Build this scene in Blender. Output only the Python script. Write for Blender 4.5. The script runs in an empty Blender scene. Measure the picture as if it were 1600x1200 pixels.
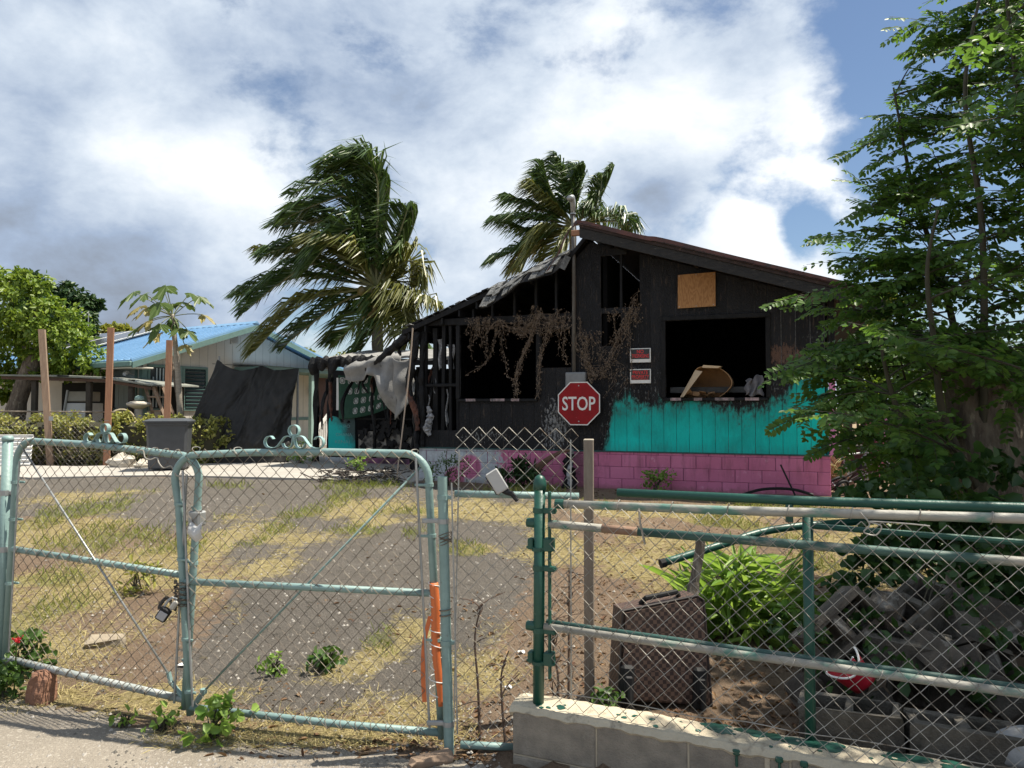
import bpy, math, random
import numpy as np
from mathutils import Vector, Matrix, noise as mnoise
random.seed(7); RNG = np.random.default_rng(11)
SC = bpy.context.scene
COL = SC.collection
R = math.radians

# ------------------------------------------------------------------ camera
cd = bpy.data.cameras.new('camera'); cam = bpy.data.objects.new('camera', cd); COL.objects.link(cam)
cd.sensor_width = 36.0; cd.lens = 36.0 * 1150 / 1600; cd.clip_end = 3000; cd.clip_start = .05
cam.location = (0, 0, 1.6); cam.rotation_euler = (R(90) + math.atan(37 / 1150), 0, 0)
SC.camera = cam
SC.render.resolution_x = 1024; SC.render.resolution_y = 768
SC.view_settings.view_transform = 'Standard'; SC.view_settings.look = 'None'
SC.view_settings.gamma = 1; SC.view_settings.use_curve_mapping = False
SC.view_settings.exposure = 0.90

# ------------------------------------------------------------------ sun and sky
SUN = Vector((.398, .081, .914)).normalized()
ld = bpy.data.lights.new('sun', 'SUN'); ld.energy = 5.0; ld.angle = R(.53); ld.color = (1, .93, .80)
lo = bpy.data.objects.new('sun', ld); COL.objects.link(lo)
lo.rotation_euler = SUN.to_track_quat('Z', 'Y').to_euler(); lo.location = (20, 5, 40)
W = bpy.data.worlds.new('World'); SC.world = W; W.use_nodes = True
wt = W.node_tree; wt.nodes.clear()

class NT:
    """small helper round a node tree"""
    def __init__(s, t): s.t = t
    def n(s, typ, **kw):
        nd = s.t.nodes.new(typ)
        for k, v in kw.items(): setattr(nd, k, v)
        return nd
    def link(s, a, b): s.t.links.new(a, b)
    def put(s, sock, v):
        if isinstance(v, bpy.types.NodeSocket): s.t.links.new(v, sock)
        else: sock.default_value = v
    def math(s, op, a, b=0.0, c=None, clamp=False):
        nd = s.n('ShaderNodeMath', operation=op, use_clamp=clamp)
        s.put(nd.inputs[0], a); s.put(nd.inputs[1], b)
        if c is not None: s.put(nd.inputs[2], c)
        return nd.outputs[0]
    def vmath(s, op, a, b):
        nd = s.n('ShaderNodeVectorMath', operation=op)
        s.put(nd.inputs[0], a); s.put(nd.inputs[1], b)
        return nd.outputs['Value'] if op == 'DOT_PRODUCT' else nd.outputs[0]
    def noise(s, vec, scale, detail=4, rough=.55, dist=0.0):
        nd = s.n('ShaderNodeTexNoise'); s.put(nd.inputs['Vector'], vec)
        nd.inputs['Scale'].default_value = scale; nd.inputs['Detail'].default_value = detail
        nd.inputs['Roughness'].default_value = rough; nd.inputs['Distortion'].default_value = dist
        return nd.outputs['Fac']
    def map(s, v, a, b, c=0.0, d=1.0, smooth=False):
        nd = s.n('ShaderNodeMapRange'); nd.clamp = True
        if smooth: nd.interpolation_type = 'SMOOTHSTEP'
        s.put(nd.inputs[0], v)
        for i, q in enumerate((a, b, c, d)): s.put(nd.inputs[i + 1], q)
        return nd.outputs[0]
    def mix(s, f, a, b):
        nd = s.n('ShaderNodeMix', data_type='RGBA')
        s.put(nd.inputs['Factor'], f)
        s.put(nd.inputs['A'], a if isinstance(a, bpy.types.NodeSocket) else (*a[:3], 1))
        s.put(nd.inputs['B'], b if isinstance(b, bpy.types.NodeSocket) else (*b[:3], 1))
        return nd.outputs['Result']

w = NT(wt)
def pixdir(px, py):
    p = math.atan(37 / 1150); u = (px - 800) / 1150; v = (600 - py) / 1150
    return Vector((u, math.cos(p) - v * math.sin(p), math.sin(p) + v * math.cos(p))).normalized()
tc = w.n('ShaderNodeTexCoord'); D = tc.outputs['Generated']
P2 = w.vmath('MULTIPLY', D, (2.3, 2.3, 3.7))
nz1 = w.noise(P2, 1.5, 10, .58, .15)
P3 = w.vmath('ADD', P2, (3.7, 1.9, 0))
nz2 = w.noise(P3, 1.7, 10, .58, .2)
nz3 = w.noise(w.vmath('ADD', P2, (9.1, 5.3, 0)), 4.5, 10, .62, .15)
# cloud banks and gaps of this sky: direction, angular radius, cover, brightness
BANKS = [(1480, 150, .26, -.26, 0), (1390, 250, .17, -.20, 0), (1250, 385, .10, .30, .10), (1310, 40, .12, .10, .06), (1300, 190, .07, .10, .05), (470, 150, .16, -.03, .0), (660, 60, .14, -.03, .0), (1215, 345, .06, -.30, 0), (1285, 425, .08, -.36, 0), (1480, 60, .10, -.15, 0), (1640, 300, .2, -.12, 0),
         (1250, 370, .10, .30, .22), (1150, 395, .06, .25, .15), (820, 300, .15, .2, .14), (1140, 200, .13, .16, .08),
         (1040, 90, .15, .1, .10), (650, 30, .10, -.10, .0), (500, 140, .14, -.06, -.02), (290, 320, .13, .1, .20), (90, 190, .12, .15, .16),
         (50, 350, .16, .2, -.20), (230, 110, .12, .15, -.12), (350, 450, .12, .1, -.10), (1010, 270, .06, .1, -.10),
         (560, 80, .12, .1, -.05), (500, 525, .07, -.30, 0), (160, 500, .10, .1, -.08), (1560, 620, .16, -.3, .1), (760, 110, .12, .05, -.06)]
cov = None; bri = None
for px, py, rad, cc, bb in BANKS:
    d = w.vmath('DOT_PRODUCT', D, tuple(pixdir(px, py)))
    g = w.map(d, math.cos(rad * 1.25), math.cos(rad * .15), 0, 1, True)
    cov = w.math('MULTIPLY_ADD', g, cc, cov if cov is not None else 0.0)
    bri = w.math('MULTIPLY_ADD', g, bb, bri if bri is not None else 0.0)
cv = w.math('ADD', w.math('MULTIPLY_ADD', nz1, 1.25, -0.06), cov)
cv = w.math('MULTIPLY_ADD', w.math('SUBTRACT', nz3, .5), .55, cv)
cmask = w.map(cv, .34, .62, 0, 1, True)
bv = w.math('ADD', w.math('MULTIPLY_ADD', w.math('SUBTRACT', nz2, .5), 1.15, .60), bri)
bv = w.math('MULTIPLY_ADD', w.math('SUBTRACT', nz3, .5), .5, bv)
ramp = w.n('ShaderNodeValToRGB'); w.put(ramp.inputs[0], bv)
cr = ramp.color_ramp; cr.elements[0].position = .12; cr.elements[0].color = (.21, .235, .275, 1)
cr.elements[1].position = .95; cr.elements[1].color = (.86, .89, .91, 1)
e = cr.elements.new(.38); e.color = (.31, .385, .51, 1)
e = cr.elements.new(.62); e.color = (.53, .60, .69, 1)
sky = w.n('ShaderNodeTexSky', sky_type='NISHITA'); sky.sun_disc = False
sky.sun_elevation = R(66); sky.sun_rotation = R(78.5); sky.air_density = 1.0; sky.dust_density = .4; sky.ozone_density = 2.5
b1 = w.n('ShaderNodeBackground'); w.link(sky.outputs[0], b1.inputs[0]); b1.inputs[1].default_value = .062
b2 = w.n('ShaderNodeBackground'); w.link(ramp.outputs[0], b2.inputs[0]); b2.inputs[1].default_value = .70
ms = w.n('ShaderNodeMixShader'); w.put(ms.inputs[0], cmask); w.link(b1.outputs[0], ms.inputs[1]); w.link(b2.outputs[0], ms.inputs[2])
wo = w.n('ShaderNodeOutputWorld'); w.link(ms.outputs[0], wo.inputs[0])

# ------------------------------------------------------------------ object helpers
def tag(o, label=None, cat=None, group=None, kind=None):
    if label: o['label'] = label
    if cat: o['category'] = cat
    if group: o['group'] = group
    if kind: o['kind'] = kind
    return o
def thing(name, label, cat, loc=(0, 0, 0), rz=0.0, group=None, kind=None):
    o = bpy.data.objects.new(name, None); COL.objects.link(o)
    o.location = loc; o.rotation_euler = (0, 0, rz); o.empty_display_size = .2
    return tag(o, label, cat, group, kind)

class MB:
    """collects shapes for one mesh"""
    def __init__(s): s.v = []; s.f = []
    def add(s, vs, fs):
        o = len(s.v); s.v += [tuple(q) for q in vs]; s.f += [tuple(i + o for i in f) for f in fs]; return s
    def box(s, x0, y0, z0, x1, y1, z1, M=None):
        vs = [(x0, y0, z0), (x1, y0, z0), (x1, y1, z0), (x0, y1, z0), (x0, y0, z1), (x1, y0, z1), (x1, y1, z1), (x0, y1, z1)]
        if M is not None: vs = [tuple(M @ Vector(q)) for q in vs]
        return s.add(vs, [(3, 2, 1, 0), (4, 5, 6, 7), (0, 1, 5, 4), (1, 2, 6, 5), (2, 3, 7, 6), (3, 0, 4, 7)])
    def bbox(s, x0, y0, z0, x1, y1, z1, b=.004, M=None):
        """box with chamfered edges"""
        b = min(b, (x1 - x0) * .45, (y1 - y0) * .45, (z1 - z0) * .45)
        X = (x0, x1); Y = (y0, y1); Z = (z0, z1); vs = []; ix = {}
        for i in (0, 1):
            for j in (0, 1):
                for k in (0, 1):
                    sx, sy, sz = (1 - 2 * i) * b, (1 - 2 * j) * b, (1 - 2 * k) * b
                    for a, q in enumerate(((X[i], Y[j] + sy, Z[k] + sz), (X[i] + sx, Y[j], Z[k] + sz), (X[i] + sx, Y[j] + sy, Z[k]))):
                        ix[i, j, k, a] = len(vs); vs.append(q)
        fs = []
        for i in (0, 1):
            q = [ix[i, 0, 0, 0], ix[i, 0, 1, 0], ix[i, 1, 1, 0], ix[i, 1, 0, 0]]; fs.append(q if i == 0 else q[::-1])
            q = [ix[0, i, 0, 1], ix[1, i, 0, 1], ix[1, i, 1, 1], ix[0, i, 1, 1]]; fs.append(q if i == 0 else q[::-1])
            q = [ix[0, 0, i, 2], ix[0, 1, i, 2], ix[1, 1, i, 2], ix[1, 0, i, 2]]; fs.append(q if i == 0 else q[::-1])
            for j in (0, 1):
                q = [ix[i, j, 0, 0], ix[i, j, 0, 1], ix[i, j, 1, 1], ix[i, j, 1, 0]]; fs.append(q if i == j else q[::-1])
                q = [ix[i, 0, j, 0], ix[i, 1, j, 0], ix[i, 1, j, 2], ix[i, 0, j, 2]]; fs.append(q if i == j else q[::-1])
                q = [ix[0, i, j, 1], ix[0, i, j, 2], ix[1, i, j, 2], ix[1, i, j, 1]]; fs.append(q if i == j else q[::-1])
                for k in (0, 1):
                    q = [ix[i, j, k, 0], ix[i, j, k, 1], ix[i, j, k, 2]]; fs.append(q[::-1] if (i + j + k) % 2 == 0 else q)
        if M is not None: vs = [tuple(M @ Vector(q)) for q in vs]
        return s.add(vs, fs)
    def tube(s, pts, r, n=8, cap=True, closed=False):
        pts = [Vector(q) for q in pts]; m = len(pts)
        if m < 2: return s
        rr = r if isinstance(r, (list, tuple)) else [r] * m
        up = None; vs = []; fs = []
        for i, q in enumerate(pts):
            a = pts[i - 1] if (i > 0 or closed) else pts[i]; b = pts[(i + 1) % m] if (i < m - 1 or closed) else pts[i]
            t = (b - a)
            if t.length < 1e-9: t = Vector((0, 0, 1))
            t.normalize()
            if up is None:
                up = Vector((0, 0, 1)) if abs(t.z) < .9 else Vector((0, 1, 0))
            x = up - t * up.dot(t)
            if x.length < 1e-6: x = t.orthogonal()
            x.normalize(); y = t.cross(x); up = x
            for k in range(n):
                an = 2 * math.pi * k / n
                vs.append(q + (x * math.cos(an) + y * math.sin(an)) * rr[i])
        M = m if closed else m - 1
        for i in range(M):
            j = (i + 1) % m
            for k in range(n):
                l = (k + 1) % n
                fs.append((i * n + k, i * n + l, j * n + l, j * n + k))
        if cap and not closed:
            fs.append(tuple(range(n))[::-1]); fs.append(tuple((m - 1) * n + k for k in range(n)))
        return s.add(vs, fs)
    def ribbon(s, pts, wv, th=.003):
        """flat bar: a path with half width vector wv, thickness th"""
        pts = [Vector(q) for q in pts]; wv = Vector(wv); vs = []; fs = []; m = len(pts)
        for i, q in enumerate(pts):
            t = (pts[min(i + 1, m - 1)] - pts[max(i - 1, 0)]).normalized()
            nn = t.cross(wv).normalized() * th * .5
            vs += [q - wv - nn, q + wv - nn, q + wv + nn, q - wv + nn]
        for i in range(m - 1):
            for k in range(4):
                l = (k + 1) % 4
                fs.append((i * 4 + k, i * 4 + l, i * 4 + 4 + l, i * 4 + 4 + k))
        fs += [(3, 2, 1, 0), tuple((m - 1) * 4 + k for k in range(4))]
        return s.add(vs, fs)
    def lathe(s, prof, n=16, c=(0, 0, 0), M=None):
        vs = []; fs = []; m = len(prof)
        for r_, z_ in prof:
            for k in range(n):
                a = 2 * math.pi * k / n
                q = Vector((c[0] + r_ * math.cos(a), c[1] + r_ * math.sin(a), c[2] + z_))
                vs.append(M @ q if M is not None else q)
        for i in range(m - 1):
            for k in range(n):
                l = (k + 1) % n
                fs.append((i * n + k, i * n + l, (i + 1) * n + l, (i + 1) * n + k))
        fs.append(tuple(range(n))[::-1]); fs.append(tuple((m - 1) * n + k for k in range(n)))
        return s.add(vs, fs)
    def prism(s, poly, fn0, fn1):
        """polygon (list of 2d points) extruded between two maps to 3d"""
        n = len(poly); vs = [fn0(*q) for q in poly] + [fn1(*q) for q in poly]
        fs = [tuple(range(n)), tuple(range(2 * n - 1, n - 1, -1))]
        for i in range(n):
            j = (i + 1) % n; fs.append((i, i + n, j + n, j))
        return s.add(vs, fs)
    def sheet(s, fn, nu, nv, th=0.0):
        """grid fn(u,v)->point; thickness th makes it a closed slab along normals"""
        P = [[Vector(fn(i / nu, j / nv)) for j in range(nv + 1)] for i in range(nu + 1)]
        id0 = lambda i, j: i * (nv + 1) + j
        vs = [P[i][j] for i in range(nu + 1) for j in range(nv + 1)]
        fs = [(id0(i, j), id0(i + 1, j), id0(i + 1, j + 1), id0(i, j + 1)) for i in range(nu) for j in range(nv)]
        if th:
            m = len(vs); nv_ = []
            for i in range(nu + 1):
                for j in range(nv + 1):
                    a = P[min(i + 1, nu)][j] - P[max(i - 1, 0)][j]; b = P[i][min(j + 1, nv)] - P[i][max(j - 1, 0)]
                    nn = a.cross(b); nn = nn.normalized() if nn.length > 1e-9 else Vector((0, 0, 1))
                    nv_.append(P[i][j] - nn * th)
            vs += nv_
            fs += [tuple(m + q for q in f[::-1]) for f in list(fs)]
            rim = [id0(i, 0) for i in range(nu + 1)] + [id0(nu, j) for j in range(1, nv + 1)] + [id0(i, nv) for i in range(nu - 1, -1, -1)] + [id0(0, j) for j in range(nv - 1, 0, -1)]
            for a in range(len(rim)):
                b = rim[(a + 1) % len(rim)]; fs.append((rim[a], rim[a] + m, b + m, b))
        return s.add(vs, fs)
    def build(s, name, mat, parent=None, smooth=False, kind=None, label=None, loc=None):
        me = bpy.data.meshes.new(name); me.from_pydata(s.v, [], s.f)
        return finish(me, name, mat, parent, smooth, kind, label, loc)

def finish(me, name, mat, parent=None, smooth=False, kind=None, label=None, loc=None):
    if mat is not None: me.materials.append(mat)
    if smooth: me.polygons.foreach_set('use_smooth', [True] * len(me.polygons))
    o = bpy.data.objects.new(name, me); COL.objects.link(o)
    if parent is not None: o.parent = parent
    if loc is not None: o.location = loc
    if kind: o['kind'] = kind
    if label: o['label'] = label
    return o
def np_mesh(name, V, F, mat, parent=None, smooth=False, kind=None):
    """numpy verts (n,3) and quads (m,4)"""
    me = bpy.data.meshes.new(name); V = np.asarray(V, dtype=np.float32); F = np.asarray(F, dtype=np.int32)
    me.vertices.add(len(V)); me.vertices.foreach_set('co', V.ravel())
    k = F.shape[1]; me.loops.add(F.size); me.loops.foreach_set('vertex_index', F.ravel())
    me.polygons.add(len(F)); me.polygons.foreach_set('loop_start', np.arange(0, F.size, k, dtype=np.int32))
    me.update(calc_edges=True); me.validate()
    return finish(me, name, mat, parent, smooth, kind)
def dup(o, parent=None, loc=None, rot=None):
    c = o.copy(); COL.objects.link(c)
    if parent is not None: c.parent = parent
    if loc is not None: c.location = loc
    if rot is not None: c.rotation_euler = rot
    for ch in list(o.children): dup(ch, c)
    return c
def norm(a): return a / (np.linalg.norm(a, axis=1, keepdims=True) + 1e-9)
def leaf_mesh(pos, dirs, nrm, L, Wd, fold=.18, curl=.15):
    """many folded leaves: pos (n,3) stalk end, dirs along the leaf, nrm its face, L and Wd lengths"""
    n = len(pos); d = norm(dirs); sd = norm(np.cross(d, nrm)); nn = np.cross(sd, d)
    L = np.broadcast_to(np.asarray(L, float).reshape(-1, 1), (n, 1)); Wd = np.broadcast_to(np.asarray(Wd, float).reshape(-1, 1), (n, 1))
    def pt(a, b, c): return pos + d * L * a + sd * Wd * b + nn * (Wd * c)
    V = np.stack([pt(0, 0, 0), pt(.3, .48, fold), pt(.72, .40, fold - curl), pt(1, 0, -curl * 2), pt(.72, -.40, fold - curl), pt(.3, -.48, fold)], 1).reshape(-1, 3)
    b = (np.arange(n) * 6)[:, None]
    F = np.concatenate([b + np.array([[0, 1, 2, 3]]), b + np.array([[0, 3, 4, 5]])], 1).reshape(-1, 4)
    return V, F
def smst(a, b, x): t = max(0.0, min(1.0, (x - a) / (b - a))); return t * t * (3 - 2 * t)
def rnd(a, b): return random.uniform(a, b)
def bez(p0, p1, p2, n):
    p0, p1, p2 = Vector(p0), Vector(p1), Vector(p2)
    return [p0 * (1 - t) ** 2 + p1 * 2 * t * (1 - t) + p2 * t * t for t in [i / n for i in range(n + 1)]]
def catmull(pts, n=6):
    pts = [Vector(q) for q in pts]; o = []
    for i in range(len(pts) - 1):
        a = pts[max(i - 1, 0)]; b = pts[i]; c = pts[i + 1]; d = pts[min(i + 2, len(pts) - 1)]
        for k in range(n):
            t = k / n
            o.append(.5 * ((2 * b) + (c - a) * t + (2 * a - 5 * b + 4 * c - d) * t * t + (3 * b - a - 3 * c + d) * t ** 3))
    o.append(pts[-1]); return o

# ------------------------------------------------------------------ materials
def mat(name, c1, c2=None, scale=6.0, rough=.7, bump=0.0, bscale=None, metal=0.0, c3=None, th=.62, soft=.05, s3=None, stretch=(1, 1, 1), spec=.5, detail=6, amt=(.35, .65)):
    """paint or stone: c1-c2 by noise, c3 where a second noise is above th; optional bump"""
    m = bpy.data.materials.new(name); m.use_nodes = True; t = NT(m.node_tree); t.t.nodes.clear()
    out = t.n('ShaderNodeOutputMaterial'); bs = t.n('ShaderNodeBsdfPrincipled'); t.link(bs.outputs[0], out.inputs[0])
    tc = t.n('ShaderNodeTexCoord'); V = tc.outputs['Object']
    if stretch != (1, 1, 1): V = t.vmath('MULTIPLY', V, stretch)
    if c2 is None: c2 = tuple(q * .8 for q in c1)
    nz = t.noise(V, scale, detail, .6)
    col = t.mix(t.map(nz, amt[0], amt[1]), c1, c2)
    if c3 is not None:
        n3 = t.noise(t.vmath('ADD', V, (5.2, 1.3, 2.7)), s3 or scale * 1.7, 8, .65)
        col = t.mix(t.map(n3, th - soft, th + soft), col, c3)
    col = t.mix(t.map(t.n('ShaderNodeObjectInfo').outputs['Random'], 0, 1, 0, .25), col, c2)
    t.link(col, bs.inputs['Base Color'])
    bs.inputs['Roughness'].default_value = rough; bs.inputs['Metallic'].default_value = metal
    bs.inputs['Specular IOR Level'].default_value = spec
    if bump:
        bp = t.n('ShaderNodeBump'); bp.inputs['Strength'].default_value = bump; bp.inputs['Distance'].default_value = .02
        t.link(t.noise(V, bscale or scale * 4, 6, .6), bp.inputs['Height']); t.link(bp.outputs[0], bs.inputs['Normal'])
    return m
def leafmat(name, c1, c2, trans=.35, rough=.45, spec=.35):
    m = bpy.data.materials.new(name); m.use_nodes = True; t = NT(m.node_tree); t.t.nodes.clear()
    out = t.n('ShaderNodeOutputMaterial'); bs = t.n('ShaderNodeBsdfPrincipled'); tr = t.n('ShaderNodeBsdfTranslucent')
    ge = t.n('ShaderNodeNewGeometry'); tc = t.n('ShaderNodeTexCoord')
    f = t.math('ADD', t.math('MULTIPLY', ge.outputs['Random Per Island'], .65), t.math('MULTIPLY', t.noise(tc.outputs['Object'], 2.2, 3), .5))
    col = t.mix(t.map(f, .25, .85), c1, c2)
    t.link(col, bs.inputs['Base Color']); bs.inputs['Roughness'].default_value = rough; bs.inputs['Specular IOR Level'].default_value = spec
    t.link(t.mix(.35, col, (c2[0] * 1.3, c2[1] * 1.3, c2[2] * .5)), tr.inputs[0])
    mx = t.n('ShaderNodeMixShader'); mx.inputs[0].default_value = trans
    t.link(bs.outputs[0], mx.inputs[1]); t.link(tr.outputs[0], mx.inputs[2]); t.link(mx.outputs[0], out.inputs[0])
    return m

CHAR = (.0045, .0045, .005); CHAR2 = (.012, .012, .0135)
M_char = mat('charred_wood', CHAR, CHAR2, 14, .62, .7, 60, c3=(.06, .06, .062), th=.74, soft=.04, s3=22, stretch=(1, 1, .35), spec=.22)
M_soot = mat('soot', (.0025, .0025, .003), (.005, .005, .0055), 5, .95, .3, 20, spec=.1)
M_teal_paint = mat('pale_teal_pipe_paint', (.215, .315, .30), (.16, .245, .235), 9, .5, .15, 60, c3=(.10, .085, .065), th=.70, soft=.05, s3=26)
M_green_paint = mat('dark_green_pipe_paint', (.006, .052, .036), (.010, .072, .050), 7, .42, .12, 50, c3=(.30, .30, .27), th=.70, soft=.04, s3=20)
M_chipped = mat('chipped_green_pipe', (.33, .32, .28), (.24, .23, .20), 8, .6, .2, 40, c3=(.035, .17, .13), th=.55, soft=.06, s3=5, stretch=(1, 1, 2.5))
M_chipped_dark = mat('worn_green_pipe', (.040, .095, .080), (.025, .07, .06), 5, .55, .2, 40, c3=(.32, .30, .26), th=.60, soft=.06, s3=5, stretch=(.7, 1, 2))
M_wire = mat('galvanised_wire', (.42, .40, .36), (.22, .195, .16), 5, .55, metal=.35, c3=(.10, .065, .04), th=.60, s3=9)
M_wire_old = mat('rusty_wire', (.25, .215, .17), (.09, .068, .05), 4, .7, metal=.2, c3=(.34, .32, .28), th=.63, s3=6)
M_galv = mat('galvanised_steel', (.36, .37, .37), (.27, .28, .28), 9, .45, metal=.5)
M_rust = mat('rust', (.15, .06, .03), (.08, .035, .02), 20, .9, .3)
M_wood = mat('weathered_wood', (.33, .235, .165), (.23, .155, .105), 5, .8, .25, 30, stretch=(6, 6, .8))
M_wood_red = mat('reddish_wood', (.36, .19, .11), (.27, .13, .075), 5, .8, .25, 30, stretch=(6, 6, .8))
M_post = mat('grey_brown_post', (.25, .205, .165), (.17, .135, .105), 6, .75, .25, 30, stretch=(8, 8, 1))
M_black = mat('black_plastic', (.010, .010, .011), (.016, .016, .017), 8, .65, spec=.25)
M_dkgrey = mat('grey_plastic', (.045, .05, .057), (.06, .065, .072), 6, .45)
M_white = mat('white_paint', (.74, .74, .72), (.62, .62, .60), 5, .6)
M_pink = mat('pink_paint', (.56, .155, .34), (.49, .125, .29), 4, .7, .15, 50)
M_bark = mat('grey_bark', (.20, .165, .125), (.085, .065, .05), 7, .9, 1.0, 22, c3=(.30, .26, .20), th=.6, s3=9, stretch=(2.2, 2.2, .7))
M_bark_dark = mat('dark_bark', (.055, .045, .035), (.03, .026, .02), 9, .9, .6, 30)
M_cmu = mat('grey_concrete_block', (.30, .265, .215), (.17, .15, .125), 10, .92, .5, 120, c3=(.31, .28, .235), th=.62, s3=5)
M_rock = mat('pale_rock', (.52, .48, .41), (.40, .36, .30), 6, .9, .5, 30)
M_concrete = mat('pale_concrete', (.37, .345, .31), (.29, .27, .24), 1.6, .9, .25, 60, c3=(.27, .245, .22), th=.62, s3=1.3)
M_red = mat('red_plastic', (.42, .015, .03), (.35, .01, .025), 8, .35)

# ------------------------------------------------------------------ ground
def wall_y(x): return 3.36 - .4245 * x
def gz(x, y):
    z = .26 * smst(0, 1, (y - 3.5) / 8.5)
    if y > wall_y(x): z += .1 * smst(-.1, .4, x) * (1 - smst(5, 10, y))
    return z
DRY = [(-3.69, 6.69, 0.76, 1.32), (-5.2, 8.59, 0.67, 0.89), (-3.23, 7.94, 0.41, 1.22), (-2.66, 5.61, 0.29, 0.62), (-2.64, 8.25, 0.57, 0.58), (-2.12, 9.81, 0.51, 0.58), (-1.79, 10.32, 0.81, 0.67), (-1.5, 9.15, 0.56, 0.32), (-1.02, 9.81, 0.51, 0.48), (0.0, 9.81, 0.51, 0.73), (-0.33, 7.66, 0.2, 0.22), (-0.72, 5.25, 0.16, 0.27), (-0.87, 4.81, 0.13, 0.17), (-1.0, 4.48, 0.16, 0.2), (-0.51, 3.94, 0.41, 0.28), (-0.15, 4.38, 0.23, 0.6), (-0.76, 3.71, 0.65, 0.18), (-2.76, 4.93, 0.43, 0.61), (-2.61, 4.11, 0.25, 0.13), (-1.38, 3.57, 0.31, 0.1), (-1.0, 3.64, 0.25, 0.14), (1.8, 7.44, 0.52, 0.93), (3.27, 7.15, 0.5, 1.46), (1.1, 6.39, 0.33, 0.92), (4.02, 7.76, 0.67, 0.67), (1.36, 9.81, 0.68, 0.5), (-0.54, 10.32, 0.54, 0.56), (-1.83, 4.11, 0.29, 0.17), (-6.52, 10.92, 0.57, 0.8), (-2.21, 6.91, 0.3, 0.34), (2.6, 9.6, 1.2, .8), (4.6, 9.2, .8, .8), (3.3, 5.8, .8, .6), (.5, 7.6, .35, .8), (-4.6, 5.9, .6, .8), (-3.2, 4.4, .4, .35)]
GREEN = [(-4.27, 8.1, 0.63, 0.78), (-5.77, 9.81, 0.43, 0.98), (-2.63, 9.81, 0.26, 0.68), (-2.67, 8.59, 0.22, 0.42), (-2.75, 7.94, 0.21, 0.36), (-1.78, 8.59, 0.45, 0.18), (-1.11, 8.59, 0.19, 0.28), (-0.46, 7.6, 0.23, 0.22), (-2.54, 11.27, 0.39, 0.59), (-0.91, 5.05, 0.11, 0.19), (2.46, 8.89, 0.46, 0.34), (2.88, 7.76, 0.4, 0.27), (1.25, 10.32, 0.18, 0.33), (-4.9, 12.58, 0.33, 0.61), (-3.58, 5.61, 0.24, 0.46), (-2.62, 12.58, 0.66, 0.61), (-1.36, 9.81, 0.26, 0.29), (-4.04, 6.69, 0.35, 0.43), (0.0, 11.65, 0.61, 0.5), (2.97, 6.87, 0.24, 0.53), (3.6, 9.9, .9, .3), (-9.6, 17.9, 1.6, .5)]
ASPH = [(-6.79, 9.3), (-12, 12.6), (-9.33, 13.9), (-6.76, 14.2), (-2.9, 14.2), (0.4, 11.2), (0.35, 7.76), (0.1, 5.95), (-0.26, 4.38), (-0.56, 4.0), (-0.93, 3.8), (-1.76, 4.0), (-2.04, 4.48), (-2.2, 5.61), (-2.5, 6.69), (-3.5, 8.2), (-5.4, 9.5)]
def field(L, x, y):
    s = 0.0
    for a, b, p, q in L:
        s = max(s, math.exp(-.8 * (((x - a) / p) ** 2 + ((y - b) / q) ** 2)))
    return s + .75 * mnoise.fractal(Vector((x * 1.3, y * .9, 3.1)), 1.0, 2.0, 4) if s > .03 else s
def inpoly(x, y, poly):
    c = False; j = len(poly) - 1
    for i in range(len(poly)):
        xi, yi = poly[i]; xj, yj = poly[j]
        if (yi > y) != (yj > y) and x < (xj - xi) * (y - yi) / (yj - yi) + xi: c = not c
        j = i
    return c
def poly_dist(x, y, poly):
    d = 1e9
    for i in range(len(poly)):
        ax, ay = poly[i - 1]; bx, by = poly[i]
        dx, dy = bx - ax, by - ay; t = max(0, min(1, ((x - ax) * dx + (y - ay) * dy) / (dx * dx + dy * dy + 1e-9)))
        d = min(d, math.hypot(x - ax - t * dx, y - ay - t * dy))
    return d if inpoly(x, y, poly) else -d
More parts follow.
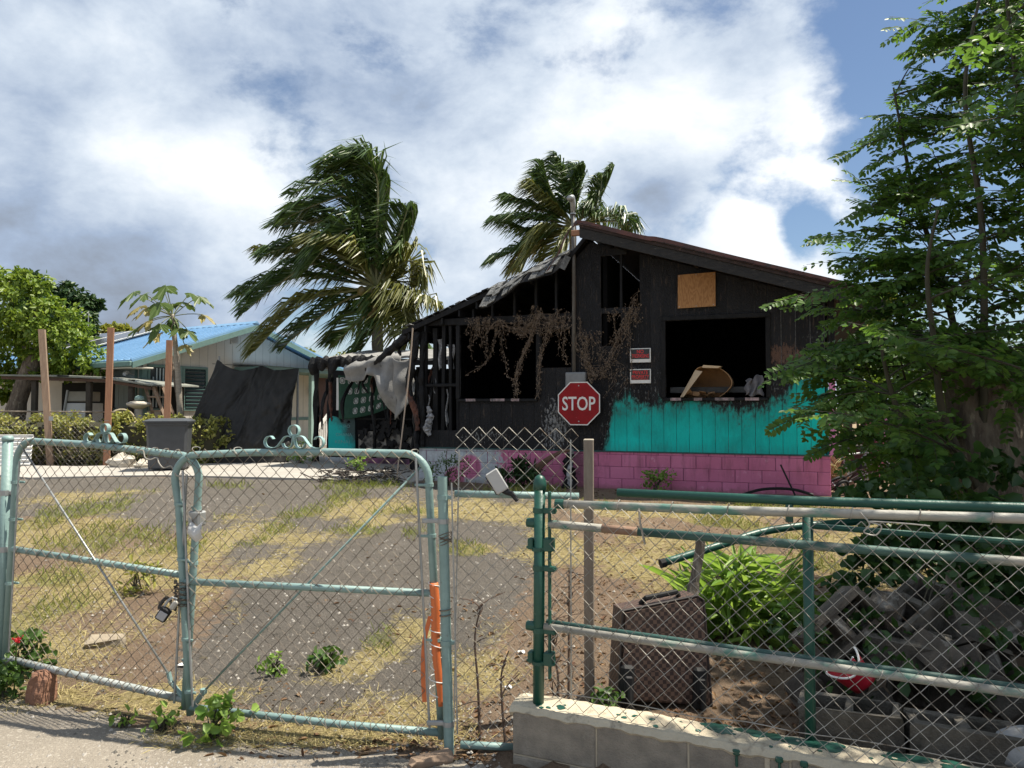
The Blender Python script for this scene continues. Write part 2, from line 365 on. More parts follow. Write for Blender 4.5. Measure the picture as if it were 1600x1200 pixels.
def ground_mat(name, asphalt):
    m = bpy.data.materials.new(name); m.use_nodes = True; t = NT(m.node_tree); t.t.nodes.clear()
    out = t.n('ShaderNodeOutputMaterial'); bs = t.n('ShaderNodeBsdfPrincipled'); t.link(bs.outputs[0], out.inputs[0])
    V = t.n('ShaderNodeTexCoord').outputs['Object']
    at = t.n('ShaderNodeAttribute'); at.attribute_name = 'cover'
    sp = t.n('ShaderNodeSeparateColor'); t.link(at.outputs['Color'], sp.inputs[0])
    dry, grn, asp = sp.outputs[0], sp.outputs[1], sp.outputs[2]
    n1 = t.noise(V, 1.6, 8, .65, .3); n2 = t.noise(V, 9, 8, .7); n3 = t.noise(V, 60, 6, .7); n4 = t.noise(V, 110, 3, .7)
    dirt = t.mix(t.map(n1, .35, .65), (.175, .110, .072), (.255, .18, .125))
    dirt = t.mix(t.map(n3, .3, .7), dirt, t.mix(.5, dirt, (.33, .26, .18)))
    dirt = t.mix(t.map(n2, .56, .68), dirt, (.10, .066, .045))
    tar = t.mix(t.map(n1, .3, .7), (.100, .089, .077), (.162, .144, .126))
    tar = t.mix(t.map(n3, .35, .68), tar, t.mix(.75, tar, (.20, .175, .145)))
    tar = t.mix(t.map(n2, .58, .72), tar, (.038, .034, .031))
    tar = t.mix(t.map(n4, .60, .68), tar, (.33, .30, .26))
    base = t.mix(t.map(t.math('MULTIPLY_ADD', t.math('SUBTRACT', n2, .5), 2.0, asp), .40, .60), dirt, tar)
    straw = t.mix(t.map(n3, .3, .7), (.49, .41, .20), (.33, .26, .13))
    base = t.mix(t.math('MULTIPLY', t.map(t.math('MULTIPLY_ADD', t.math('SUBTRACT', n2, .5), 2.2, dry), .40, .74), .85), base, straw)
    base = t.mix(t.math('MULTIPLY', t.map(t.math('MULTIPLY_ADD', t.math('SUBTRACT', n3, .5), 1.0, grn), .5, .8), .6), base, (.17, .18, .05))
    t.link(base, bs.inputs['Base Color']); bs.inputs['Roughness'].default_value = .95; bs.inputs['Specular IOR Level'].default_value = .2
    bp = t.n('ShaderNodeBump'); bp.inputs['Strength'].default_value = 1.0; bp.inputs['Distance'].default_value = .05
    t.link(t.math('ADD', n3, t.math('MULTIPLY', n2, 1.5)), bp.inputs['Height']); t.link(bp.outputs[0], bs.inputs['Normal'])
    return m
def grid_ground(name, xs, ys, zf, keep, material, lift=0.0):
    vs = []; fs = []; cols = []; nx, ny = len(xs), len(ys)
    for y in ys:
        for x in xs:
            vs.append((x, y, zf(x, y) + lift))
            near = -14 < x < 8 and 3 < y < 20
            a = smst(-.35, .35, poly_dist(x, y, ASPH)) if near else 0.0
            cols.append((field(DRY, x, y) if near else .45, field(GREEN, x, y) if near else .35, a, 1))
    for j in range(ny - 1):
        for i in range(nx - 1):
            if keep((xs[i] + xs[i + 1]) / 2, (ys[j] + ys[j + 1]) / 2):
                fs.append((j * nx + i, j * nx + i + 1, (j + 1) * nx + i + 1, (j + 1) * nx + i))
    me = bpy.data.meshes.new(name); me.from_pydata(vs, [], fs)
    ca = me.color_attributes.new('cover', 'FLOAT_COLOR', 'POINT'); ca.data.foreach_set('color', np.array(cols, dtype=np.float32).ravel())
    return tag(finish(me, name, material, None, True), kind='structure')
def fr(a, b, s):
    n = max(1, round((b - a) / s)); return [a + (b - a) * i / n for i in range(n)]
def bumpz(x, y): return .012 * math.sin(x * 2.3 + y * 1.1) * math.sin(y * 1.7 - x * .6) + .006 * math.sin(x * 7.1 + 1) * math.sin(y * 6.3)
def gzb(x, y): return gz(x, y) + bumpz(x, y) * smst(3.6, 5, y)
XS = [-900, -300, -120, -60, -35, -22] + fr(-15, -7, .3) + fr(-7, 6, .1) + fr(6, 12, .4) + [12, 16, 25, 45, 90, 250, 900]
YS = [-60, -10, 0] + fr(1.5, 9, .1) + fr(9, 20, .2) + [20, 22, 26, 35, 60, 120, 300, 1500]
M_ground = ground_mat('yard_soil', False)
grid_ground('ground', XS, YS, gzb, lambda x, y: True, M_ground)
def drive_keep(x, y):
    d = poly_dist(x, y, ASPH); return d > -.32
grid_ground('driveway', fr(-13, -4, .2) + fr(-4, 1.6, .08), fr(3.4, 9, .08) + fr(9, 15, .16), gzb, drive_keep, M_ground, .006)
# street in front of the gate
M_street = mat('street_asphalt', (.275, .24, .195), (.195, .168, .135), 1.7, .95, .8, 90, c3=(.40, .36, .30), th=.60, soft=.06, s3=70)
mb = MB()
edge = [(-60, 17.5), (-20, 8.6), (-9, 6.05), (-5, 4.85), (-2.83, 4.10), (-2.3, 3.95), (-1.71, 3.76), (-.9, 3.52), (-.3, 3.38), (-.02, 3.28), (.6, 3.02), (2.2, 2.33), (8, -.4), (40, -15)]
ee = catmull([(a, b, 0) for a, b in edge], 10)
vs = []; fs = []
for i, q in enumerate(ee):
    j = .035 * math.sin(i * 1.7) + rnd(-.02, .02) if -3 < q.x < 0 else 0
    vs += [(q.x, q.y + j, .006), (q.x * 1.0, q.y - 1.2, .008), (q.x, min(q.y - 4, -12), .01), (q.x, -60, .01)]
for i in range(len(ee) - 1):
    for k in range(3): fs.append((i * 4 + k, i * 4 + k + 1, i * 4 + 5 + k, i * 4 + 4 + k))
me = bpy.data.meshes.new('street'); me.from_pydata(vs, [], fs); tag(finish(me, 'street', M_street), kind='structure')
# concrete slab of the car port
SLAB = [(-13.5, 15.6), (-10.5, 14.6), (-8.98, 13.75), (-7.6, 14.15), (-6.7, 14.25), (-4.3, 13.75), (-1.75, 12.95), (-1.45, 13.6), (-.5, 16.1), (-.5, 19.2), (-7, 20.4), (-7.6, 17.4), (-9.6, 16.4), (-13.5, 17.1)]
mb = MB(); mb.prism(SLAB, lambda x, y: (x, y, .30), lambda x, y: (x, y, .10)); tag(mb.build('concrete_slab', M_concrete), kind='structure')

# ================================================================== BURNT HOUSE (own frame: x along the front wall, y into the house, z up)
HO = Vector((-1.71, 13.58, .24)); HA = R(-20)
HM = Matrix.Translation(HO) @ Matrix.Rotation(HA, 4, 'Z')
house = thing('burnt_house', 'burnt out single storey house with turquoise boards and pink block base', 'house', HO, HA)
def float_curve(t, sock, pts):
    nd = t.n('ShaderNodeFloatCurve'); t.link(sock, nd.inputs['Value']); c = nd.mapping.curves[0]
    c.points[0].location = pts[0]; c.points[1].location = pts[-1]
    for q in pts[1:-1]: c.points.new(*q)
    nd.mapping.update(); return nd.outputs[0]
def wall_mat():
    m = bpy.data.materials.new('scorched_turquoise_paint'); m.use_nodes = True; t = NT(m.node_tree); t.t.nodes.clear()
    out = t.n('ShaderNodeOutputMaterial'); bs = t.n('ShaderNodeBsdfPrincipled'); t.link(bs.outputs[0], out.inputs[0])
    V = t.n('ShaderNodeTexCoord').outputs['Object']; sp = t.n('ShaderNodeSeparateXYZ'); t.link(V, sp.inputs[0])
    x, z = sp.outputs[0], sp.outputs[2]
    pts = [(0, .02), (3.30, .05), (3.42, .62), (3.55, 1.05), (3.68, 1.46), (3.9, 1.52), (4.1, 1.40), (4.4, 1.44), (4.55, 1.52), (5.1, 1.51), (5.3, 1.40), (5.9, 1.36), (6.15, 1.44), (6.35, 1.66), (6.6, 1.86), (6.9, 2.06), (7.0, 2.1)]
    B = t.math('MULTIPLY', float_curve(t, t.math('DIVIDE', x, 7.0), [(a / 7.0, b / 3.0) for a, b in pts]), 3.0)
    Vs = t.vmath('MULTIPLY', V, (1, 1, .45))
    n1 = t.noise(Vs, 5, 8, .65, .4); n2 = t.noise(Vs, 26, 8, .72); n3 = t.noise(V, 1.7, 4, .6); n4 = t.noise(t.vmath('MULTIPLY', V, (1, 1, .12)), 30, 5, .6)
    d = t.math('SUBTRACT', B, z)
    d = t.math('MULTIPLY_ADD', t.math('SUBTRACT', n1, .5), .85, d); d = t.math('MULTIPLY_ADD', t.math('SUBTRACT', n2, .5), .75, d)
    paint = t.map(d, -.06, .10)
    ash = t.math('MULTIPLY', t.map(d, -.55, -.02), t.map(n2, .55, .62))
    teal = t.mix(t.map(n3, .35, .65), (.004, .52, .465), (.006, .58, .52))
    teal = t.mix(t.map(n4, .55, .72, 0, .35), teal, (.0, .30, .28))
    teal = t.mix(t.map(n2, .66, .72, 0, .7), teal, (.16, .46, .43))
    teal = t.mix(t.math('MULTIPLY', t.map(t.math('MULTIPLY_ADD', t.math('SUBTRACT', n3, .5), 1.2, d), .0, .75, 1, 0), .60), teal, (.012, .115, .10))
    teal = t.mix(t.math('MULTIPLY', t.map(d, .02, .22, 1, 0), .5), teal, (.07, .06, .045))
    teal = t.mix(t.map(t.math('MULTIPLY_ADD', t.math('SUBTRACT', n4, .5), .5, z), .62, .80, .5, 0), teal, (.03, .20, .18))
    char = t.mix(t.map(n1, .35, .65), (.0045, .0045, .0055), (.011, .011, .0135))
    char = t.mix(t.map(n2, .60, .70, 0, .7), char, (.085, .085, .09))
    # pale peeled patch beside the left window, bare brown patch right of the right window
    def spot(cx, cz, rx, rz):
        a = t.math('DIVIDE', t.math('SUBTRACT', x, cx), rx); b = t.math('DIVIDE', t.math('SUBTRACT', z, cz), rz)
        return t.math('SUBTRACT', 1.0, t.math('ADD', t.math('MULTIPLY', a, a), t.math('MULTIPLY', b, b)))
    s1 = t.math('MULTIPLY_ADD', t.math('SUBTRACT', n2, .5), 5.0, spot(2.62, 1.05, .36, .70))
    char = t.mix(t.map(s1, .75, 1.05, 0, .8), char, (.34, .34, .34))
    s2 = t.math('MULTIPLY_ADD', t.math('SUBTRACT', n2, .5), 3.5, spot(6.3, 2.18, .42, .25))
    char = t.mix(t.map(s2, .55, .8, 0, .8), char, (.16, .085, .055))
    s3 = t.math('MULTIPLY_ADD', t.math('SUBTRACT', n2, .5), 3.5, spot(1.3, .85, 1.0, .3))
    char = t.mix(t.map(s3, 1.05, 1.3, 0, .8), char, (.30, .30, .29))
    s4 = t.math('MULTIPLY_ADD', t.math('SUBTRACT', n2, .5), 3.0, spot(6.72, 3.05, .35, .16))
    char = t.mix(t.map(s4, .7, .9, 0, .8), char, (.26, .23, .20))
    rv = t.n('ShaderNodeObjectInfo').outputs['Random']
    char = t.mix(t.map(rv, 0, 1, 0, .55), char, t.mix(.5, char, (.035, .034, .036)))
    char = t.mix(t.math('MULTIPLY', t.map(n4, .58, .68), .6), char, (.085, .062, .048))
    teal = t.mix(t.map(rv, 0, 1, 0, .22), teal, (.0, .27, .25))
    col = t.mix(paint, t.mix(ash, char, (.20, .21, .21)), teal)
    t.link(col, bs.inputs['Base Color'])
    t.link(t.map(paint, 0, 1, .55, .6), bs.inputs['Roughness']); bs.inputs['Specular IOR Level'].default_value = .22
    bp = t.n('ShaderNodeBump'); bp.inputs['Strength'].default_value = .45; bp.inputs['Distance'].default_value = .012
    vo = t.n('ShaderNodeTexVoronoi', feature='DISTANCE_TO_EDGE'); t.link(t.vmath('MULTIPLY', V, (1, 1, .6)), vo.inputs['Vector']); vo.inputs['Scale'].default_value = 34
    hz = t.math('MULTIPLY', t.map(vo.outputs['Distance'], 0, .12), t.math('SUBTRACT', 1.0, paint))
    t.link(t.math('ADD', t.math('ADD', n2, n4), t.math('MULTIPLY', hz, 1.4)), bp.inputs['Height']); t.link(bp.outputs[0], bs.inputs['Normal'])
    return m
M_wall = wall_mat()
def block_mat():
    m = bpy.data.materials.new('pink_block_paint'); m.use_nodes = True; t = NT(m.node_tree); t.t.nodes.clear()
    out = t.n('ShaderNodeOutputMaterial'); bs = t.n('ShaderNodeBsdfPrincipled'); t.link(bs.outputs[0], out.inputs[0])
    V = t.n('ShaderNodeTexCoord').outputs['Object']; sp = t.n('ShaderNodeSeparateXYZ'); t.link(V, sp.inputs[0]); x, z = sp.outputs[0], sp.outputs[2]
    n1 = t.noise(V, 2.0, 6, .6); n2 = t.noise(V, 9, 8, .65, .3); n3 = t.noise(V, 70, 4, .6)
    pink = t.mix(t.map(n1, .35, .65), (.62, .20, .335), (.54, .165, .28)); pink = t.mix(t.map(n2, .58, .68, 0, .5), pink, (.68, .29, .42))
    pink = t.mix(t.map(n2, .30, .40, .45, 0), pink, (.26, .08, .16))
    pink = t.mix(t.map(t.n('ShaderNodeObjectInfo').outputs['Random'], 0, 1, 0, .35), pink, (.40, .10, .18))
    pale = t.mix(t.map(n2, .4, .65), (.50, .53, .55), (.36, .38, .40))
    f = t.math('MULTIPLY_ADD', t.math('SUBTRACT', n2, .5), 1.1, t.math('SUBTRACT', 1.62, x))
    white = t.map(f, -.05, .06)
    def disc(cx, cz, r):
        a = t.math('SUBTRACT', x, cx); b = t.math('SUBTRACT', z, cz)
        return t.math('SUBTRACT', r, t.math('SQRT', t.math('ADD', t.math('MULTIPLY', a, a), t.math('MULTIPLY', b, b))))
    dk = t.math('MAXIMUM', t.map(disc(1.02, .30, .24), 0, .05), t.map(disc(.72, .1, .22), 0, .05))
    white = t.math('MULTIPLY', white, t.math('SUBTRACT', 1.0, dk))
    col = t.mix(white, pink, pale)
    s = t.math('MULTIPLY_ADD', t.math('SUBTRACT', n2, .5), .8, t.math('SUBTRACT', .42, t.math('ABSOLUTE', t.math('SUBTRACT', x, 3.0))))
    col = t.mix(t.map(s, 0, .5, 0, .8), col, (.07, .045, .05))
    n5 = t.noise(t.vmath('MULTIPLY', V, (3.2, 1, .5)), 3.5, 7, .65)
    col = t.mix(t.math('MULTIPLY', t.map(n5, .50, .68), t.map(z, .15, .62, .15, .6)), col, (.13, .06, .07))
    col = t.mix(t.map(n2, .64, .70, 0, .45), col, (.66, .38, .46))
    col = t.mix(t.map(t.math('MULTIPLY_ADD', t.math('SUBTRACT', n2, .5), .25, z), -.02, .10, .65, 0), col, (.16, .10, .07))
    t.link(col, bs.inputs['Base Color']); bs.inputs['Roughness'].default_value = .85; bs.inputs['Specular IOR Level'].default_value = .25
    bp = t.n('ShaderNodeBump'); bp.inputs['Strength'].default_value = .5; bp.inputs['Distance'].default_value = .01
    t.link(t.math('ADD', n3, n2), bp.inputs['Height']); t.link(bp.outputs[0], bs.inputs['Normal'])
    return m
M_block = block_mat()

# --- pink block base, every block a piece
rows = [(.578, .632), (.378, .574), (.178, .374), (-.022, .174)]
for ri, (z0, z1) in enumerate(rows):
    x = -.2 * (ri % 2) - .05
    while x < 6.97:
        x1 = min(x + .397, 6.97); xa = max(x, 0)
        if x1 - xa > .04:
            j = rnd(-.0022, .0022)
            MB().bbox(xa, .0 + j, z0, x1 - .005, .19, z1, .006).build('block', M_block, house)
        x += .402
mb = MB(); mb.box(.01, .008, -.2, 6.96, .18, .626); mb.build('mortar', mat('pink_mortar', (.30, .09, .19), (.20, .07, .13), 6, .9), house)
for side, (xa, xb) in (('l', (0, .19)), ('r', (6.78, 6.97))):
    for ri, (z0, z1) in enumerate(rows):
        y = .195 + (.2 if ri % 2 else 0); 
        if ri % 2: MB().bbox(xa, .195, z0, xb, .39, z1, .006).build('block', M_block, house); y = .395
        while y < 9.0:
            MB().bbox(xa, y, z0, xb, min(y + .397, 9), z1, .006).build('block', M_block, house); y += .402

# --- roof lines
RIDGE = (3.19, 4.37)
def roof_top(x):
    if x >= RIDGE[0]: return 4.37 - .3167 * (x - 3.19)
    P = [(-.45, 2.74), (-.15, 2.86), (.83, 3.22), (1.6, 3.51), (2.95, 4.03), (3.19, 4.37)]
    for a, b in zip(P, P[1:]):
        if x <= b[0]: return a[1] + (b[1] - a[1]) * (x - a[0]) / (b[0] - a[0])
    return 4.37
def wall_top(x): return min(roof_top(x), 4.37 - .383 * max(0, 3.19 - x)) - .17
OPEN = [(4.50, 6.05, 1.52, 2.78), (.82, 2.27, 1.52, 2.85), (.40, 2.96, 2.97, 9), (3.42, 4.08, 3.04, 3.93), (3.43, 3.76, 2.40, 2.95), (2.36, 2.90, 2.05, 2.72), (.06, .80, .95, 9)]
backing = MB()
def column(mbk, xa, xb, y0, y1, xm):
    iv = [(.634, None)]
    cuts = sorted([(o[2], o[3]) for o in OPEN if o[0] < xm < o[1]])
    segs = []; z = .634
    for a, b in cuts:
        if a > z: segs.append((z, a))
        z = max(z, b)
    segs.append((z, 99))
    for a, b in segs:
        za, zb = min(b, wall_top(xa)), min(b, wall_top(xb))
        if min(za, zb) - a < .03: continue
        mbk.prism([(xa, a), (xb, a), (xb, zb), (xa, za)], lambda x, q: (x, y0, q), lambda x, q: (x, y1, q))
def pieces(xa, xb):
    xm = (xa + xb) / 2; segs = []; z = .634
    for a, b in sorted([(o[2], o[3]) for o in OPEN if o[0] < xm < o[1]]):
        if a > z: segs.append((z, a))
        z = max(z, b)
    segs.append((z, 99)); o_ = []
    for a, b in segs:
        za, zb = min(b, wall_top(xa)), min(b, wall_top(xb))
        if min(za, zb) - a > .03: o_.append((xa, xb, a, za, zb))
    return o_
for i in range(35):
    x0, x1 = i * .203, min(i * .203 + .197, 6.95)
    if x1 - x0 < .05: continue
    br = sorted({x0, x1} | {q for o in OPEN for q in o[:2] if x0 < q < x1}); groups = []
    for xa, xb in zip(br, br[1:]):
        for p in pieces(xa, xb):
            hit = [g for g in groups if any(abs(q[1] - p[0]) < 1e-6 and min(q[4], p[3]) - max(q[2], p[2]) > .02 for q in g)]
            for g in hit: groups.remove(g)
            groups.append([q for g in hit for q in g] + [p])
    for g in groups:
        mb = MB()
        for xa, xb, a, za, zb in g: mb.prism([(xa, a), (xb, a), (xb, zb), (xa, za)], lambda x, q: (x, 0, q), lambda x, q: (x, .016, q))
        mb.build('plank', M_wall, house)
    br2 = sorted({x0, min(x0 + .203, 6.95)} | {q for o in OPEN for q in o[:2] if x0 < q < x0 + .203})
    for a, b in zip(br2, br2[1:]): column(backing, a, b, .0105, .03, (a + b) / 2)
backing.build('sheathing', mat('ashen_groove', (.006, .006, .007), (.16, .16, .165), 5, .9, amt=(.48, .62), spec=.2, stretch=(1, 1, .6)), house)
MB().box(0, -.012, .618, 6.96, .02, .640).build('sill_plate', mat('dark_teal_trim', (.02, .09, .09), (.015, .05, .05), 8, .7), house)
# --- inside: floor, partitions, ceiling are all soot
mb = MB(); mb.box(.03, .03, .50, 6.94, 9, .60); mb.build('floor', M_soot, house)
mb = MB(); mb.prism([(.05, .6), (6.9, .6), (6.9, 3.0), (3.19, 4.15), (.05, 2.75)], lambda x, z: (x, 3.6, z), lambda x, z: (x, 3.68, z)); mb.build('partition', M_soot, house)
mb = MB(); mb.prism([(.0, .63), (6.96, .63), (6.96, 3.0), (3.19, 4.15), (.0, 2.75)], lambda x, z: (x, 8.94, z), lambda x, z: (x, 9, z)); mb.build('back_wall', M_char, house)
# side walls as boards
for x, wd in ((0.0, .03), (6.92, .03)):
    for k in range(44):
        y = .10 + k * .203
        if x == 0 and k in (1, 2, 5): continue
        MB().box(x, y, .634, x + wd, y + .197, 2.82 if x < 1 else 3.0).build('plank', M_wall, house)
mb = MB(); mb.box(3.45, .04, .6, 3.52, 3.6, 4.0); mb.build('partition', M_soot, house)
# --- pink corner board (seen end-on at the right corner), charred upper half
M_corner = mat('pink_corner_paint', (.62, .23, .42), (.55, .18, .36), 4, .7, c3=(.02, .02, .022), th=.70, s3=6)
MB().bbox(6.955, -.02, .634, 7.045, .10, 1.98, .004).build('corner_board', M_corner, house)
MB().bbox(6.955, -.02, 1.984, 7.045, .10, 3.02, .004).build('corner_board', M_char, house)
# --- studs and beams of the burnt left half
def stud(x, z0, z1, y=.03, wd=.045, dp=.09, m=None, lean=0.0):
    n = 6; pts = []
    mb = MB(); vs = []; 
    for i in range(n + 1):
        t = i / n; k = 1 - rnd(0, .25) if 0 < i < n else 1
        cx = x + lean * t
        for a, b in ((-1, 0), (1, 0), (1, 1), (-1, 1)): vs.append((cx + a * wd * .5 * k, y + b * dp * k, z0 + (z1 - z0) * t))
    fs = [(3, 2, 1, 0), tuple(n * 4 + q for q in range(4))]
    for i in range(n):
        for k in range(4):
            l = (k + 1) % 4; fs.append((i * 4 + k, i * 4 + l, i * 4 + 4 + l, i * 4 + 4 + k))
    mb.add(vs, fs); return mb.build('stud', m or M_char, house)
for x in (.62, 1.06, 1.43, 1.85, 2.25, 2.62): stud(x, 2.98, wall_top(x))
stud(2.955, 2.9, 3.62, -.02, .07, .09, mat('scorched_timber', (.20, .10, .045), (.10, .05, .025), 6, .8))
stud(2.955, 3.62, 4.06, -.02, .07, .09)
stud(3.76, 3.0, 4.1)
for x, z0 in ((.03, .63), (.13, .95), (.30, .95), (.45, .63), (.62, .9), (.76, .63)):
    stud(x, z0, 2.75 + .25 * x, -.02 + rnd(0, .08), rnd(.05, .10), rnd(.05, .1), lean=rnd(-.03, .03))
mb = MB(); mb.bbox(.02, -.03, 2.86, 2.98, .06, 2.985, .01); mb.build('beam', M_char, house)
mb = MB(); mb.bbox(.05, .0, 1.74, .78, .05, 1.80, .01); mb.build('beam', M_char, house)
# --- window frames
for nm, (a, b, c, d) in (('r', OPEN[0]), ('l', OPEN[1])):
    mb = MB(); q = .075
    mb.bbox(a - q, -.028, d, b + q, .02, d + q, .006); mb.bbox(a - q, -.028, c, a, .02, d - .002, .006); mb.bbox(b, -.028, c, b + q, .02, d - .002, .006)
    mb.bbox(a - .03, -.05, c - .05, b + .03, .05, c - .003, .006)
    fr_ = mb.build('window_frame', M_char, house)
    mb = MB(); k = 4 if nm == 'r' else 3
    for i in range(k):
        xa = a + (b - a) * (i + rnd(0, .3)) / k; mb.box(xa, -.053, c - .046, xa + rnd(.1, .3), .03, c - .001)
    mb.build('peeled_paint', mat('peeled_pale_paint', (.50, .36, .38), (.10, .09, .09), 12, .8), fr_)
# grooves seen as narrow battens burnt pale on the right
mb = MB()
for x in (6.28, 6.49, 6.70, 6.90): mb.box(x - .004, -.003, 2.0, x + .003, 0, 2.95)
mb.build('batten_edge', mat('ashen_edge', (.16, .16, .16), (.04, .04, .04), 18, .8), house)
# --- plywood patch
def wood_grain():
    m = bpy.data.materials.new('plywood'); m.use_nodes = True; t = NT(m.node_tree); t.t.nodes.clear()
    out = t.n('ShaderNodeOutputMaterial'); bs = t.n('ShaderNodeBsdfPrincipled'); t.link(bs.outputs[0], out.inputs[0])
    V = t.n('ShaderNodeTexCoord').outputs['Object']
    n0 = t.noise(t.vmath('MULTIPLY', V, (3.0, 3.0, .9)), 2.2, 3, .5)
    wv = t.math('SINE', t.math('MULTIPLY', n0, 75.0)); n2 = t.noise(t.vmath('MULTIPLY', V, (30, 30, 1.5)), 6, 5, .6)
    f = t.math('ADD', t.math('MULTIPLY', t.map(wv, -1, 1), .55), t.math('MULTIPLY', n2, .5))
    t.link(t.mix(t.map(f, .2, .9), (.40, .20, .07), (.26, .115, .035)), bs.inputs['Base Color']); bs.inputs['Roughness'].default_value = .7
    return m
M_ply = wood_grain()
ply = thing('plywood_board', 'bare plywood sheet nailed high on the charred gable', 'plywood', HM @ Vector((5.0, -.035, 3.25)), HA)
mb = MB(); mb.prism([(-.295, -.275), (.300, -.265), (.302, .285), (-.290, .270)], lambda x, z: (x, -.006, z), lambda x, z: (x, .008, z)); mb.build('board', M_ply, ply)
for a, b in ((-.27, -.25), (.27, -.24), (.28, .25), (-.27, .25), (0, .26), (0, -.25)):
    MB().lathe([(.008, 0), (.008, .004)], 8, (0, 0, 0), Matrix.Translation((a, -.010, b)) @ Matrix.Rotation(R(90), 4, 'X')).build('nail', M_galv, ply)
# --- roof: right slope whole, left slope burnt and sunken
M_roof = mat('brown_shingle', (.045, .028, .025), (.025, .017, .016), 7, .9, .5, 60, c3=(.12, .075, .06), th=.62, s3=16)
def slab(P, y0, y1, th, name, m):
    mb = MB(); top = P; bot = [(x, z - th) for x, z in P][::-1]
    mb.prism(top + bot, lambda x, z: (x, y0, z), lambda x, z: (x, y1, z)); return mb.build(name, m, house)
slab([(3.19, 4.37), (7.69, 2.945)], -.55, 9.4, .05, 'roof_deck', M_roof)
slab([(-.30, 2.79), (.83, 3.21), (1.6, 3.50), (2.95, 4.02), (3.19, 4.30)], -.12, 9.4, .09, 'roof_deck', M_char)
mb = MB()                                   # shingle courses of the right slope, lapped and uneven
for k in range(30):
    xa = 3.22 + k * .150
    for y0 in np.arange(-.58, 9.3, 1.1):
        za = roof_top(xa); zb = roof_top(xa + .17); j = rnd(0, .006)
        mb.prism([(xa, za + .014 + j), (xa + .168, zb + .022 + j), (xa + .168, zb + .004), (xa, za + .002)], lambda x, z: (x, y0 + .004, z), lambda x, z: (x, min(y0 + 1.096, 9.42), z))
mb.build('shingle_courses', M_roof, house, kind='stuff')
mb = MB()
mb.prism([(3.19, 4.315), (7.69, 2.89), (7.69, 2.73), (3.19, 4.155)], lambda x, z: (x, -.53, z), lambda x, z: (x, -.49, z)); mb.build('fascia_board', mat('charred_fascia', (.008, .008, .009), (.024, .022, .021), 10, .8, .5, 50, c3=(.10, .09, .08), th=.66, s3=14, stretch=(1, 1, 3)), house)
mb = MB()
for x in (3.6, 4.3, 5.0, 5.7, 6.4, 7.1): mb.box(x, -.48, roof_top(x) - .20, x + .045, 0, roof_top(x) - .06)
mb.build('lookout_rafter', M_char, house, kind='stuff')
# red flashing: along the right rake by the ridge, torn and hanging on the left
M_flash = mat('red_brown_flashing', (.11, .036, .027), (.05, .02, .017), 6, .6, .2, 40, c3=(.035, .025, .022), th=.60, s3=9)
mb = MB(); mb.ribbon(catmull([(3.10, -.57, 4.35), (3.20, -.57, 4.39), (3.6, -.57, 4.27), (4.25, -.58, 4.055), (4.55, -.57, 3.99), (5.6, -.57, 3.645), (7.68, -.57, 2.985)], 5), (0, .0, .035), .012); mb.build('rake_flashing', M_flash, house)
mb = MB(); mb.ribbon(catmull([(3.18, -.58, 4.385), (3.03, -.58, 4.27), (2.93, -.60, 4.08), (2.86, -.62, 3.90), (2.72, -.62, 3.70), (2.66, -.6, 3.62)], 6), (.022, 0, .02), .014); mb.build('hanging_flashing', M_flash, house)
mb = MB(); mb.bbox(3.04, -.50, 4.20, 3.26, -.42, 4.29, .006); mb.build('ridge_beam', M_wood_red, house)
# grey shingles drooping over the left rake, each one a piece
M_shin = mat('ash_grey_shingle', (.17, .172, .17), (.06, .062, .062), 16, .95, .8, 70, c3=(.27, .27, .265), th=.58, s3=30)
def droop(u, v):
    x = 1.50 + 1.45 * u - .13 * v
    top = roof_top(1.50 + 1.45 * u) + .03
    drop = .40 - .08 * u + .05 * math.sin(u * 9)
    ang = v * 1.25
    return Vector((x, -.08 - .34 * math.sin(ang) * 1.0, top - drop * v ** 1.25 + .015 * math.sin(u * 22 + v * 3)))
mb = MB(); mb.sheet(lambda u, v: droop(u, v) + Vector((0, .025, -.02)), 20, 8, .02); mb.build('roof_felt', M_char, house)
for r_ in range(3):
    for k in range(11):
        u0 = (k + (.4 if r_ % 2 else 0) + rnd(-.1, .1)) / 11.2; u1 = u0 + rnd(.070, .088); v0 = r_ * .33 + rnd(-.03, .03); v1 = v0 + rnd(.30, .38)
        if u1 > 1.01 or (r_ == 2 and k in (2, 6, 10)): continue
        v0 = max(v0, 0); lift = .012 * (3 - r_) * .5 + rnd(0, .014)
        q = [droop(u0, v0), droop(u1, v0), droop(u1 + rnd(-.012, .012), min(v1, 1.08)), droop(u0 + rnd(-.012, .012), min(v1, 1.08))]
        nn = (q[1] - q[0]).cross(q[3] - q[0]).normalized()
        if nn.y > 0: nn = -nn
        mb = MB(); vs = [p_ + nn * (lift + (.012 if i > 1 else 0)) for i, p_ in enumerate(q)] + [p_ + nn * (lift - .010) for p_ in q]
        mb.add(vs, [(0, 1, 2, 3), (7, 6, 5, 4), (0, 4, 5, 1), (1, 5, 6, 2), (2, 6, 7, 3), (3, 7, 4, 0)]); mb.build('shingle', M_shin, house)
for k in range(16):                       # ragged shingles still on the lower left slope
    x = -.2 + k * .108; z = roof_top(x) + .012
    mb = MB(); M = Matrix.Translation((x, -.13 + rnd(-.05, .02), z)) @ Matrix.Rotation(-math.atan(.37) + rnd(-.08, .08), 4, 'Y'); mb.box(0, 0, 0, rnd(.09, .14), .3, rnd(.012, .03), M); mb.build('shingle', M_shin if k % 3 == 0 else M_char, house)
mb = MB(); M = Matrix.Translation((2.93, -.40, 3.83)) @ Matrix.Rotation(R(28), 4, 'Y'); mb.box(-.055, 0, -.17, .055, .02, .06, M); mb.build('shingle', M_shin, house)
mb = MB()
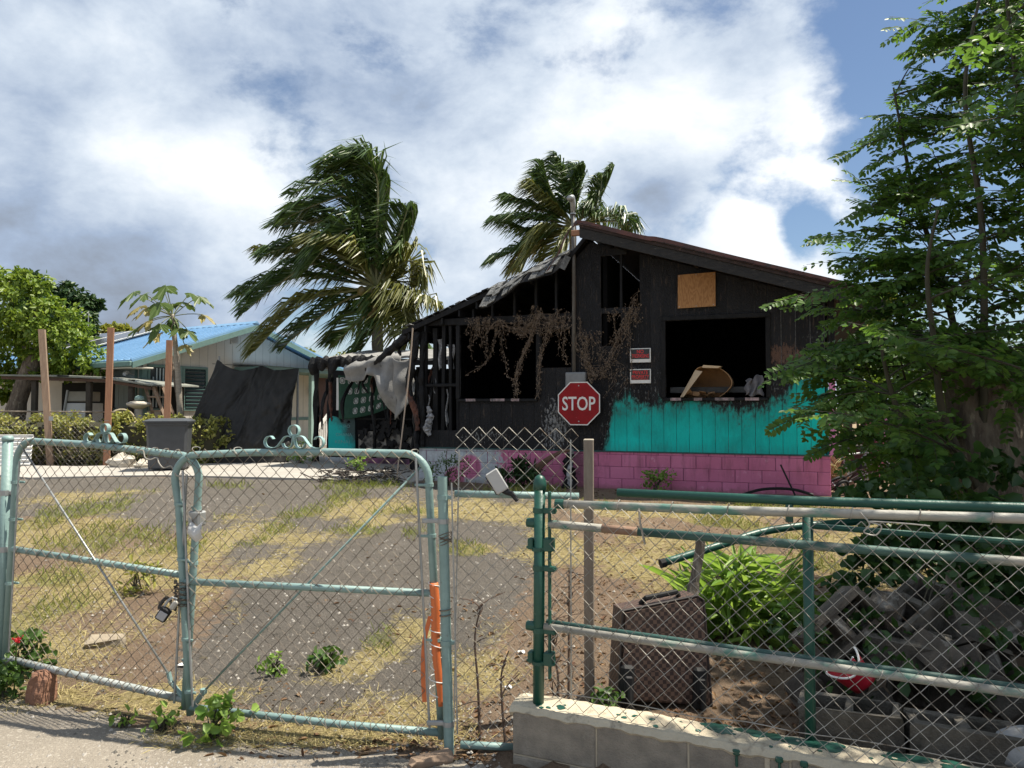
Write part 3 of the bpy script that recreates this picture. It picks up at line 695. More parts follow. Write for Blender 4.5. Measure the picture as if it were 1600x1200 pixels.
for k in range(9): mb.bbox(-.2 + k * .34, -.1, roof_top(-.2 + k * .34) - .22, -.16 + k * .34, 3.6, roof_top(-.2 + k * .34) - .10, .006)
mb.build('rafter', M_char, house, kind='stuff')
# charred fallen beam at the left eave and ragged burnt fragments
def lump(path, rads, name, m, seed=0, parent=house, n=9):
    random.seed(seed); mb = MB(); pts = catmull(path, 6); rr = []
    for i in range(len(pts)):
        t = i / (len(pts) - 1) * (len(rads) - 1); a = int(min(t, len(rads) - 2)); r0 = rads[a] + (rads[a + 1] - rads[a]) * (t - a); rr.append(r0 * rnd(.75, 1.25))
    mb.tube(pts, rr, n); mb.v = [(x + rnd(-.012, .012), y + rnd(-.012, .012), z + rnd(-.012, .012)) for x, y, z in mb.v]
    return mb.build(name, m, parent)
lump([(-1.25, .5, 2.22), (-.95, .4, 2.40), (-.5, .3, 2.66), (-.1, .2, 2.90), (.25, .1, 2.98)], [.03, .075, .095, .09, .07], 'fallen_beam', M_char, 3)
lump([(-.62, .35, 2.56), (-.60, .33, 2.42), (-.57, .32, 2.36)], [.05, .03, .012], 'charred_splinter', M_char, 4)
M_burnt_red = mat('burnt_red_wood', (.13, .045, .025), (.03, .018, .015), 9, .8, .6, 30)
lump([(-.02, -.05, 2.75), (-.10, -.08, 2.2), (-.18, -.08, 1.75), (-.05, -.06, 1.3), (-.02, -.05, .63)], [.05, .07, .06, .05, .05], 'charred_post', M_char, 5)
lump([(-.20, -.10, 1.75), (-.12, -.10, 1.5), (-.02, -.1, 1.25), (.02, -.1, .95)], [.03, .055, .05, .04], 'charred_post', M_burnt_red, 6)
lump([(.10, -.03, 2.6), (.06, -.05, 1.9), (.10, -.04, 1.1), (.08, -.03, .64)], [.04, .05, .06, .05], 'charred_post', M_char, 8)
M_ash = mat('ash_white', (.40, .40, .41), (.10, .10, .11), 18, .9, .4, 40)
lump([(.22, -.06, 1.38), (.26, -.07, 1.20), (.20, -.06, 1.0), (.24, -.05, .85)], [.03, .06, .075, .03], 'ash_lump', M_ash, 9)
for (x, z0, z1, wd) in ((.38, 2.05, 2.62, .12), (.60, 2.0, 2.52, .16), (.28, 1.6, 1.9, .04), (.52, 1.0, 1.7, .04), (.15, 1.2, 1.6, .03)):
    a = rnd(.1, .2); mb = MB(); mb.sheet(lambda u, v: (x + (u - .5) * wd * (1 - .5 * v) + .02 * math.sin(v * 7), .09 + .03 * math.sin(u * 5 + v * 3), z1 - (z1 - z0) * v * (1 - a * u)), 5, 6, .006)
    mb.build('torn_sheet', M_ash, house)
# --- service mast, meter box
mb = MB(); mb.tube([(2.965, -.06, 1.95), (2.965, -.06, 4.0), (2.965, -.10, 4.75)], .032, 10); mb.build('conduit', mat('sooty_conduit', (.15, .145, .14), (.06, .055, .052), 9, .6, stretch=(1, 1, .5)), house, True)
mb = MB(); mb.tube([(2.965, -.10, 4.70), (2.965, -.10, 4.86), (2.955, -.16, 4.93), (2.94, -.25, 4.90)], [.04, .05, .06, .05], 12); mb.build('weatherhead', M_galv, house, True)
mb = MB(); mb.lathe([(.052, 0), (.052, .02)], 14, (0, 0, 0), Matrix.Translation((2.965, -.10, 4.66))); mb.build('mast_collar', M_galv, house)
mb = MB(); mb.bbox(2.83, -.13, 1.62, 3.18, .0, 1.96, .012); mb.bbox(2.85, -.137, 1.64, 3.16, -.125, 1.94, .004); mb.build('meter_box', mat('grey_meter_box', (.22, .23, .24), (.15, .155, .16), 7, .5), house)
# thin pale line hanging down in front of the left corner
line = thing('hanging_cord', 'thin pale cord hanging slanted before the burnt left corner', 'cord', HM @ Vector((-.10, -.5, .06)), HA)
mb = MB(); mb.tube(catmull([(.22, 0, 2.72), (.17, -.02, 2.0), (.06, -.04, 1.0), (-.04, -.06, .15), (-.06, 0, .0)], 6), .013, 6); mb.build('cord', mat('pale_cord', (.46, .36, .28), (.38, .30, .24), 5, .7), line)

# --- text as flat meshes
def text_mesh(body, wd, ht, bold=0.0):
    cu = bpy.data.curves.new('text', 'FONT'); cu.body = body; cu.align_x = 'CENTER'; cu.offset = bold; cu.resolution_u = 3
    o = bpy.data.objects.new('text', cu); COL.objects.link(o)
    bpy.context.view_layer.update()
    me = bpy.data.meshes.new_from_object(o); bpy.data.objects.remove(o); bpy.data.curves.remove(cu)
    co = np.zeros(len(me.vertices) * 3, dtype=np.float32); me.vertices.foreach_get('co', co); co = co.reshape(-1, 3)
    mn, mx = co.min(0), co.max(0); c = (mn + mx) / 2; s = (wd / (mx[0] - mn[0]), ht / (mx[1] - mn[1]))
    nw = np.zeros_like(co); nw[:, 0] = (co[:, 0] - c[0]) * s[0]; nw[:, 2] = (co[:, 1] - c[1]) * s[1]
    me.vertices.foreach_set('co', nw.ravel()); me.update(); me.materials.clear(); return me
def text(body, wd, ht, name, m, parent, loc, bold=0.0, rot=(0, 0, 0)):
    o = finish(text_mesh(body, wd, ht, bold), name, m, parent); o.location = loc; o.rotation_euler = rot; return o
# --- stop sign on the wall
M_signred = mat('sign_red', (.30, .004, .009), (.22, .003, .007), 5, .5, c3=(.36, .09, .09), th=.74, s3=14, spec=.25)
M_signwhite = mat('sign_white', (.75, .74, .72), (.66, .65, .63), 6, .4)
stop = thing('stop_sign', 'red octagonal stop sign hung on the charred front wall', 'sign', HM @ Vector((3.07, -.15, 1.43)), HA)
def octa(r, y0, y1):
    P = [(r / math.cos(R(22.5)) * math.cos(R(22.5 + 45 * k)), r / math.cos(R(22.5)) * math.sin(R(22.5 + 45 * k))) for k in range(8)]
    return MB().prism(P[::-1], lambda x, z: (x, y0, z), lambda x, z: (x, y1, z))
octa(.365, 0, .004).build('plate', M_signwhite, stop); octa(.347, -.002, .002).build('face', M_signred, stop)
text('STOP', .575, .235, 'lettering', M_signwhite, stop, (0, -.0035, 0), .012)
for z in (.30, -.30): MB().lathe([(.012, 0), (.012, .005)], 8, (0, 0, 0), Matrix.Translation((0, -.002, z)) @ Matrix.Rotation(R(90), 4, 'X')).build('bolt', M_galv, stop)
MB().box(-.03, .004, -.34, .03, .14, .34).build('bracket', M_galv, stop)
# --- two warning signs
M_signblk = mat('sign_black', (.012, .012, .012), (.018, .018, .018), 5, .4)
M_letter = mat('sign_red_letter', (.78, .03, .03), (.68, .025, .025), 6, .5)
for nm, z, L1, L2, lab in (('warning_sign', 2.225, 'NO', 'TRESPASSING', 'small black sign with red letters reading NO TRESPASSING'), ('warning_sign', 1.88, 'PRIVATE', 'PROPERTY', 'small black sign with red letters reading PRIVATE PROPERTY')):
    s = thing(nm, lab, 'sign', HM @ Vector((4.09, -.03, z)), HA, 'warning signs on the burnt wall')
    MB().bbox(-.172, -.004, -.118, .172, .004, .118, .004).build('plate', M_signwhite, s)
    MB().box(-.155, -.0058, -.062, .155, 0, .104).build('panel', M_signblk, s)
    w1 = .11 if L1 == 'NO' else .25
    text(L1, w1, .060, 'lettering', M_letter, s, (0, -.0075, .062), .006)
    text(L2, .285, .060, 'lettering', M_letter, s, (0, -.0075, -.010), .006)
    if L1 == 'PRIVATE': text('NO TRESPASSING', .25, .016, 'lettering', M_letter, s, (0, -.0075, -.0505))
    for a in (-.155, .155):
        for b in (-.10, .10): MB().box(a - .005, -.007, b - .005, a + .005, -.003, b + .005).build('nail', M_galv, s)
# --- folded cardboard box lying in the right window
M_card = mat('cardboard', (.42, .25, .125), (.33, .19, .09), 3, .85, .15, 60, c3=(.09, .05, .03), th=.63, soft=.12, s3=3)
M_cardpale = mat('pale_cardboard', (.58, .44, .29), (.48, .35, .22), 3, .85)
box = thing('cardboard_box', 'large crumpled open cardboard box lying in the right window opening', 'box', HM @ Vector((5.1, .12, 1.53)), HA)
prof = catmull([(-.36, -.005), (-.24, .20), (-.12, .44), (.02, .49), (.22, .47), (.37, .36), (.43, .22), (.36, .10), (.24, .01)], 5)
pr = [(q.x, q.y) for q in prof]
def extr(mb, P, y0, y1, th=.008):
    V = []; F = []
    for i, (x, z) in enumerate(P):
        a = P[max(i - 1, 0)]; b = P[min(i + 1, len(P) - 1)]; l = math.hypot(b[0] - a[0], b[1] - a[1]); nx, nz = (a[1] - b[1]) / l * th, (b[0] - a[0]) / l * th
        V += [(x, y0, z), (x, y1, z), (x + nx, y1, z + nz), (x + nx, y0, z + nz)]
    for i in range(len(P) - 1):
        for k in range(4):
            l = (k + 1) % 4; F.append((i * 4 + k, i * 4 + l, i * 4 + 4 + l, i * 4 + 4 + k))
    F += [(0, 1, 2, 3), tuple((len(P) - 1) * 4 + k for k in (3, 2, 1, 0))]
    mb.add(V, F)
mb = MB(); extr(mb, pr, -.10, .45); mb.build('side', M_card, box)
mb = MB(); mb.prism([(x, z) for x, z in pr], lambda x, z: (x, .44, z), lambda x, z: (x, .45, z)); mb.build('bottom', M_card, box)
mb = MB(); mb.add([(-.37, -.11, -.0), (-.12, -.16, .43), (-.0, -.30, .40), (-.30, -.28, .0), (-.375, -.11, .0), (-.125, -.16, .436), (-.0, -.306, .406), (-.305, -.286, .0)], [(0, 1, 2, 3), (7, 6, 5, 4), (0, 4, 5, 1), (1, 5, 6, 2), (2, 6, 7, 3), (3, 7, 4, 0)]); mb.build('flap', M_cardpale, box)
mb = MB(); mb.prism([(-.02, .475), (.22, .462), (.28, .49), (.0, .515)], lambda x, z: (x, -.16, z), lambda x, z: (x, .1, z)); mb.build('flap', M_cardpale, box)
mb = MB(); random.seed(3)
for k in range(12):
    x = rnd(-.28, .1); mb.box(-.05, -.05, -.003, .06, .04, .003, Matrix.Translation((x, rnd(-.08, .2), rnd(.02, .09))) @ Matrix.Rotation(rnd(-.9, .9), 4, 'Y') @ Matrix.Rotation(rnd(-1, 1), 4, 'X'))
mb.build('torn_scraps', M_card, box, kind='stuff')
rag = thing('grey_rag', 'grey crumpled cloth hanging in the corner of the right window', 'cloth', HM @ Vector((5.9, .02, 1.53)), HA)
mb = MB(); mb.sheet(lambda u, v: (-.16 + .26 * u + .02 * math.sin(v * 9 + u * 6), .03 - .06 * v + .035 * math.sin(u * 17 + v * 4), .02 + (.24 + .10 * u) * (1 - v) + .02 * math.sin(u * 11)), 26, 12, .006); mb.build('cloth', mat('grey_cloth', (.17, .165, .18), (.11, .105, .115), 12, .95), rag, True)
mb = MB(); mb.bbox(4.53, .25, 1.60, 5.95, .28, 1.70, .01); mb.build('ceiling_scrap', mat('ashen_board', (.10, .10, .10), (.05, .05, .05), 8, .9), house)

# --- dead vines on the wall
M_vine = mat('dead_vine', (.24, .18, .13), (.10, .07, .05), 14, .9)
def vine(name, lab, strands, leafn, seed, org):
    random.seed(seed); t = thing(name, lab, 'dead vine', HM @ Vector(org), HA, 'dead vines on the burnt house')
    mb = MB(); O = Vector(org); lp = []
    for path, rad, cnt, spread in strands:
        for c in range(max(1, int(cnt * .5))):
            k0 = rnd(0, .25) if c else 0; k1 = rnd(.7, 1.08) if c else 1
            base = catmull([Vector(q) for q in path], 8); m_ = len(base); a, b = int(k0 * m_), min(int(k1 * m_), m_)
            off = Vector((rnd(-1, 1), rnd(-.5, .3), rnd(-.6, .6))) * spread * 1.35; ph = rnd(0, 9)
            pts = [q - O + off * (1 - .35 * abs(i / m_ - .5)) + Vector((math.sin(i * .9 + ph), .5 * math.sin(i * 1.3 + ph), math.cos(i * .8 + ph))) * spread * .42 for i, q in enumerate(base[a:b])]
            if len(pts) < 3: continue
            mb.tube(pts, [rad * rnd(.25, .6)] * len(pts), 4); lp += pts
    mb.build('stem', M_vine, t)
    P = np.array([tuple(q) for q in lp]); leafn = int(leafn * 1.3); ix = RNG.integers(0, len(P), leafn); n = leafn
    pos = P[ix] + RNG.normal(0, .022, (n, 3)); d = RNG.normal(0, .5, (n, 3)); d[:, 2] -= .9
    V, F = leaf_mesh(pos, d, RNG.normal(0, 1, (n, 3)), RNG.uniform(.012, .05, n), RNG.uniform(.008, .022, n)); np_mesh('dry_leaves', V, F, M_vine, t, kind='stuff')
Y = -.07
vine('dead_vine', 'brown dead vine draped in loops above the left window', [
    ([(1.0, Y, 2.93), (1.35, Y, 2.78), (1.6, Y, 2.86), (2.0, Y, 2.70), (2.35, Y, 2.96), (2.6, Y, 2.80), (2.9, Y, 2.98)], .006, 16, .07),
    ([(1.15, Y, 2.95), (1.18, Y, 2.75), (1.14, Y, 2.55)], .005, 6, .04),
    ([(2.3, Y, 3.12), (2.15, Y, 2.85), (2.05, Y, 2.62)], .006, 10, .05), ([(2.75, Y, 3.10), (2.6, Y, 2.8), (2.5, Y, 2.5)], .006, 10, .05),
    ([(2.05, Y, 2.9), (2.5, Y, 2.75), (2.9, Y, 2.8)], .006, 8, .12)], 700, 3, (2.0, -.07, 2.9))
vine('dead_vine', 'thick dead vine strand falling slantwise across the left window', [
    ([(2.35, Y, 3.05), (2.2, Y, 2.6), (2.02, Y, 2.2), (1.92, Y, 1.85), (1.93, Y, 1.55)], .007, 16, .035),
    ([(1.55, Y, 2.8), (1.45, Y, 2.4), (1.3, Y, 2.15), (.95, Y, 1.95)], .005, 5, .025),
    ([(1.65, Y, 2.7), (1.72, Y, 2.2), (1.85, Y, 1.85)], .004, 4, .03)], 500, 4, (2.1, -.07, 2.3))
vine('dead_vine', 'dead vine hanging straight beside the right edge of the left window', [
    ([(2.55, Y, 2.9), (2.45, Y, 2.5), (2.36, Y, 2.2), (2.34, Y, 1.8), (2.33, Y, 1.55)], .006, 10, .03),
    ([(2.75, Y, 2.95), (2.72, Y, 2.5), (2.78, Y, 2.1)], .005, 6, .05)], 250, 5, (2.5, -.07, 2.3))
vine('dead_vine', 'dead vine clinging to the electric conduit above the meter', [
    ([(3.02, Y, 3.0), (3.08, Y, 2.5), (3.18, Y, 2.1), (3.3, Y, 1.9), (3.2, Y - .08, 1.85)], .006, 14, .05),
    ([(3.0, Y, 2.6), (3.2, Y, 2.2), (3.5, Y, 2.0)], .005, 8, .09)], 300, 6, (3.1, -.07, 2.4))
vine('dead_vine', 'dead vine spread over the charred boards beside the warning signs', [
    ([(4.08, Y, 3.3), (3.98, Y, 3.0), (3.85, Y, 2.75), (3.72, Y, 2.4), (3.6, Y, 2.1), (3.5, Y, 1.9)], .006, 16, .06),
    ([(4.15, Y, 3.1), (3.95, Y, 2.8), (3.8, Y, 2.5)], .005, 6, .06), ([(3.7, Y, 2.5), (3.5, Y, 2.2), (3.75, Y, 1.9), (3.6, Y, 1.6)], .004, 12, .12),
    ([(3.2, Y, 2.1), (3.5, Y, 1.95), (3.8, Y, 2.1)], .004, 8, .12)], 420, 7, (3.8, -.07, 2.6))

def hang(n_, x0, x1, z0, l0, l1, sd):
    rs = random.Random(sd); o = []
    for k in range(n_):
        x = rs.uniform(x0, x1); z = z0 + rs.uniform(-.08, .06); l = rs.uniform(l0, l1) * rs.random() ** .6; dx = rs.uniform(-.08, .08)
        o.append(([(x, Y, z), (x + dx * .4, Y - .02, z - l * .4), (x + dx, Y, z - l * .75), (x + dx * .7 + rs.uniform(-.03, .03), Y, z - l)], .005, 2, .012))
    return o
vine('dead_vine', 'fringe of many thin dead strands hanging from the beam over the left window', hang(46, .98, 2.94, 2.95, .15, .75, 1), 700, 8, (2.0, -.07, 2.9))
vine('dead_vine', 'thin dead strands trailing over the boards right of the conduit', hang(16, 3.05, 3.4, 2.6, .2, .8, 2) + hang(14, 3.5, 4.1, 3.0, .3, 1.1, 3), 360, 9, (3.5, -.07, 2.6))

# --- lanai / car port wing set back on the left, part of the same house
LA = thing('burnt_lanai', 'burnt open lean-to with grey membrane roof joined to the left of the black house', 'lean-to', HM @ Vector((-2.4, 3.0, .06)), HA)
LM = Vector((-2.4, 3.0, .06))                 # its frame: house frame shifted
def L(x, y, z): return (x - LM.x, y - LM.y, z - LM.z)
def lstud(x, z0, z1, y=2.78, wd=.1, m=None, seed=1):
    return lump([L(x, y, z0), L(x + rnd(-.02, .02), y, (z0 + z1) / 2), L(x, y, z1)], [wd * .55, wd * .5, wd * .5], 'post', m or M_char, seed, LA, 6)
for i, (x, a, b, wd) in enumerate(((-4.33, .05, 2.35, .13), (-3.95, .1, 2.3, .10), (-3.38, 1.0, 2.3, .16), (-2.72, .05, 2.3, .07), (-2.36, .05, 1.4, .07), (-1.95, .05, 2.3, .12), (-1.55, .05, 2.3, .1), (-1.1, .05, 2.3, .14))): lstud(x, a, b, 3.0, wd, None, 20 + i)
mb = MB(); mb.bbox(*L(-3.5, 2.98, 1.07), *L(-1.2, 3.06, 1.12), .01); mb.build('rail', M_char, LA)
mb = MB(); mb.bbox(*L(-3.66, 2.0, 2.28), *L(-.05, 2.14, 2.42), .015); mb.build('beam', M_char, LA)
M_canvas = mat('grey_roof_membrane', (.25, .245, .235), (.16, .157, .15), 3.5, .95, .35, 30, c3=(.10, .10, .098), th=.66, s3=5)
mb = MB(); mb.sheet(lambda u, v: L(-3.70 + 3.70 * u, 1.95 + 2.15 * v, 2.44 + .36 * v + .03 * math.sin(u * 13) * (1 - v) + .02 * math.sin(u * 31)), 40, 10, .05); mb.build('roof_membrane', M_canvas, LA)
mb = MB()
random.seed(12)
mb.sheet(lambda u, v: L(-3.73 + 1.75 * u, 1.90 - .07 * math.sin(v * 3) + .03 * math.sin(u * 37 + v * 4) + .02 * math.sin(u * 71), 2.48 - (.24 + .07 * math.sin(u * 23) + .06 * math.sin(u * 41) + .04 * math.sin(u * 9)) * v + .02 * math.sin(u * 57)), 70, 5, .04); mb.build('burnt_edge', M_char, LA)
# torn membrane hanging down in folds
def tear(u, v):
    x = -2.75 + 1.35 * u; top = 2.48
    low = (1.98, 1.92, 1.96, 2.08, 2.04, 1.75, 1.35, 1.12)
    k = u * 7; a = int(min(k, 6)); lo_ = low[a] + (low[a + 1] - low[a]) * (k - a)
    return L(x + .10 * v * math.sin(u * 6), 1.90 - .18 * math.sin(v * 2.4) + .06 * math.sin(u * 19 + v * 3) + .05 * math.sin(v * 9 + u * 5), top - (top - lo_) * v)
mb = MB(); mb.sheet(tear, 44, 16, .012); mb.build('torn_membrane', M_canvas, LA, True)
def tear2(u, v):
    return L(-1.55 + .42 * u + .10 * v, 1.75 - .1 * math.sin(u * 4) + .04 * math.sin(v * 11), 2.45 - v * (1.35 - .55 * u) - .1 * math.sin(u * 3))
mb = MB(); mb.sheet(tear2, 10, 16, .012); mb.build('torn_membrane', M_canvas, LA, True)
# curtain of dark green cloth with white squares
M_gcl = mat('dark_green_cloth', (.012, .05, .032), (.02, .07, .045), 8, .9)
M_sq = mat('white_print', (.48, .52, .52), (.34, .37, .37), 22, .9)
def curt(u, v): return Vector(L(-3.62 + 1.55 * u - .2 * v * u, 2.86 + .03 * math.sin(u * 8 + v * 2) - .0, 2.18 - .12 * math.sin(u * 2.2 + .4) - (1.05 - .18 * u) * v + .10 * u))
mb = MB(); mb.sheet(curt, 24, 14, .006); cur = mb.build('curtain', M_gcl, LA, True)
for i in range(7):
    for j in range(4):
        if (i < 2 and j > 1) or (i == 0 and j > 0): continue
        u0, u1, v0, v1 = (i + .12) / 7, (i + .88) / 7, (j + .12) / 4.2, (j + .86) / 4.2
        c = curt((u0 + u1) / 2, (v0 + v1) / 2); hx = (curt(u1, v0) - curt(u0, v0)) * .5; hz = (curt(u0, v0) - curt(u0, v1)) * .5; nn = Vector((0, -1, 0))
        mb = MB(); poly = []
        for k in range(12):
            a = 2 * math.pi * k / 12; ca, sa = math.cos(a), math.sin(a); e_ = max(abs(ca), abs(sa)); f_ = .80 + .2 * (1 / max(abs(ca), abs(sa)) - 1)
            poly.append((ca / e_ * f_, sa / e_ * f_))
        mb.prism(poly, lambda p, q: c + hx * p + hz * q + nn * .017, lambda p, q: c + hx * p + hz * q + nn * .010); sq = mb.build('square', M_sq, cur)
mb = MB()
for i in range(7):
    for j in range(4):
        if (i < 2 and j > 1) or (i == 0 and j > 0): continue
        c = curt((i + .5) / 7, (j + .49) / 4.2)
        ring = [c + Vector((.045 * math.cos(2 * math.pi * k / 10), -.020, .055 * math.sin(2 * math.pi * k / 10))) for k in range(10)]; mb.tube(ring, .008, 4, closed=True)
mb.build('ring_print', M_signblk, cur, kind='stuff')
# white stand-in for the neighbour's wall seen through, turquoise scorched board, sooty block wall
MB().bbox(*L(-3.80, 3.05, 1.30), *L(-3.42, 3.08, 2.08), .004).build('neighbour_wall_stand_in', M_white, LA)
def arch(x0, x1, z0, z1):
    P = [(x0, z0), (x1, z0), (x1, z1 - .12)]; n = 6
    xm = (x0 + x1) / 2
    P += [(x1 - .02, z1 - .03), (x1 - .12, z1), (xm + .10, z1 - .03), (xm, z1 - .14), (xm - .10, z1 - .02), (x0 + .12, z1 + .02), (x0 + .02, z1 - .04), (x0, z1 - .14)]
    return P
def teal_board_mat():
    m = bpy.data.materials.new('scorched_turquoise_board'); m.use_nodes = True; t = NT(m.node_tree); t.t.nodes.clear()
    out = t.n('ShaderNodeOutputMaterial'); bs = t.n('ShaderNodeBsdfPrincipled'); t.link(bs.outputs[0], out.inputs[0])
    V = t.n('ShaderNodeTexCoord').outputs['Object']; sp = t.n('ShaderNodeSeparateXYZ'); t.link(V, sp.inputs[0]); x, z = sp.outputs[0], sp.outputs[2]
    n1 = t.noise(V, 6, 7, .65)
    d = t.math('SUBTRACT', t.math('ADD', t.math('MULTIPLY', t.math('SUBTRACT', -1.0 - .1, x), .9), .62), t.math('MULTIPLY', z, .75))
    d = t.math('MULTIPLY_ADD', t.math('SUBTRACT', n1, .5), .7, d)
    t.link(t.mix(t.map(d, -.1, .25), (.03, .06, .06), (.0, .42, .40)), bs.inputs['Base Color']); bs.inputs['Roughness'].default_value = .75
    return m
P = arch(-3.93, -3.20, .22, 1.14)
mb = MB(); mb.prism(P, lambda x, z: L(x, 2.93, z), lambda x, z: L(x, 2.97, z)); tb = mb.build('painted_board', teal_board_mat(), LA)
M_chalk = mat('chalk_scratch', (.16, .36, .36), (.12, .28, .28), 9, .9)
for s_, x, z, wd in (('HO', -3.42, .92, .17), ('OHANA', -3.50, .72, .44), ('KENAI', -3.54, .55, .40)):
    text(s_, wd, .075, 'lettering', M_chalk, tb, L(x, 2.926, z), -.006)
M_sootwall = mat('sooty_plaster', (.34, .31, .27), (.03, .028, .027), 3.0, .95, .4, 40, amt=(.42, .55))
x = -3.17
for k in range(5):
    MB().bbox(*L(x, 3.03, .04), *L(x + .40, 3.14, .80 + rnd(-.1, .12)), .01).build('block', M_sootwall, LA); x += .425
for k in range(11):
    MB().bbox(*L(-4.0 + k * .402, 2.90, -.03), *L(-3.602 + k * .402 - .006, 3.02, .18), .005).build('block', M_block if k < 2 else mat('sooty_pink', (.30, .10, .20), (.06, .04, .05), 3, .9), LA)
mb = MB(); mb.bbox(*L(-4.5, 3.9, 0), *L(-.1, 3.96, 2.3), .01); mb.build('rear_wall', M_char, LA)
random.seed(17)
for k in range(18):                        # burnt strips hanging and standing about the lean-to
    x = rnd(-3.6, -.3); z1 = rnd(1.9, 2.35); l = rnd(.25, 1.3)
    lump([L(x, 2.2 + rnd(-.2, .5), z1), L(x + rnd(-.08, .08), 2.2, z1 - l * .5), L(x + rnd(-.15, .15), 2.15, z1 - l)], [rnd(.02, .05), rnd(.02, .05), .012], 'charred_strip', M_char if k % 4 else M_burnt_red, 200 + k, LA, 6)
for k in range(10):
    x = rnd(-1.1, -.1); lump([L(x, 1.7, 0), L(x + rnd(-.1, .1), 1.75, rnd(.5, 1.0)), L(x + rnd(-.2, .2), 1.9, rnd(1.2, 2.3))], [rnd(.03, .07), rnd(.03, .06), .02], 'charred_strip', M_char, 300 + k, LA, 6)
random.seed(5); mb = MB()
for k in range(60):
    x = rnd(-3.1, -1.0); z = rnd(.3, 1.0); mb.box(-rnd(.02, .12), -.02, -rnd(.02, .1), rnd(.02, .12), .03, rnd(.02, .1), Matrix.Translation(L(x, 3.0 + rnd(-.05, .05), z)) @ Matrix.Rotation(rnd(-1, 1), 4, 'Y'))
mb.build('char_scraps', M_char, LA, kind='stuff')

# ================================================================== FRONT FENCE, WALL, GATES
random.seed(21)
FO = Vector((0, 3.35, 0)); FA = R(-23); FM = Matrix.Translation(FO) @ Matrix.Rotation(FA, 4, 'Z')
def chain(mb, fn, W_, H0, H1, d=.072, r=.0021, x0=0.0, skew=0.0, sides=4, h1fn=None):
    """woven zigzag wires over a panel: fn(s,h,o) -> point; h1fn(s) gives an uneven top"""
    nw = int(W_ / (d / 2)); st = d / 2
    for i in range(nw + 1):
        top = h1fn(x0 + i * st) if h1fn else H1
        n = int((top - H0) / st); pts = []
        for k in range(n + 1):
            a = (i + (k % 2)) * st if i % 2 == 0 else (i + 1 - (k % 2)) * st
            o = .0025 if (k % 2) ^ (i % 2) else -.0025
            s = x0 + a + skew * k * st; h = H0 + k * st
            s += .004 * math.sin(h * 5.1 + s * 3) + rnd(-.0016, .0016); h += .003 * math.sin(s * 7.7) + rnd(-.0016, .0016)
            pts.append(fn(s, h, o))
        if len(pts) > 1: mb.tube(pts, r, sides, cap=False)
# --- retaining wall of concrete blocks
rw = thing('retaining_wall', 'low grey concrete block wall under the green fence', 'wall', FO, FA)
for ri, (z0, z1) in enumerate(((.052, .243), (-.150, .044))):
    x = 0.0; first = True
    while x < 5.5:
        ln = .2 if (ri == 1 and first) else .39; first = False
        MB().bbox(x + .003, rnd(-.002, .002), z0, x + ln - .003, .19, z1, .006).build('block', M_cmu, rw); x += ln
M_mortar = mat('pale_mortar', (.46, .40, .30), (.36, .31, .24), 7, .95, .5, 60)
mb = MB(); mb.box(.005, .006, -.15, 5.48, .184, .24); mb.build('mortar', M_mortar, rw)
def capfn(u, v):
    x = -.012 + 5.5 * u; y = -.012 + .214 * v; ed = math.sin(v * math.pi)
    lumpy = .004 * math.sin(x * 5.1) + .005 * math.sin(x * 17.3 + v * 5) + .004 * math.sin(x * 43 + v * 9) + .003 * math.sin(x * 91)
    if v < .02 or v > .98: return (x, y + lumpy * .4 + (.004 if v < .5 else -.004), .238 + lumpy * .45)
    return (x, y + lumpy * .15, .252 + .016 * ed + lumpy * .35)
M_cap = mat('cream_mortar_cap', (.50, .44, .33), (.40, .345, .255), 6, .95, .6, 45, c3=(.25, .215, .165), th=.62, s3=10)
mb = MB(); mb.sheet(capfn, 420, 8, .03); mb.v = [(x, y, max(z, .2)) for x, y, z in mb.v]; mb.build('mortar_cap', M_cap, rw)
random.seed(9); mb = MB()                 # spilled green paint
def blot(x, y, r_, z=.2725):
    n = 10; P = [(x + r_ * rnd(.7, 1.2) * math.cos(2 * math.pi * k / n), y + r_ * .7 * rnd(.7, 1.2) * math.sin(2 * math.pi * k / n)) for k in range(n)]
    mb.prism(P, lambda a, b: (a, b, capfn((a + .012) / 5.5, (b + .012) / .214)[2] + .0025), lambda a, b: (a, b, .255))
for k in range(44): blot(rnd(.1, 2.4), rnd(.01, .12), rnd(.004, .014))
for x in (.11, .13, .16, .20, .215): blot(x, rnd(.02, .07), rnd(.010, .018))
for k in range(46):
    x = rnd(.85, 2.4); blot(x, rnd(.09, .16), rnd(.025, .055))
mb.build('paint_spot', M_green_paint, rw, kind='stuff')
mb = MB()
for x, ln in ((.97, .05), (1.13, .09), (1.22, .12), (1.42, .06), (1.6, .15)):
    mb.bbox(x - .005, -.008, .225 - ln, x + .005, -.001, .24, .003); mb.bbox(x - .015, -.012, .222, x + .014, -.002, .246, .006)
mb.build('paint_drip', M_green_paint, rw, kind='stuff')
MB().bbox(1.075, -.0045, .06, 1.095, .0, .235, .002).build('mortar_smear', M_mortar, rw)

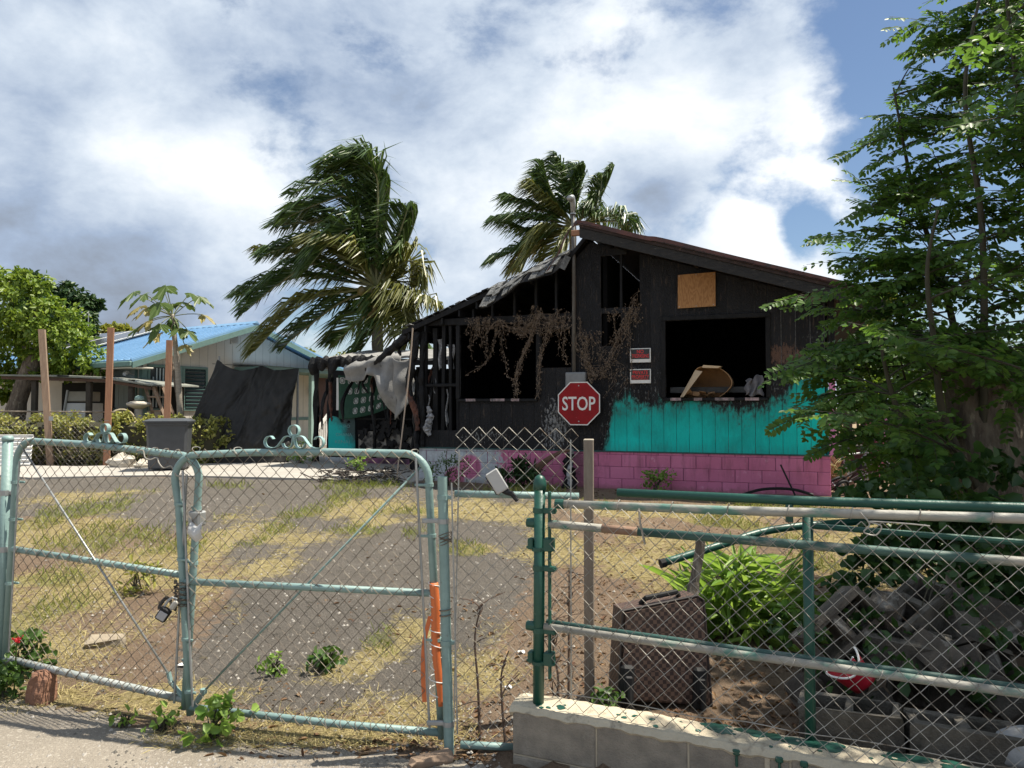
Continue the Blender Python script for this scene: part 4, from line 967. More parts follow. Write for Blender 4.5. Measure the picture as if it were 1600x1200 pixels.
# --- green terminal post
gp = thing('green_fence_post', 'dark green round fence post with domed cap on the wall end', 'fence post', FM @ Vector((.10, .07, .26)), FA)
mb = MB(); mb.tube([(0, 0, -.03), (.008, 0, 1.0)], .0255, 14); mb.build('pole', M_green_paint, gp, True)
mb = MB(); mb.lathe([(.030, .965), (.031, .99), (.029, 1.0), (.027, 1.012), (.019, 1.026), (.006, 1.034)], 14, (.008, 0, 0)); mb.build('cap', M_green_paint, gp, True)
mb = MB(); mb.bbox(.050, -.010, .12, .060, .012, .96, .002); mb.build('tension_bar', M_green_paint, gp)
for z in (.86, .60, .32): 
    mb = MB(); mb.lathe([(.0285, 0), (.0285, .024)], 12, (.004, 0, z)); mb.bbox(.02, -.012, z, .085, .012, z + .024, .003); mb.lathe([(.007, -.02), (.007, .02)], 6, (0, 0, 0), Matrix.Translation((.078, 0, z + .012)) @ Matrix.Rotation(R(90), 4, 'X')); mb.build('clamp', M_green_paint, gp)
for z in (.695, .185):                      # bulky hinge fittings
    mb = MB(); mb.bbox(-.045, -.022, z, -.02, .022, z + .05, .004); mb.bbox(.03, -.022, z - .004, .075, .022, z + .055, .004); mb.lathe([(.033, -.006), (.033, .010)], 12, (.003, 0, z)); mb.tube([(-.05, -.016, z + .01), (.085, -.016, z + .005)], .006, 6); mb.build('hinge', M_green_paint, gp)

# --- loose green frame behind the mesh, then the mesh fence with its pipes
gf = thing('green_pipe_frame', 'dark green pipe frame with one upright standing behind the mesh', 'pipe frame', FM @ Vector((1.24, .16, .1)), FA)
mb = MB(); mb.tube([(0, 0, 0), (0, 0, 1.09)], .021, 12); mb.build('upright', M_green_paint, gf, True)
mb = MB(); mb.tube([(-.80, .03, 1.115), (0, .0, 1.12), (1.6, -.0, 1.145), (3.5, 0, 1.16)], .019, 12); mb.build('top_pipe', M_green_paint, gf, True)
mb = MB(); mb.tube([(-.07, 0, 1.105), (-.07, 0, 1.03)], .015, 8); mb.tube([(0, 0, 1.02), (.9, 0, 1.0)], .012, 8); mb.build('stub', M_green_paint, gf)
fp = thing('chain_link_fence', 'silver chain link fence with peeling pipes on the block wall', 'fence', FM @ Vector((.16, .05, .27)), FA)
def F_(x, y, z): return (x - .16, y - .05, z - .27)
mb = MB(); mb.tube([F_(.19, .055, 1.168), F_(.9, .055, 1.178), F_(1.95, .055, 1.205), F_(5, .055, 1.22)], .0185, 12); mb.build('rail', M_chipped, fp, True)
mb = MB(); mb.lathe([(.022, 0), (.022, .04)], 12, (0, 0, 0), Matrix.Translation(F_(.19, .055, 1.168)) @ Matrix.Rotation(R(90), 4, 'Y')); mb.build('rail_end', M_green_paint, fp)
mb = MB(); mb.tube([F_(.15, .075, 1.073), F_(.40, .075, 1.068)], .0185, 12); mb.build('rail', M_chipped, fp, True)
mb = MB(); mb.tube([F_(.40, .075, 1.068), F_(.56, .075, 1.064)], .0190, 12); mb.build('rust_band', mat('rusted_pipe', (.19, .085, .05), (.24, .17, .12), 9, .85), fp, True)
mb = MB(); mb.tube([F_(.56, .075, 1.064), F_(1.2, .075, 1.056), F_(1.95, .075, 1.048), F_(5, .075, 1.03)], .0185, 12); mb.build('rail', M_chipped_dark, fp, True)
for y, z, k in ((.070, .607, 0), (.100, .618, 1)):
    mb = MB(); mb.tube([F_(.13, y, z + .004), F_(1.0, y, z - .012), F_(1.95, y, z - .025), F_(5, y, z - .06)], .0165 if k == 0 else .014, 12); mb.build('rail', M_chipped if k == 0 else M_chipped_dark, fp, True)
for y, z in ((.075, 1.073), (.07, .607)):
    mb = MB(); mb.lathe([(.021, 0), (.023, .03), (.019, .045)], 10, (0, 0, 0), Matrix.Translation(F_(.045, y, z)) @ Matrix.Rotation(R(90), 4, 'Y')); mb.build('rail_end', M_green_paint, fp)
mb = MB(); chain(mb, lambda s, h, o: F_(s, .030 + o + .010 * math.sin(s * 3) * math.sin(h * 4), h), 3.4, .268, 1.20, x0=.175, r=.0019); mb.build('wire_mesh', M_wire, fp, kind='stuff')
mb = MB()
for z in (.335,): mb.tube(catmull([F_(.2 + .2 * i, .034, z + rnd(-.012, .012)) for i in range(16)], 3), .0022, 4)
for k in range(14):                        # tie wires
    x = .25 + k * .23; z = 1.172 + (x - .2) * .018; mb.tube([F_(x + .004 * math.sin(a), .055 + .023 * math.cos(a), z + .023 * math.sin(a)) for a in [i * .6 for i in range(11)]], .002, 4)
for k in range(11):
    x = .25 + k * .31; z = .605 - (x - .2) * .016; mb.tube([F_(x + .01 * math.sin(a), .066 + .023 * math.cos(a), z + .02 * math.sin(a)) for a in [i * .6 for i in range(11)]], .002, 4)
mb.tube([F_(.575, .03, 1.17), F_(.58, .028, 1.11), F_(.60, .028, 1.02)], .005, 5)
mb.tube(catmull([F_(1.43, .03, 1.2), F_(1.46, .02, 1.16), F_(1.44, .015, 1.13), F_(1.48, .02, 1.12), F_(1.50, .02, 1.155), F_(1.46, .02, 1.17), F_(1.58, .02, 1.17), F_(1.66, .025, 1.165)], 6), .003, 5)
mb.build('tie_wire', M_wire, fp, kind='stuff')

# --- gate posts
lp = thing('gate_post', 'pale teal round gate post with flat cap at the far end of the gate', 'gate post', (-2.90, 4.22, 0), 0)
mb = MB(); mb.tube([(0, 0, 0), (.015, 0, 1.41)], .027, 14); mb.build('pole', M_teal_paint, lp, True)
mb = MB(); mb.lathe([(.030, 1.41), (.031, 1.425), (.022, 1.44)], 14, (.015, 0, 0)); mb.build('cap', M_teal_paint, lp, True)
for z in (1.10, .78):
    mb = MB(); mb.lathe([(.031, 0), (.031, .03)], 12, (.008, 0, z)); mb.bbox(.02, -.012, z + .004, .075, .012, z + .026, .003); mb.build('hinge', M_galv, lp)
hp = thing('gate_post', 'weathered teal hinge post open at the top between gate and mesh panel', 'gate post', (-.296, 3.455, 0), 0)
mb = MB(); mb.tube([(.006, 0, -.02), (-.03, 0, 1.277)], .0235, 14, cap=False); mb.tube([(.006, 0, -.02), (-.03, 0, 1.27)], .0195, 14); mb.build('pole', M_teal_paint, hp, True)
for z in (1.17, 1.06, .50, .13):
    x = .005 - z * .0275; mb = MB(); mb.lathe([(.027, 0), (.027, .022)], 12, (x, 0, z))
    if z in (1.06, .13): mb.bbox(x - .10, -.01, z + .002, x - .01, .01, z + .022, .003)
    else: mb.bbox(x, -.012, z + .002, x + .045, .008, z + .018, .003)
    mb.build('clamp', M_galv if z in (1.06, .13) else M_teal_paint, hp)
mb = MB(); mb.tube([(.035 - .02, -.02, 1.25), (.045, -.02, .1)], .004, 6); mb.build('tension_bar', M_galv, hp)
mb = MB()
for k in range(8): mb.tube([(-.015 + (.028 + .004 * k / 8) * math.cos(a), (.028) * math.sin(a), .97 + .006 * k + .01 * math.sin(a * 1.3 + k)) for a in [i * .65 for i in range(11)]], .002, 4)
mb.build('wire_wrap', M_wire_old, hp)
mb = MB(); mb.tube([(-.012 + .029 * math.cos(a), .029 * math.sin(a), .62 + .004 * a) for a in [i * .6 for i in range(22)]], .003, 4); mb.build('wire_tie', M_wire_old, hp)

# --- mesh panel between hinge post and green post
pn = thing('fence_section', 'tall loose chain link panel rising above its short teal rail', 'fence panel', (-.27, 3.47, 0), 0)
mb = MB(); mb.tube([(0, .0, 1.196), (.585, .02, 1.182)], .0165, 12); mb.build('rail', M_teal_paint, pn, True)
mb = MB(); mb.tube([(.03, 0, .036), (.30, .02, .014)], .0175, 12); mb.build('rail', M_teal_paint, pn, True)
def top_pn(s): return 1.535 - .02 * math.sin(s * 5) 
mb = MB(); chain(mb, lambda s, h, o: (s + .02 * max(0, h - 1.2) * s, -.022 + o + .05 * smst(1.2, 1.55, h) * math.sin(s * 6 + 1) + .02 * math.sin(s * 9) * math.sin(h * 3), h), .56, .03, 1.55, x0=.0, h1fn=top_pn, r=.0019); mb.build('wire_mesh', M_wire, pn, kind='stuff')
mb = MB(); mb.tube([(.545, -.01, 1.45), (.545, -.01, .2)], .0035, 5); mb.tube([(.022, -.01, 1.40), (.0, -.01, .1)], .0035, 5); mb.build('tension_wire', M_galv, pn)
# small grey lamp clipped on that rail
sl = thing('solar_lamp', 'small pale grey lamp with black back hanging askew on the rail', 'lamp', (-.03, 3.44, 1.20), 0)
M = Matrix.Rotation(R(-32), 4, 'Y') @ Matrix.Translation((-.005, 0, .07))
mb = MB(); mb.bbox(-.030, -.016, -.055, .034, -.004, .055, .006, M); mb.build('panel', mat('pale_grey_plastic', (.42, .42, .41), (.36, .36, .35), 6, .4), sl)
mb = MB(); mb.bbox(-.036, -.004, -.058, .028, .02, .050, .008, M); mb.build('case', M_black, sl)
mb = MB(); mb.tube([M @ Vector((0, .005, -.05)), (.03, -.01, .0), (.055, -.022, -.03)], [.014, .013, .010], 8); mb.build('neck', M_black, sl)

# --- gate leaves
def arc(cx, cz, r_, a0, a1, n=6): return [(cx + r_ * math.cos(R(a0 + (a1 - a0) * i / n)), 0, cz + r_ * math.sin(R(a0 + (a1 - a0) * i / n))) for i in range(n + 1)]
def scroll(parent, cx, cz, yo, sc, m):
    """flat-bar scroll ornament with a ring on top"""
    def P(L_): return [(cx + a * sc, yo, cz + b * sc) for a, b in L_]
    wv = (0, .013, 0); th = .004
    mb = MB(); ring = [(cx + .034 * sc * math.cos(2 * math.pi * k / 22), yo, cz + (.112 + .034 * math.sin(2 * math.pi * k / 22)) * sc) for k in range(23)]; mb.ribbon(ring, wv, th); mb.build('ring', m, parent)
    for sgn in (-1, 1):
        C = [(.015, .07), (.035, .078), (.062, .072), (.085, .045), (.115, .012), (.150, .004), (.185, .012), (.198, .042), (.182, .070), (.155, .075), (.138, .058)]
        mb = MB(); mb.ribbon(catmull(P([(sgn * a, b) for a, b in C]), 5), wv, th); mb.build('scroll_bar', m, parent)
        C = [(.004, .078), (.006, .045), (.018, .014), (.042, .004), (.066, .012), (.076, .032)]
        mb = MB(); mb.ribbon(catmull(P([(sgn * a, b) for a, b in C]), 5), wv, th); mb.build('scroll_bar', m, parent)
    mb = MB(); mb.tube(P([(0, .062), (0, .088)]), .014 * sc, 8); mb.build('collar', m, parent)
def clampband(parent, x, z, m, dx=.05, r_=.023):
    mb = MB(); mb.lathe([(r_, 0), (r_, .016)], 12, (x, 0, z)); mb.bbox(min(x, x + dx), .012, z + .002, max(x, x + dx), .022, z + .014, .002); mb.build('clamp', m, parent)
gr = thing('driveway_gate', 'nearer teal chain link gate leaf with the orange sleeve on its hinge side', 'gate', (-.357, 3.51, 0), R(168.5), 'driveway gate leaves')
def stR(z): return -.027 + .068 * (z - .06) / 1.2        # hinge stile, leaning
def stL(z): return 1.295 + .088 * (z - .072) / 1.125
rt = .0185
pts = [(stR(.05), 0, .05), (stR(1.2), 0, 1.2)] + arc(.165, 1.255, .125, 190, 90, 8)[1:] + [(.55, 0, 1.383), (1.0, 0, 1.374)] + arc(1.275, 1.235, .125, 85, -12, 8) + [(stL(1.1), 0, 1.1), (stL(.5), 0, .5), (stL(.05), 0, .05)]
mb = MB(); mb.tube(pts, rt, 14); mb.build('frame', M_teal_paint, gr, True)
mb = MB(); mb.tube([(stR(.08), 0, .075), (.5, 0, .072), (1.29, 0, .088)], .0175, 12); mb.build('bottom_rail', M_teal_paint, gr, True)
mb = MB(); mb.tube([(stR(.72), 0, .722), (1.345, 0, .716)], .0175, 12); mb.build('middle_rail', M_teal_paint, gr, True)
mb = MB(); mb.tube([(1.235, -.01, .16), (.085, -.01, 1.315)], .0055, 8); mb.build('brace_rod', M_teal_paint, gr, True)
mb = MB(); mb.tube([(1.285, -.004, .085), (1.22, -.008, .175)], .014, 8); mb.lathe([(.017, -.01), (.017, .012)], 8, (1.225, -.008, .17)); mb.build('rod_fitting', M_teal_paint, gr)
for z in (1.225, .985, .50): clampband(gr, stR(z), z, M_teal_paint, .065)
for z in (1.10, .82, .42, .16): clampband(gr, stL(z), z, M_teal_paint, -.05)
mb = MB(); mb.tube([(stR(1.3) + .055, .02, 1.36), (stR(.1) + .05, .02, .10)], .006, 6); mb.build('tension_bar', M_galv, gr)
mb = MB(); mb.tube([(stL(1.25) - .045, .02, 1.28), (stL(.1) - .03, .02, .10)], .006, 6); mb.build('tension_bar', M_galv, gr)
def meshR(s, h, o):
    k = (h - .06) / 1.2; return (s + .068 * k, .024 + o + .012 * math.sin(s * 5 + h * 2) * math.sin(h * 2.6), h)
mb = MB(); chain(mb, meshR, 1.21, .058, 1.43, x0=.03, h1fn=lambda s: 1.425 if s < .5 else 1.40); mb.build('wire_mesh', M_wire_old, gr, kind='stuff')
mb = MB(); random.seed(31)
for k in range(16):
    s = .08 + k * .078; mb.tube([(s + .01 * math.sin(a), .022 * math.cos(a), .072 + .022 * math.sin(a)) for a in [i * .6 for i in range(12)]], .0022, 4)
    if k % 2: mb.tube([(s + .012 * math.sin(a), .022 * math.cos(a), .719 + .022 * math.sin(a)) for a in [i * .6 for i in range(9)]], .0022, 4)
    if k % 3 == 0: mb.tube([(s + .03 + .012 * math.sin(a * 2), .023 * math.cos(a), 1.378 + .023 * math.sin(a)) for a in [i * .6 for i in range(14)]], .0022, 4)
mb.build('tie_wire', M_wire, gr, kind='stuff')
scroll(gr, .738, 1.397, 0, .80, mat('pale_teal_bar', (.27, .41, .40), (.20, .32, .31), 12, .5, c3=(.13, .10, .07), th=.68, s3=24))
# orange sleeve tied round the hinge stile
os_ = thing('orange_sleeve', 'orange plastic strip tied with white cord round the gate stile', 'sleeve', (-.357, 3.51, 0), R(168.5))
M_or = mat('faded_orange', (.62, .155, .04), (.50, .12, .035), 5, .55, .2, 30, stretch=(2, 2, .4))
def sleeve(u, v):
    z = .775 - .57 * u; a = (v - .5) * (4.2 - 3.0 * u) + 1.2 + .9 * u
    return (stR(z) + .0215 * math.cos(a) - .004 * math.sin(u * 9), .0215 * math.sin(a) + .004, z)
mb = MB(); mb.sheet(sleeve, 26, 12, .003); mb.build('strip', M_or, os_, True)
mb = MB(); mb.ribbon(catmull([(.024, .02, .62), (.052, .02, .50), (.058, .022, .36), (.050, .022, .22)], 5), (.010, .003, 0), .003); mb.build('strip', M_or, os_)
mb = MB(); pts = []
for i in range(150):
    a = i * .42; z = .775 - .56 * (i / 149) ** 1.05; k = .024 + .006 * math.sin(i * .11) * (i / 149); pts.append((stR(z) + .012 * (i / 149) + k * (1 + .4 * i / 149) * math.cos(a), k * math.sin(a), z + .006 * math.sin(a * .5)))
mb.tube(pts[::1], .0022, 5); mb.build('cord', M_white, os_)
# far leaf
gl = thing('driveway_gate', 'farther teal chain link gate leaf sagging at its bottom rail', 'gate', (-2.85, 4.2, 0), R(-19), 'driveway gate leaves')
def aL(z): return -.012 + .058 * (z - .18) / 1.17
def aR(z): return 1.256 + .070 * (z - .095) / 1.17
pts = [(aL(.10), 0, .10), (aL(1.25), 0, 1.25)] + arc(.165, 1.29, .122, 185, 92, 8) + [(.6, 0, 1.400), (1.1, 0, 1.362)] + arc(1.205, 1.235, .12, 82, -8, 8) + [(aR(.6), 0, .6), (aR(.07), 0, .07)]
mb = MB(); mb.tube(pts, rt, 14); mb.build('frame', M_teal_paint, gl, True)
mb = MB(); mb.tube([(aL(.18), 0, .185), (.6, 0, .150), (1.25, 0, .118)], .0185, 12); mb.build('bottom_rail', mat('pale_grey_pipe', (.34, .36, .35), (.24, .27, .26), 7, .6, c3=(.12, .10, .08), th=.66), gl, True)
mb = MB(); mb.tube([(aL(.8), 0, .802), (aR(.74), 0, .740)], .0175, 12); mb.build('middle_rail', M_teal_paint, gl, True)
mb = MB(); mb.tube([(.105, -.01, 1.365), (1.16, -.01, .235)], .0055, 8); mb.build('brace_rod', M_galv, gl, True)
mb = MB(); mb.tube([(1.255, -.004, .12), (1.17, -.008, .20), (1.155, -.008, .245)], .012, 8); mb.build('rod_fitting', M_teal_paint, gl)
for z in (1.17, .96, .6): clampband(gl, aL(z), z, M_teal_paint, .05)
for z in (1.08, .8, .3): clampband(gl, aR(z), z, M_teal_paint, -.05)
mb = MB(); mb.tube([(aR(1.25) - .06, -.02, 1.26), (aR(.1) - .05, -.02, .10)], .006, 6); mb.build('tension_bar', M_galv, gl)
mb = MB(); mb.tube([(aL(1.25) + .05, -.02, 1.30), (aL(.2) + .05, -.02, .2)], .005, 6); mb.build('tension_bar', M_galv, gl)
def meshL(s, h, o):
    k = (h - .15) / 1.2; return (s + .06 * k, -.024 + o + .012 * math.sin(s * 5 + h * 2), h - .045 * s - .0 * k)
mb = MB(); chain(mb, meshL, 1.17, .175, 1.44, x0=.03, r=.0021); mb.build('wire_mesh', M_wire_old, gl, kind='stuff')
mb = MB()
for k in range(15):
    s = .08 + k * .078; z = .182 - .052 * s; mb.tube([(s + .01 * math.sin(a), .022 * math.cos(a), z + .022 * math.sin(a)) for a in [i * .6 for i in range(12)]], .0022, 4)
    z = .803 - .05 * s; mb.tube([(s + .012 * math.sin(a), .022 * math.cos(a), z + .022 * math.sin(a)) for a in [i * .6 for i in range(9)]], .0022, 4)
    z = 1.415 - .045 * s; mb.tube([(s + .02 * math.sin(a), .023 * math.cos(a), z + .023 * math.sin(a)) for a in [i * .6 for i in range(10)]], .0022, 4)
mb.tube(catmull([(.95 + .03 * i, -.03 + .01 * math.sin(i * 2), 1.375 - .012 * i + .014 * math.sin(i * 1.9)) for i in range(11)], 4), .0032, 5)
mb.build('tie_wire', M_wire, gl, kind='stuff')
scroll(gl, .697, 1.408, 0, .72, M_teal_paint)
# latch on the far leaf, chain and padlock
lt = bpy.data.objects.new('latch', None); COL.objects.link(lt); lt.parent = gl; lt.location = (1.31, 0, 1.03)
mb = MB(); mb.bbox(-.028, -.030, -.03, .045, .026, .045, .008); mb.lathe([(.014, -.045), (.014, .05)], 8, (.03, -.01, 0)); mb.build('body', M_galv, lt)
mb = MB(); mb.sheet(lambda u, v: (.0 + .075 * u, -.032 - .02 * math.sin(v * 3), -.03 - .075 * v + .05 * abs(u - .5)), 6, 5, .004); mb.build('fork', mat('pale_metal', (.5, .5, .49), (.4, .4, .4), 8, .4), lt)
pk = thing('padlock', 'dark padlock with grey face hanging on a chain at the gate meeting', 'padlock', (-1.72, 3.72, .60), R(10))
M = Matrix.Rotation(R(33), 4, 'Y')
mb = MB(); mb.bbox(-.030, -.016, -.075, .026, .016, -.005, .008, M); mb.build('body', M_black, pk)
mb = MB(); mb.bbox(-.024, -.020, -.066, .018, -.015, -.025, .004, M); mb.build('face', mat('grey_face', (.36, .36, .37), (.30, .30, .31), 9, .4), pk)
mb = MB(); mb.tube([M @ Vector(q) for q in [(-.02, 0, -.01), (-.02, 0, .03), (-.012, 0, .05), (.008, 0, .055), (.016, 0, .03), (.016, 0, -.01)]], .006, 8); mb.build('shackle', M_galv, pk)
mb = MB(); mb.bbox(.002, -.018, .0, .030, .0, .05, .008, M); mb.build('cover', mat('worn_cover', (.45, .42, .37), (.32, .30, .27), 9, .6), pk)
ch = thing('lock_chain', 'dark chain wound round the meeting stiles above the padlock', 'chain', (-1.68, 3.775, .62), R(168.5))
mb = MB(); random.seed(2); path = []
for i in range(60):
    a = i * .55; z = .10 - .14 * i / 60; path.append(Vector((.0 + .036 * math.cos(a) - .004, .034 * math.sin(a), z)))
path += catmull([path[-1], Vector((.05, .04, .02)), Vector((.07, .06, .0)), Vector((.075, .07, -.02))], 6)
for i in range(0, len(path) - 1):
    c = (path[i] + path[i + 1]) / 2; t = (path[i + 1] - path[i]).normalized(); s_ = t.orthogonal().normalized()
    if i % 2: s_ = t.cross(s_)
    mb.tube([c + t * .012 * math.cos(2 * math.pi * k / 8) + s_ * .007 * math.sin(2 * math.pi * k / 8) for k in range(8)], .003, 4, closed=True)
mb.build('links', mat('dark_chain', (.07, .065, .06), (.12, .10, .08), 20, .5, metal=.5), ch, kind='stuff')

# --- plain post standing in the yard behind the fence
sp_ = thing('wooden_post', 'square weathered grey brown post standing behind the mesh by the suitcase', 'post', (.40, 3.85, gz(.4, 3.85)), R(-10))
mb = MB(); mb.bbox(-.025, -.025, -.05, .025, .025, 1.33, .003); mb.build('post', M_post, sp_)
MB().bbox(-.0255, -.0255, 1.325, .0255, .0255, 1.335, .003).build('top_end', mat('pale_end_grain', (.42, .37, .30), (.33, .29, .23), 12, .8), sp_)

# --- suitcase
su = thing('suitcase', 'brown checkered wheeled suitcase standing upside down behind the fence', 'suitcase', (.745, 3.80, gz(.74, 3.8) + .01), R(6))
def check_mat():
    m = bpy.data.materials.new('brown_check'); m.use_nodes = True; t = NT(m.node_tree); t.t.nodes.clear()
    out = t.n('ShaderNodeOutputMaterial'); bs = t.n('ShaderNodeBsdfPrincipled'); t.link(bs.outputs[0], out.inputs[0])
    V = t.n('ShaderNodeTexCoord').outputs['Object']
    ck = t.n('ShaderNodeTexChecker'); t.link(t.vmath('ADD', V, (10.003, 10.005, 10.002)), ck.inputs['Vector']); ck.inputs['Scale'].default_value = 52
    ck.inputs['Color1'].default_value = (.022, .010, .008, 1); ck.inputs['Color2'].default_value = (.098, .058, .042, 1)
    n = t.noise(V, 7, 5, .6); col = t.mix(t.map(n, .5, .8, 0, .3), ck.outputs[0], (.12, .085, .06))
    t.link(col, bs.inputs['Base Color']); bs.inputs['Roughness'].default_value = .6; return m
M_check = check_mat()
T = Matrix.Rotation(R(4), 4, 'Y') @ Matrix.Rotation(R(-6), 4, 'X') @ Matrix.Scale(.95, 4)
def quadbody(mb, y0, y1, ins, b):
    P = [(-.245, .02), (.262, .0), (.205, .545), (.17, .565), (-.235, .47)]
    P = [((x) * (1 - ins), .28 + (z - .28) * (1 - ins)) for x, z in P]
    mb.prism(P, lambda x, z: T @ Vector((x, y0, z)), lambda x, z: T @ Vector((x, y1, z)))
mb = MB(); quadbody(mb, -.085, .12, 0, 0); mb.build('body', M_check, su)
mb = MB(); quadbody(mb, -.105, -.083, .05, 0); mb.build('front_pocket', M_check, su)
mb = MB(); mb.tube([T @ Vector(q) for q in ((-.245, -.09, .02), (-.235, -.09, .47), (.17, -.09, .565), (.205, -.09, .545), (.262, -.09, .0))], .007, 6); mb.build('piping', mat('dark_leather', (.022, .016, .015), (.035, .026, .024), 20, .5), su)
mb = MB(); a_, b_ = Vector((-.12, -.02, .50)), Vector((.09, -.02, .55)); mb.tube([T @ a_, T @ Vector((-.10, -.05, .535)), T @ Vector((.07, -.05, .575)), T @ b_], .014, 8); mb.build('handle', M_black, su)
for x in (-.205, .185):
    mb = MB(); mb.bbox(x - .035, -.135, -.015, x + .035, -.06, .20, .014, T); mb.build('corner_guard', M_black, su)
    mb = MB(); mb.bbox(x - .022, -.15, .03, x + .022, -.13, .15, .008, T); mb.build('skid', M_black, su)
    mb = MB(); mb.tube([T @ Vector((x, -.155, .10)), T @ Vector((x, -.17, .0))], .012, 8); mb.build('wheel_fork', M_black, su)
mb = MB(); mb.bbox(.20, .05, .0, .285, .16, .46, .012, T); mb.build('side_pocket', M_black, su)

# --- loose concrete blocks
def cmu_block(name, lab, loc, rot, L_=.39, Wd=.19, Hh=.19, m=M_cmu, chip=0):
    """hollow block with two cells open along its own z"""
    t = thing(name, lab, 'concrete block', loc, 0, 'loose concrete blocks'); t.rotation_euler = rot
    mb = MB(); w_ = .032; hx, hy, hz = L_ / 2, Wd / 2, Hh / 2
    mb.bbox(-hx, -hy, -hz, hx, -hy + w_, hz, .006); mb.bbox(-hx, hy - w_, -hz, hx, hy, hz, .006)
    for x in (-hx + .001, -w_ / 2, hx - w_ - .001): mb.bbox(x, -hy + w_ - .002, -hz + .002, x + w_, hy - w_ + .002, hz - .002, .004)
    mb.v = [(x + rnd(-.007, .007), y + rnd(-.007, .007), z + rnd(-.009, .006)) for x, y, z in mb.v]; mb.build('block', m, t); return t
M_cmu2 = mat('brown_stained_block', (.105, .088, .070), (.05, .042, .034), 8, .95, .5, 90, c3=(.30, .28, .25), th=.6, s3=5)
M_cmu3 = mat('dirty_grey_block', (.145, .13, .108), (.065, .057, .047), 7, .95, .7, 70, c3=(.05, .045, .035), th=.58, s3=6); zg = gz(1.6, 3.7)
cmu_block('concrete_block', 'tilted hollow block leaning at the left end of the rubble pile', (1.60, 3.66, zg + .42), (R(70), R(-38), R(10)), m=M_cmu2)
cmu_block('concrete_block', 'brown block wedged upright behind the leaning one in the pile', (1.80, 3.76, zg + .36), (R(80), R(48), R(-5)), m=M_cmu2)
cmu_block('concrete_block', 'pale topped block lying highest on the rubble pile', (2.02, 3.74, zg + .46), (R(14), R(-24), R(25)), m=M_cmu3)
cmu_block('concrete_block', 'pale block lying flat under the topmost one in the pile', (1.90, 3.60, zg + .32), (R(12), R(8), R(-20)), m=M_cmu3)
cmu_block('concrete_block', 'dark block lying at the right foot of the rubble pile', (2.25, 3.58, zg + .25), (R(60), R(20), R(30)), m=M_cmu2)
cmu_block('concrete_block', 'block with open end at the far right of the pile', (2.46, 3.85, zg + .40), (R(-35), R(14), R(-35)), m=M_cmu2)
cmu_block('concrete_block', 'half buried block at the base of the pile behind the red bucket', (1.62, 3.75, zg + .14), (R(10), R(-6), R(40)), m=M_cmu2)
cmu_block('concrete_block', 'block under the pile at its right end', (2.12, 3.74, zg + .12), (R(5), R(4), R(-15)), m=M_cmu2)
for i, (x, lab) in enumerate(((1.36, 'left one of two hollow blocks standing in line behind the wall'), (1.77, 'right one of two hollow blocks standing in line behind the wall'))):
    p = FM @ Vector((x + .03, .36, .262 - .012 * i)); cmu_block('concrete_block', lab, p, (R(2 - 5 * i), R(3 * i - 2), FA + R(-2 + 5 * i)), L_=.392, m=M_cmu3)
for i, (x, y, z, lab) in enumerate(((1.47, 3.62, .16, 'small broken block chunk at the left foot of the pile'), (1.72, 3.52, .14, 'broken block corner lying before the leaning block'), (1.98, 3.50, .40, 'broken pale chunk lodged on the front of the pile'), (2.24, 3.72, .44, 'dark broken chunk resting near the pile top at right'), (1.86, 3.70, .55, 'brown broken chunk between the two upper blocks'), (2.33, 3.50, .18, 'broken chunk half sunk before the dark block'))):
    t = thing('rubble_chunk', lab, 'rubble', (x, y, zg + z - .06), rnd(0, 3), 'broken block chunks in the rubble pile'); t.rotation_euler = (rnd(-.7, .7), rnd(-.7, .7), rnd(0, 3)); mb = MB(); a, b, c = rnd(.07, .12), rnd(.05, .085), rnd(.05, .08)
    mb.bbox(-a, -b, -c, a, b, c, .02); mb.v = [(p + rnd(-.025, .025), q + rnd(-.022, .022), r_ + rnd(-.022, .022)) for p, q, r_ in mb.v]; mb.build('chunk', (M_cmu2, M_cmu3)[i % 2], t)
rk = thing('white_bag', 'white crumpled sack lying at the right end behind the wall', 'sack', FM @ Vector((2.02, .34, .2)), FA)
mb = MB(); mb.sheet(lambda u, v: (lambda th, ph: ((.13 + .02 * math.sin(5 * ph + th * 3)) * math.sin(th) * math.cos(ph) * 1.15, .10 * math.sin(th) * math.sin(ph), .06 + (.10 + .012 * math.sin(4 * ph)) * math.cos(th) * (1 if math.cos(th) > 0 else .5)))(math.pi * min(max(v, .01), .99), 2 * math.pi * u), 28, 14); mb.build('sack', mat('dusty_white_sack', (.34, .34, .34), (.22, .22, .22), 6, .9, .5, 18), rk, True)
bk = thing('red_bucket', 'broken red plastic bowl with white rim lying under the rubble pile', 'bowl', (1.545, 3.34, .40), 0); bk.rotation_euler = (R(-38), R(-28), R(40))
mb = MB()
def bowl(u, v):
    a = .3 + 5.2 * u; r_ = .055 + .03 * v + .004 * math.sin(a * 3); return (r_ * math.cos(a), r_ * math.sin(a), -.05 + .11 * v - .03 * math.sin(a * 2) * v)
mb.sheet(bowl, 26, 6, .004); mb.build('bowl', M_red, bk, True)
mb = MB(); mb.tube([bowl(u / 26, 1.0) for u in range(27)], .005, 6); mb.build('rim', M_white, bk)
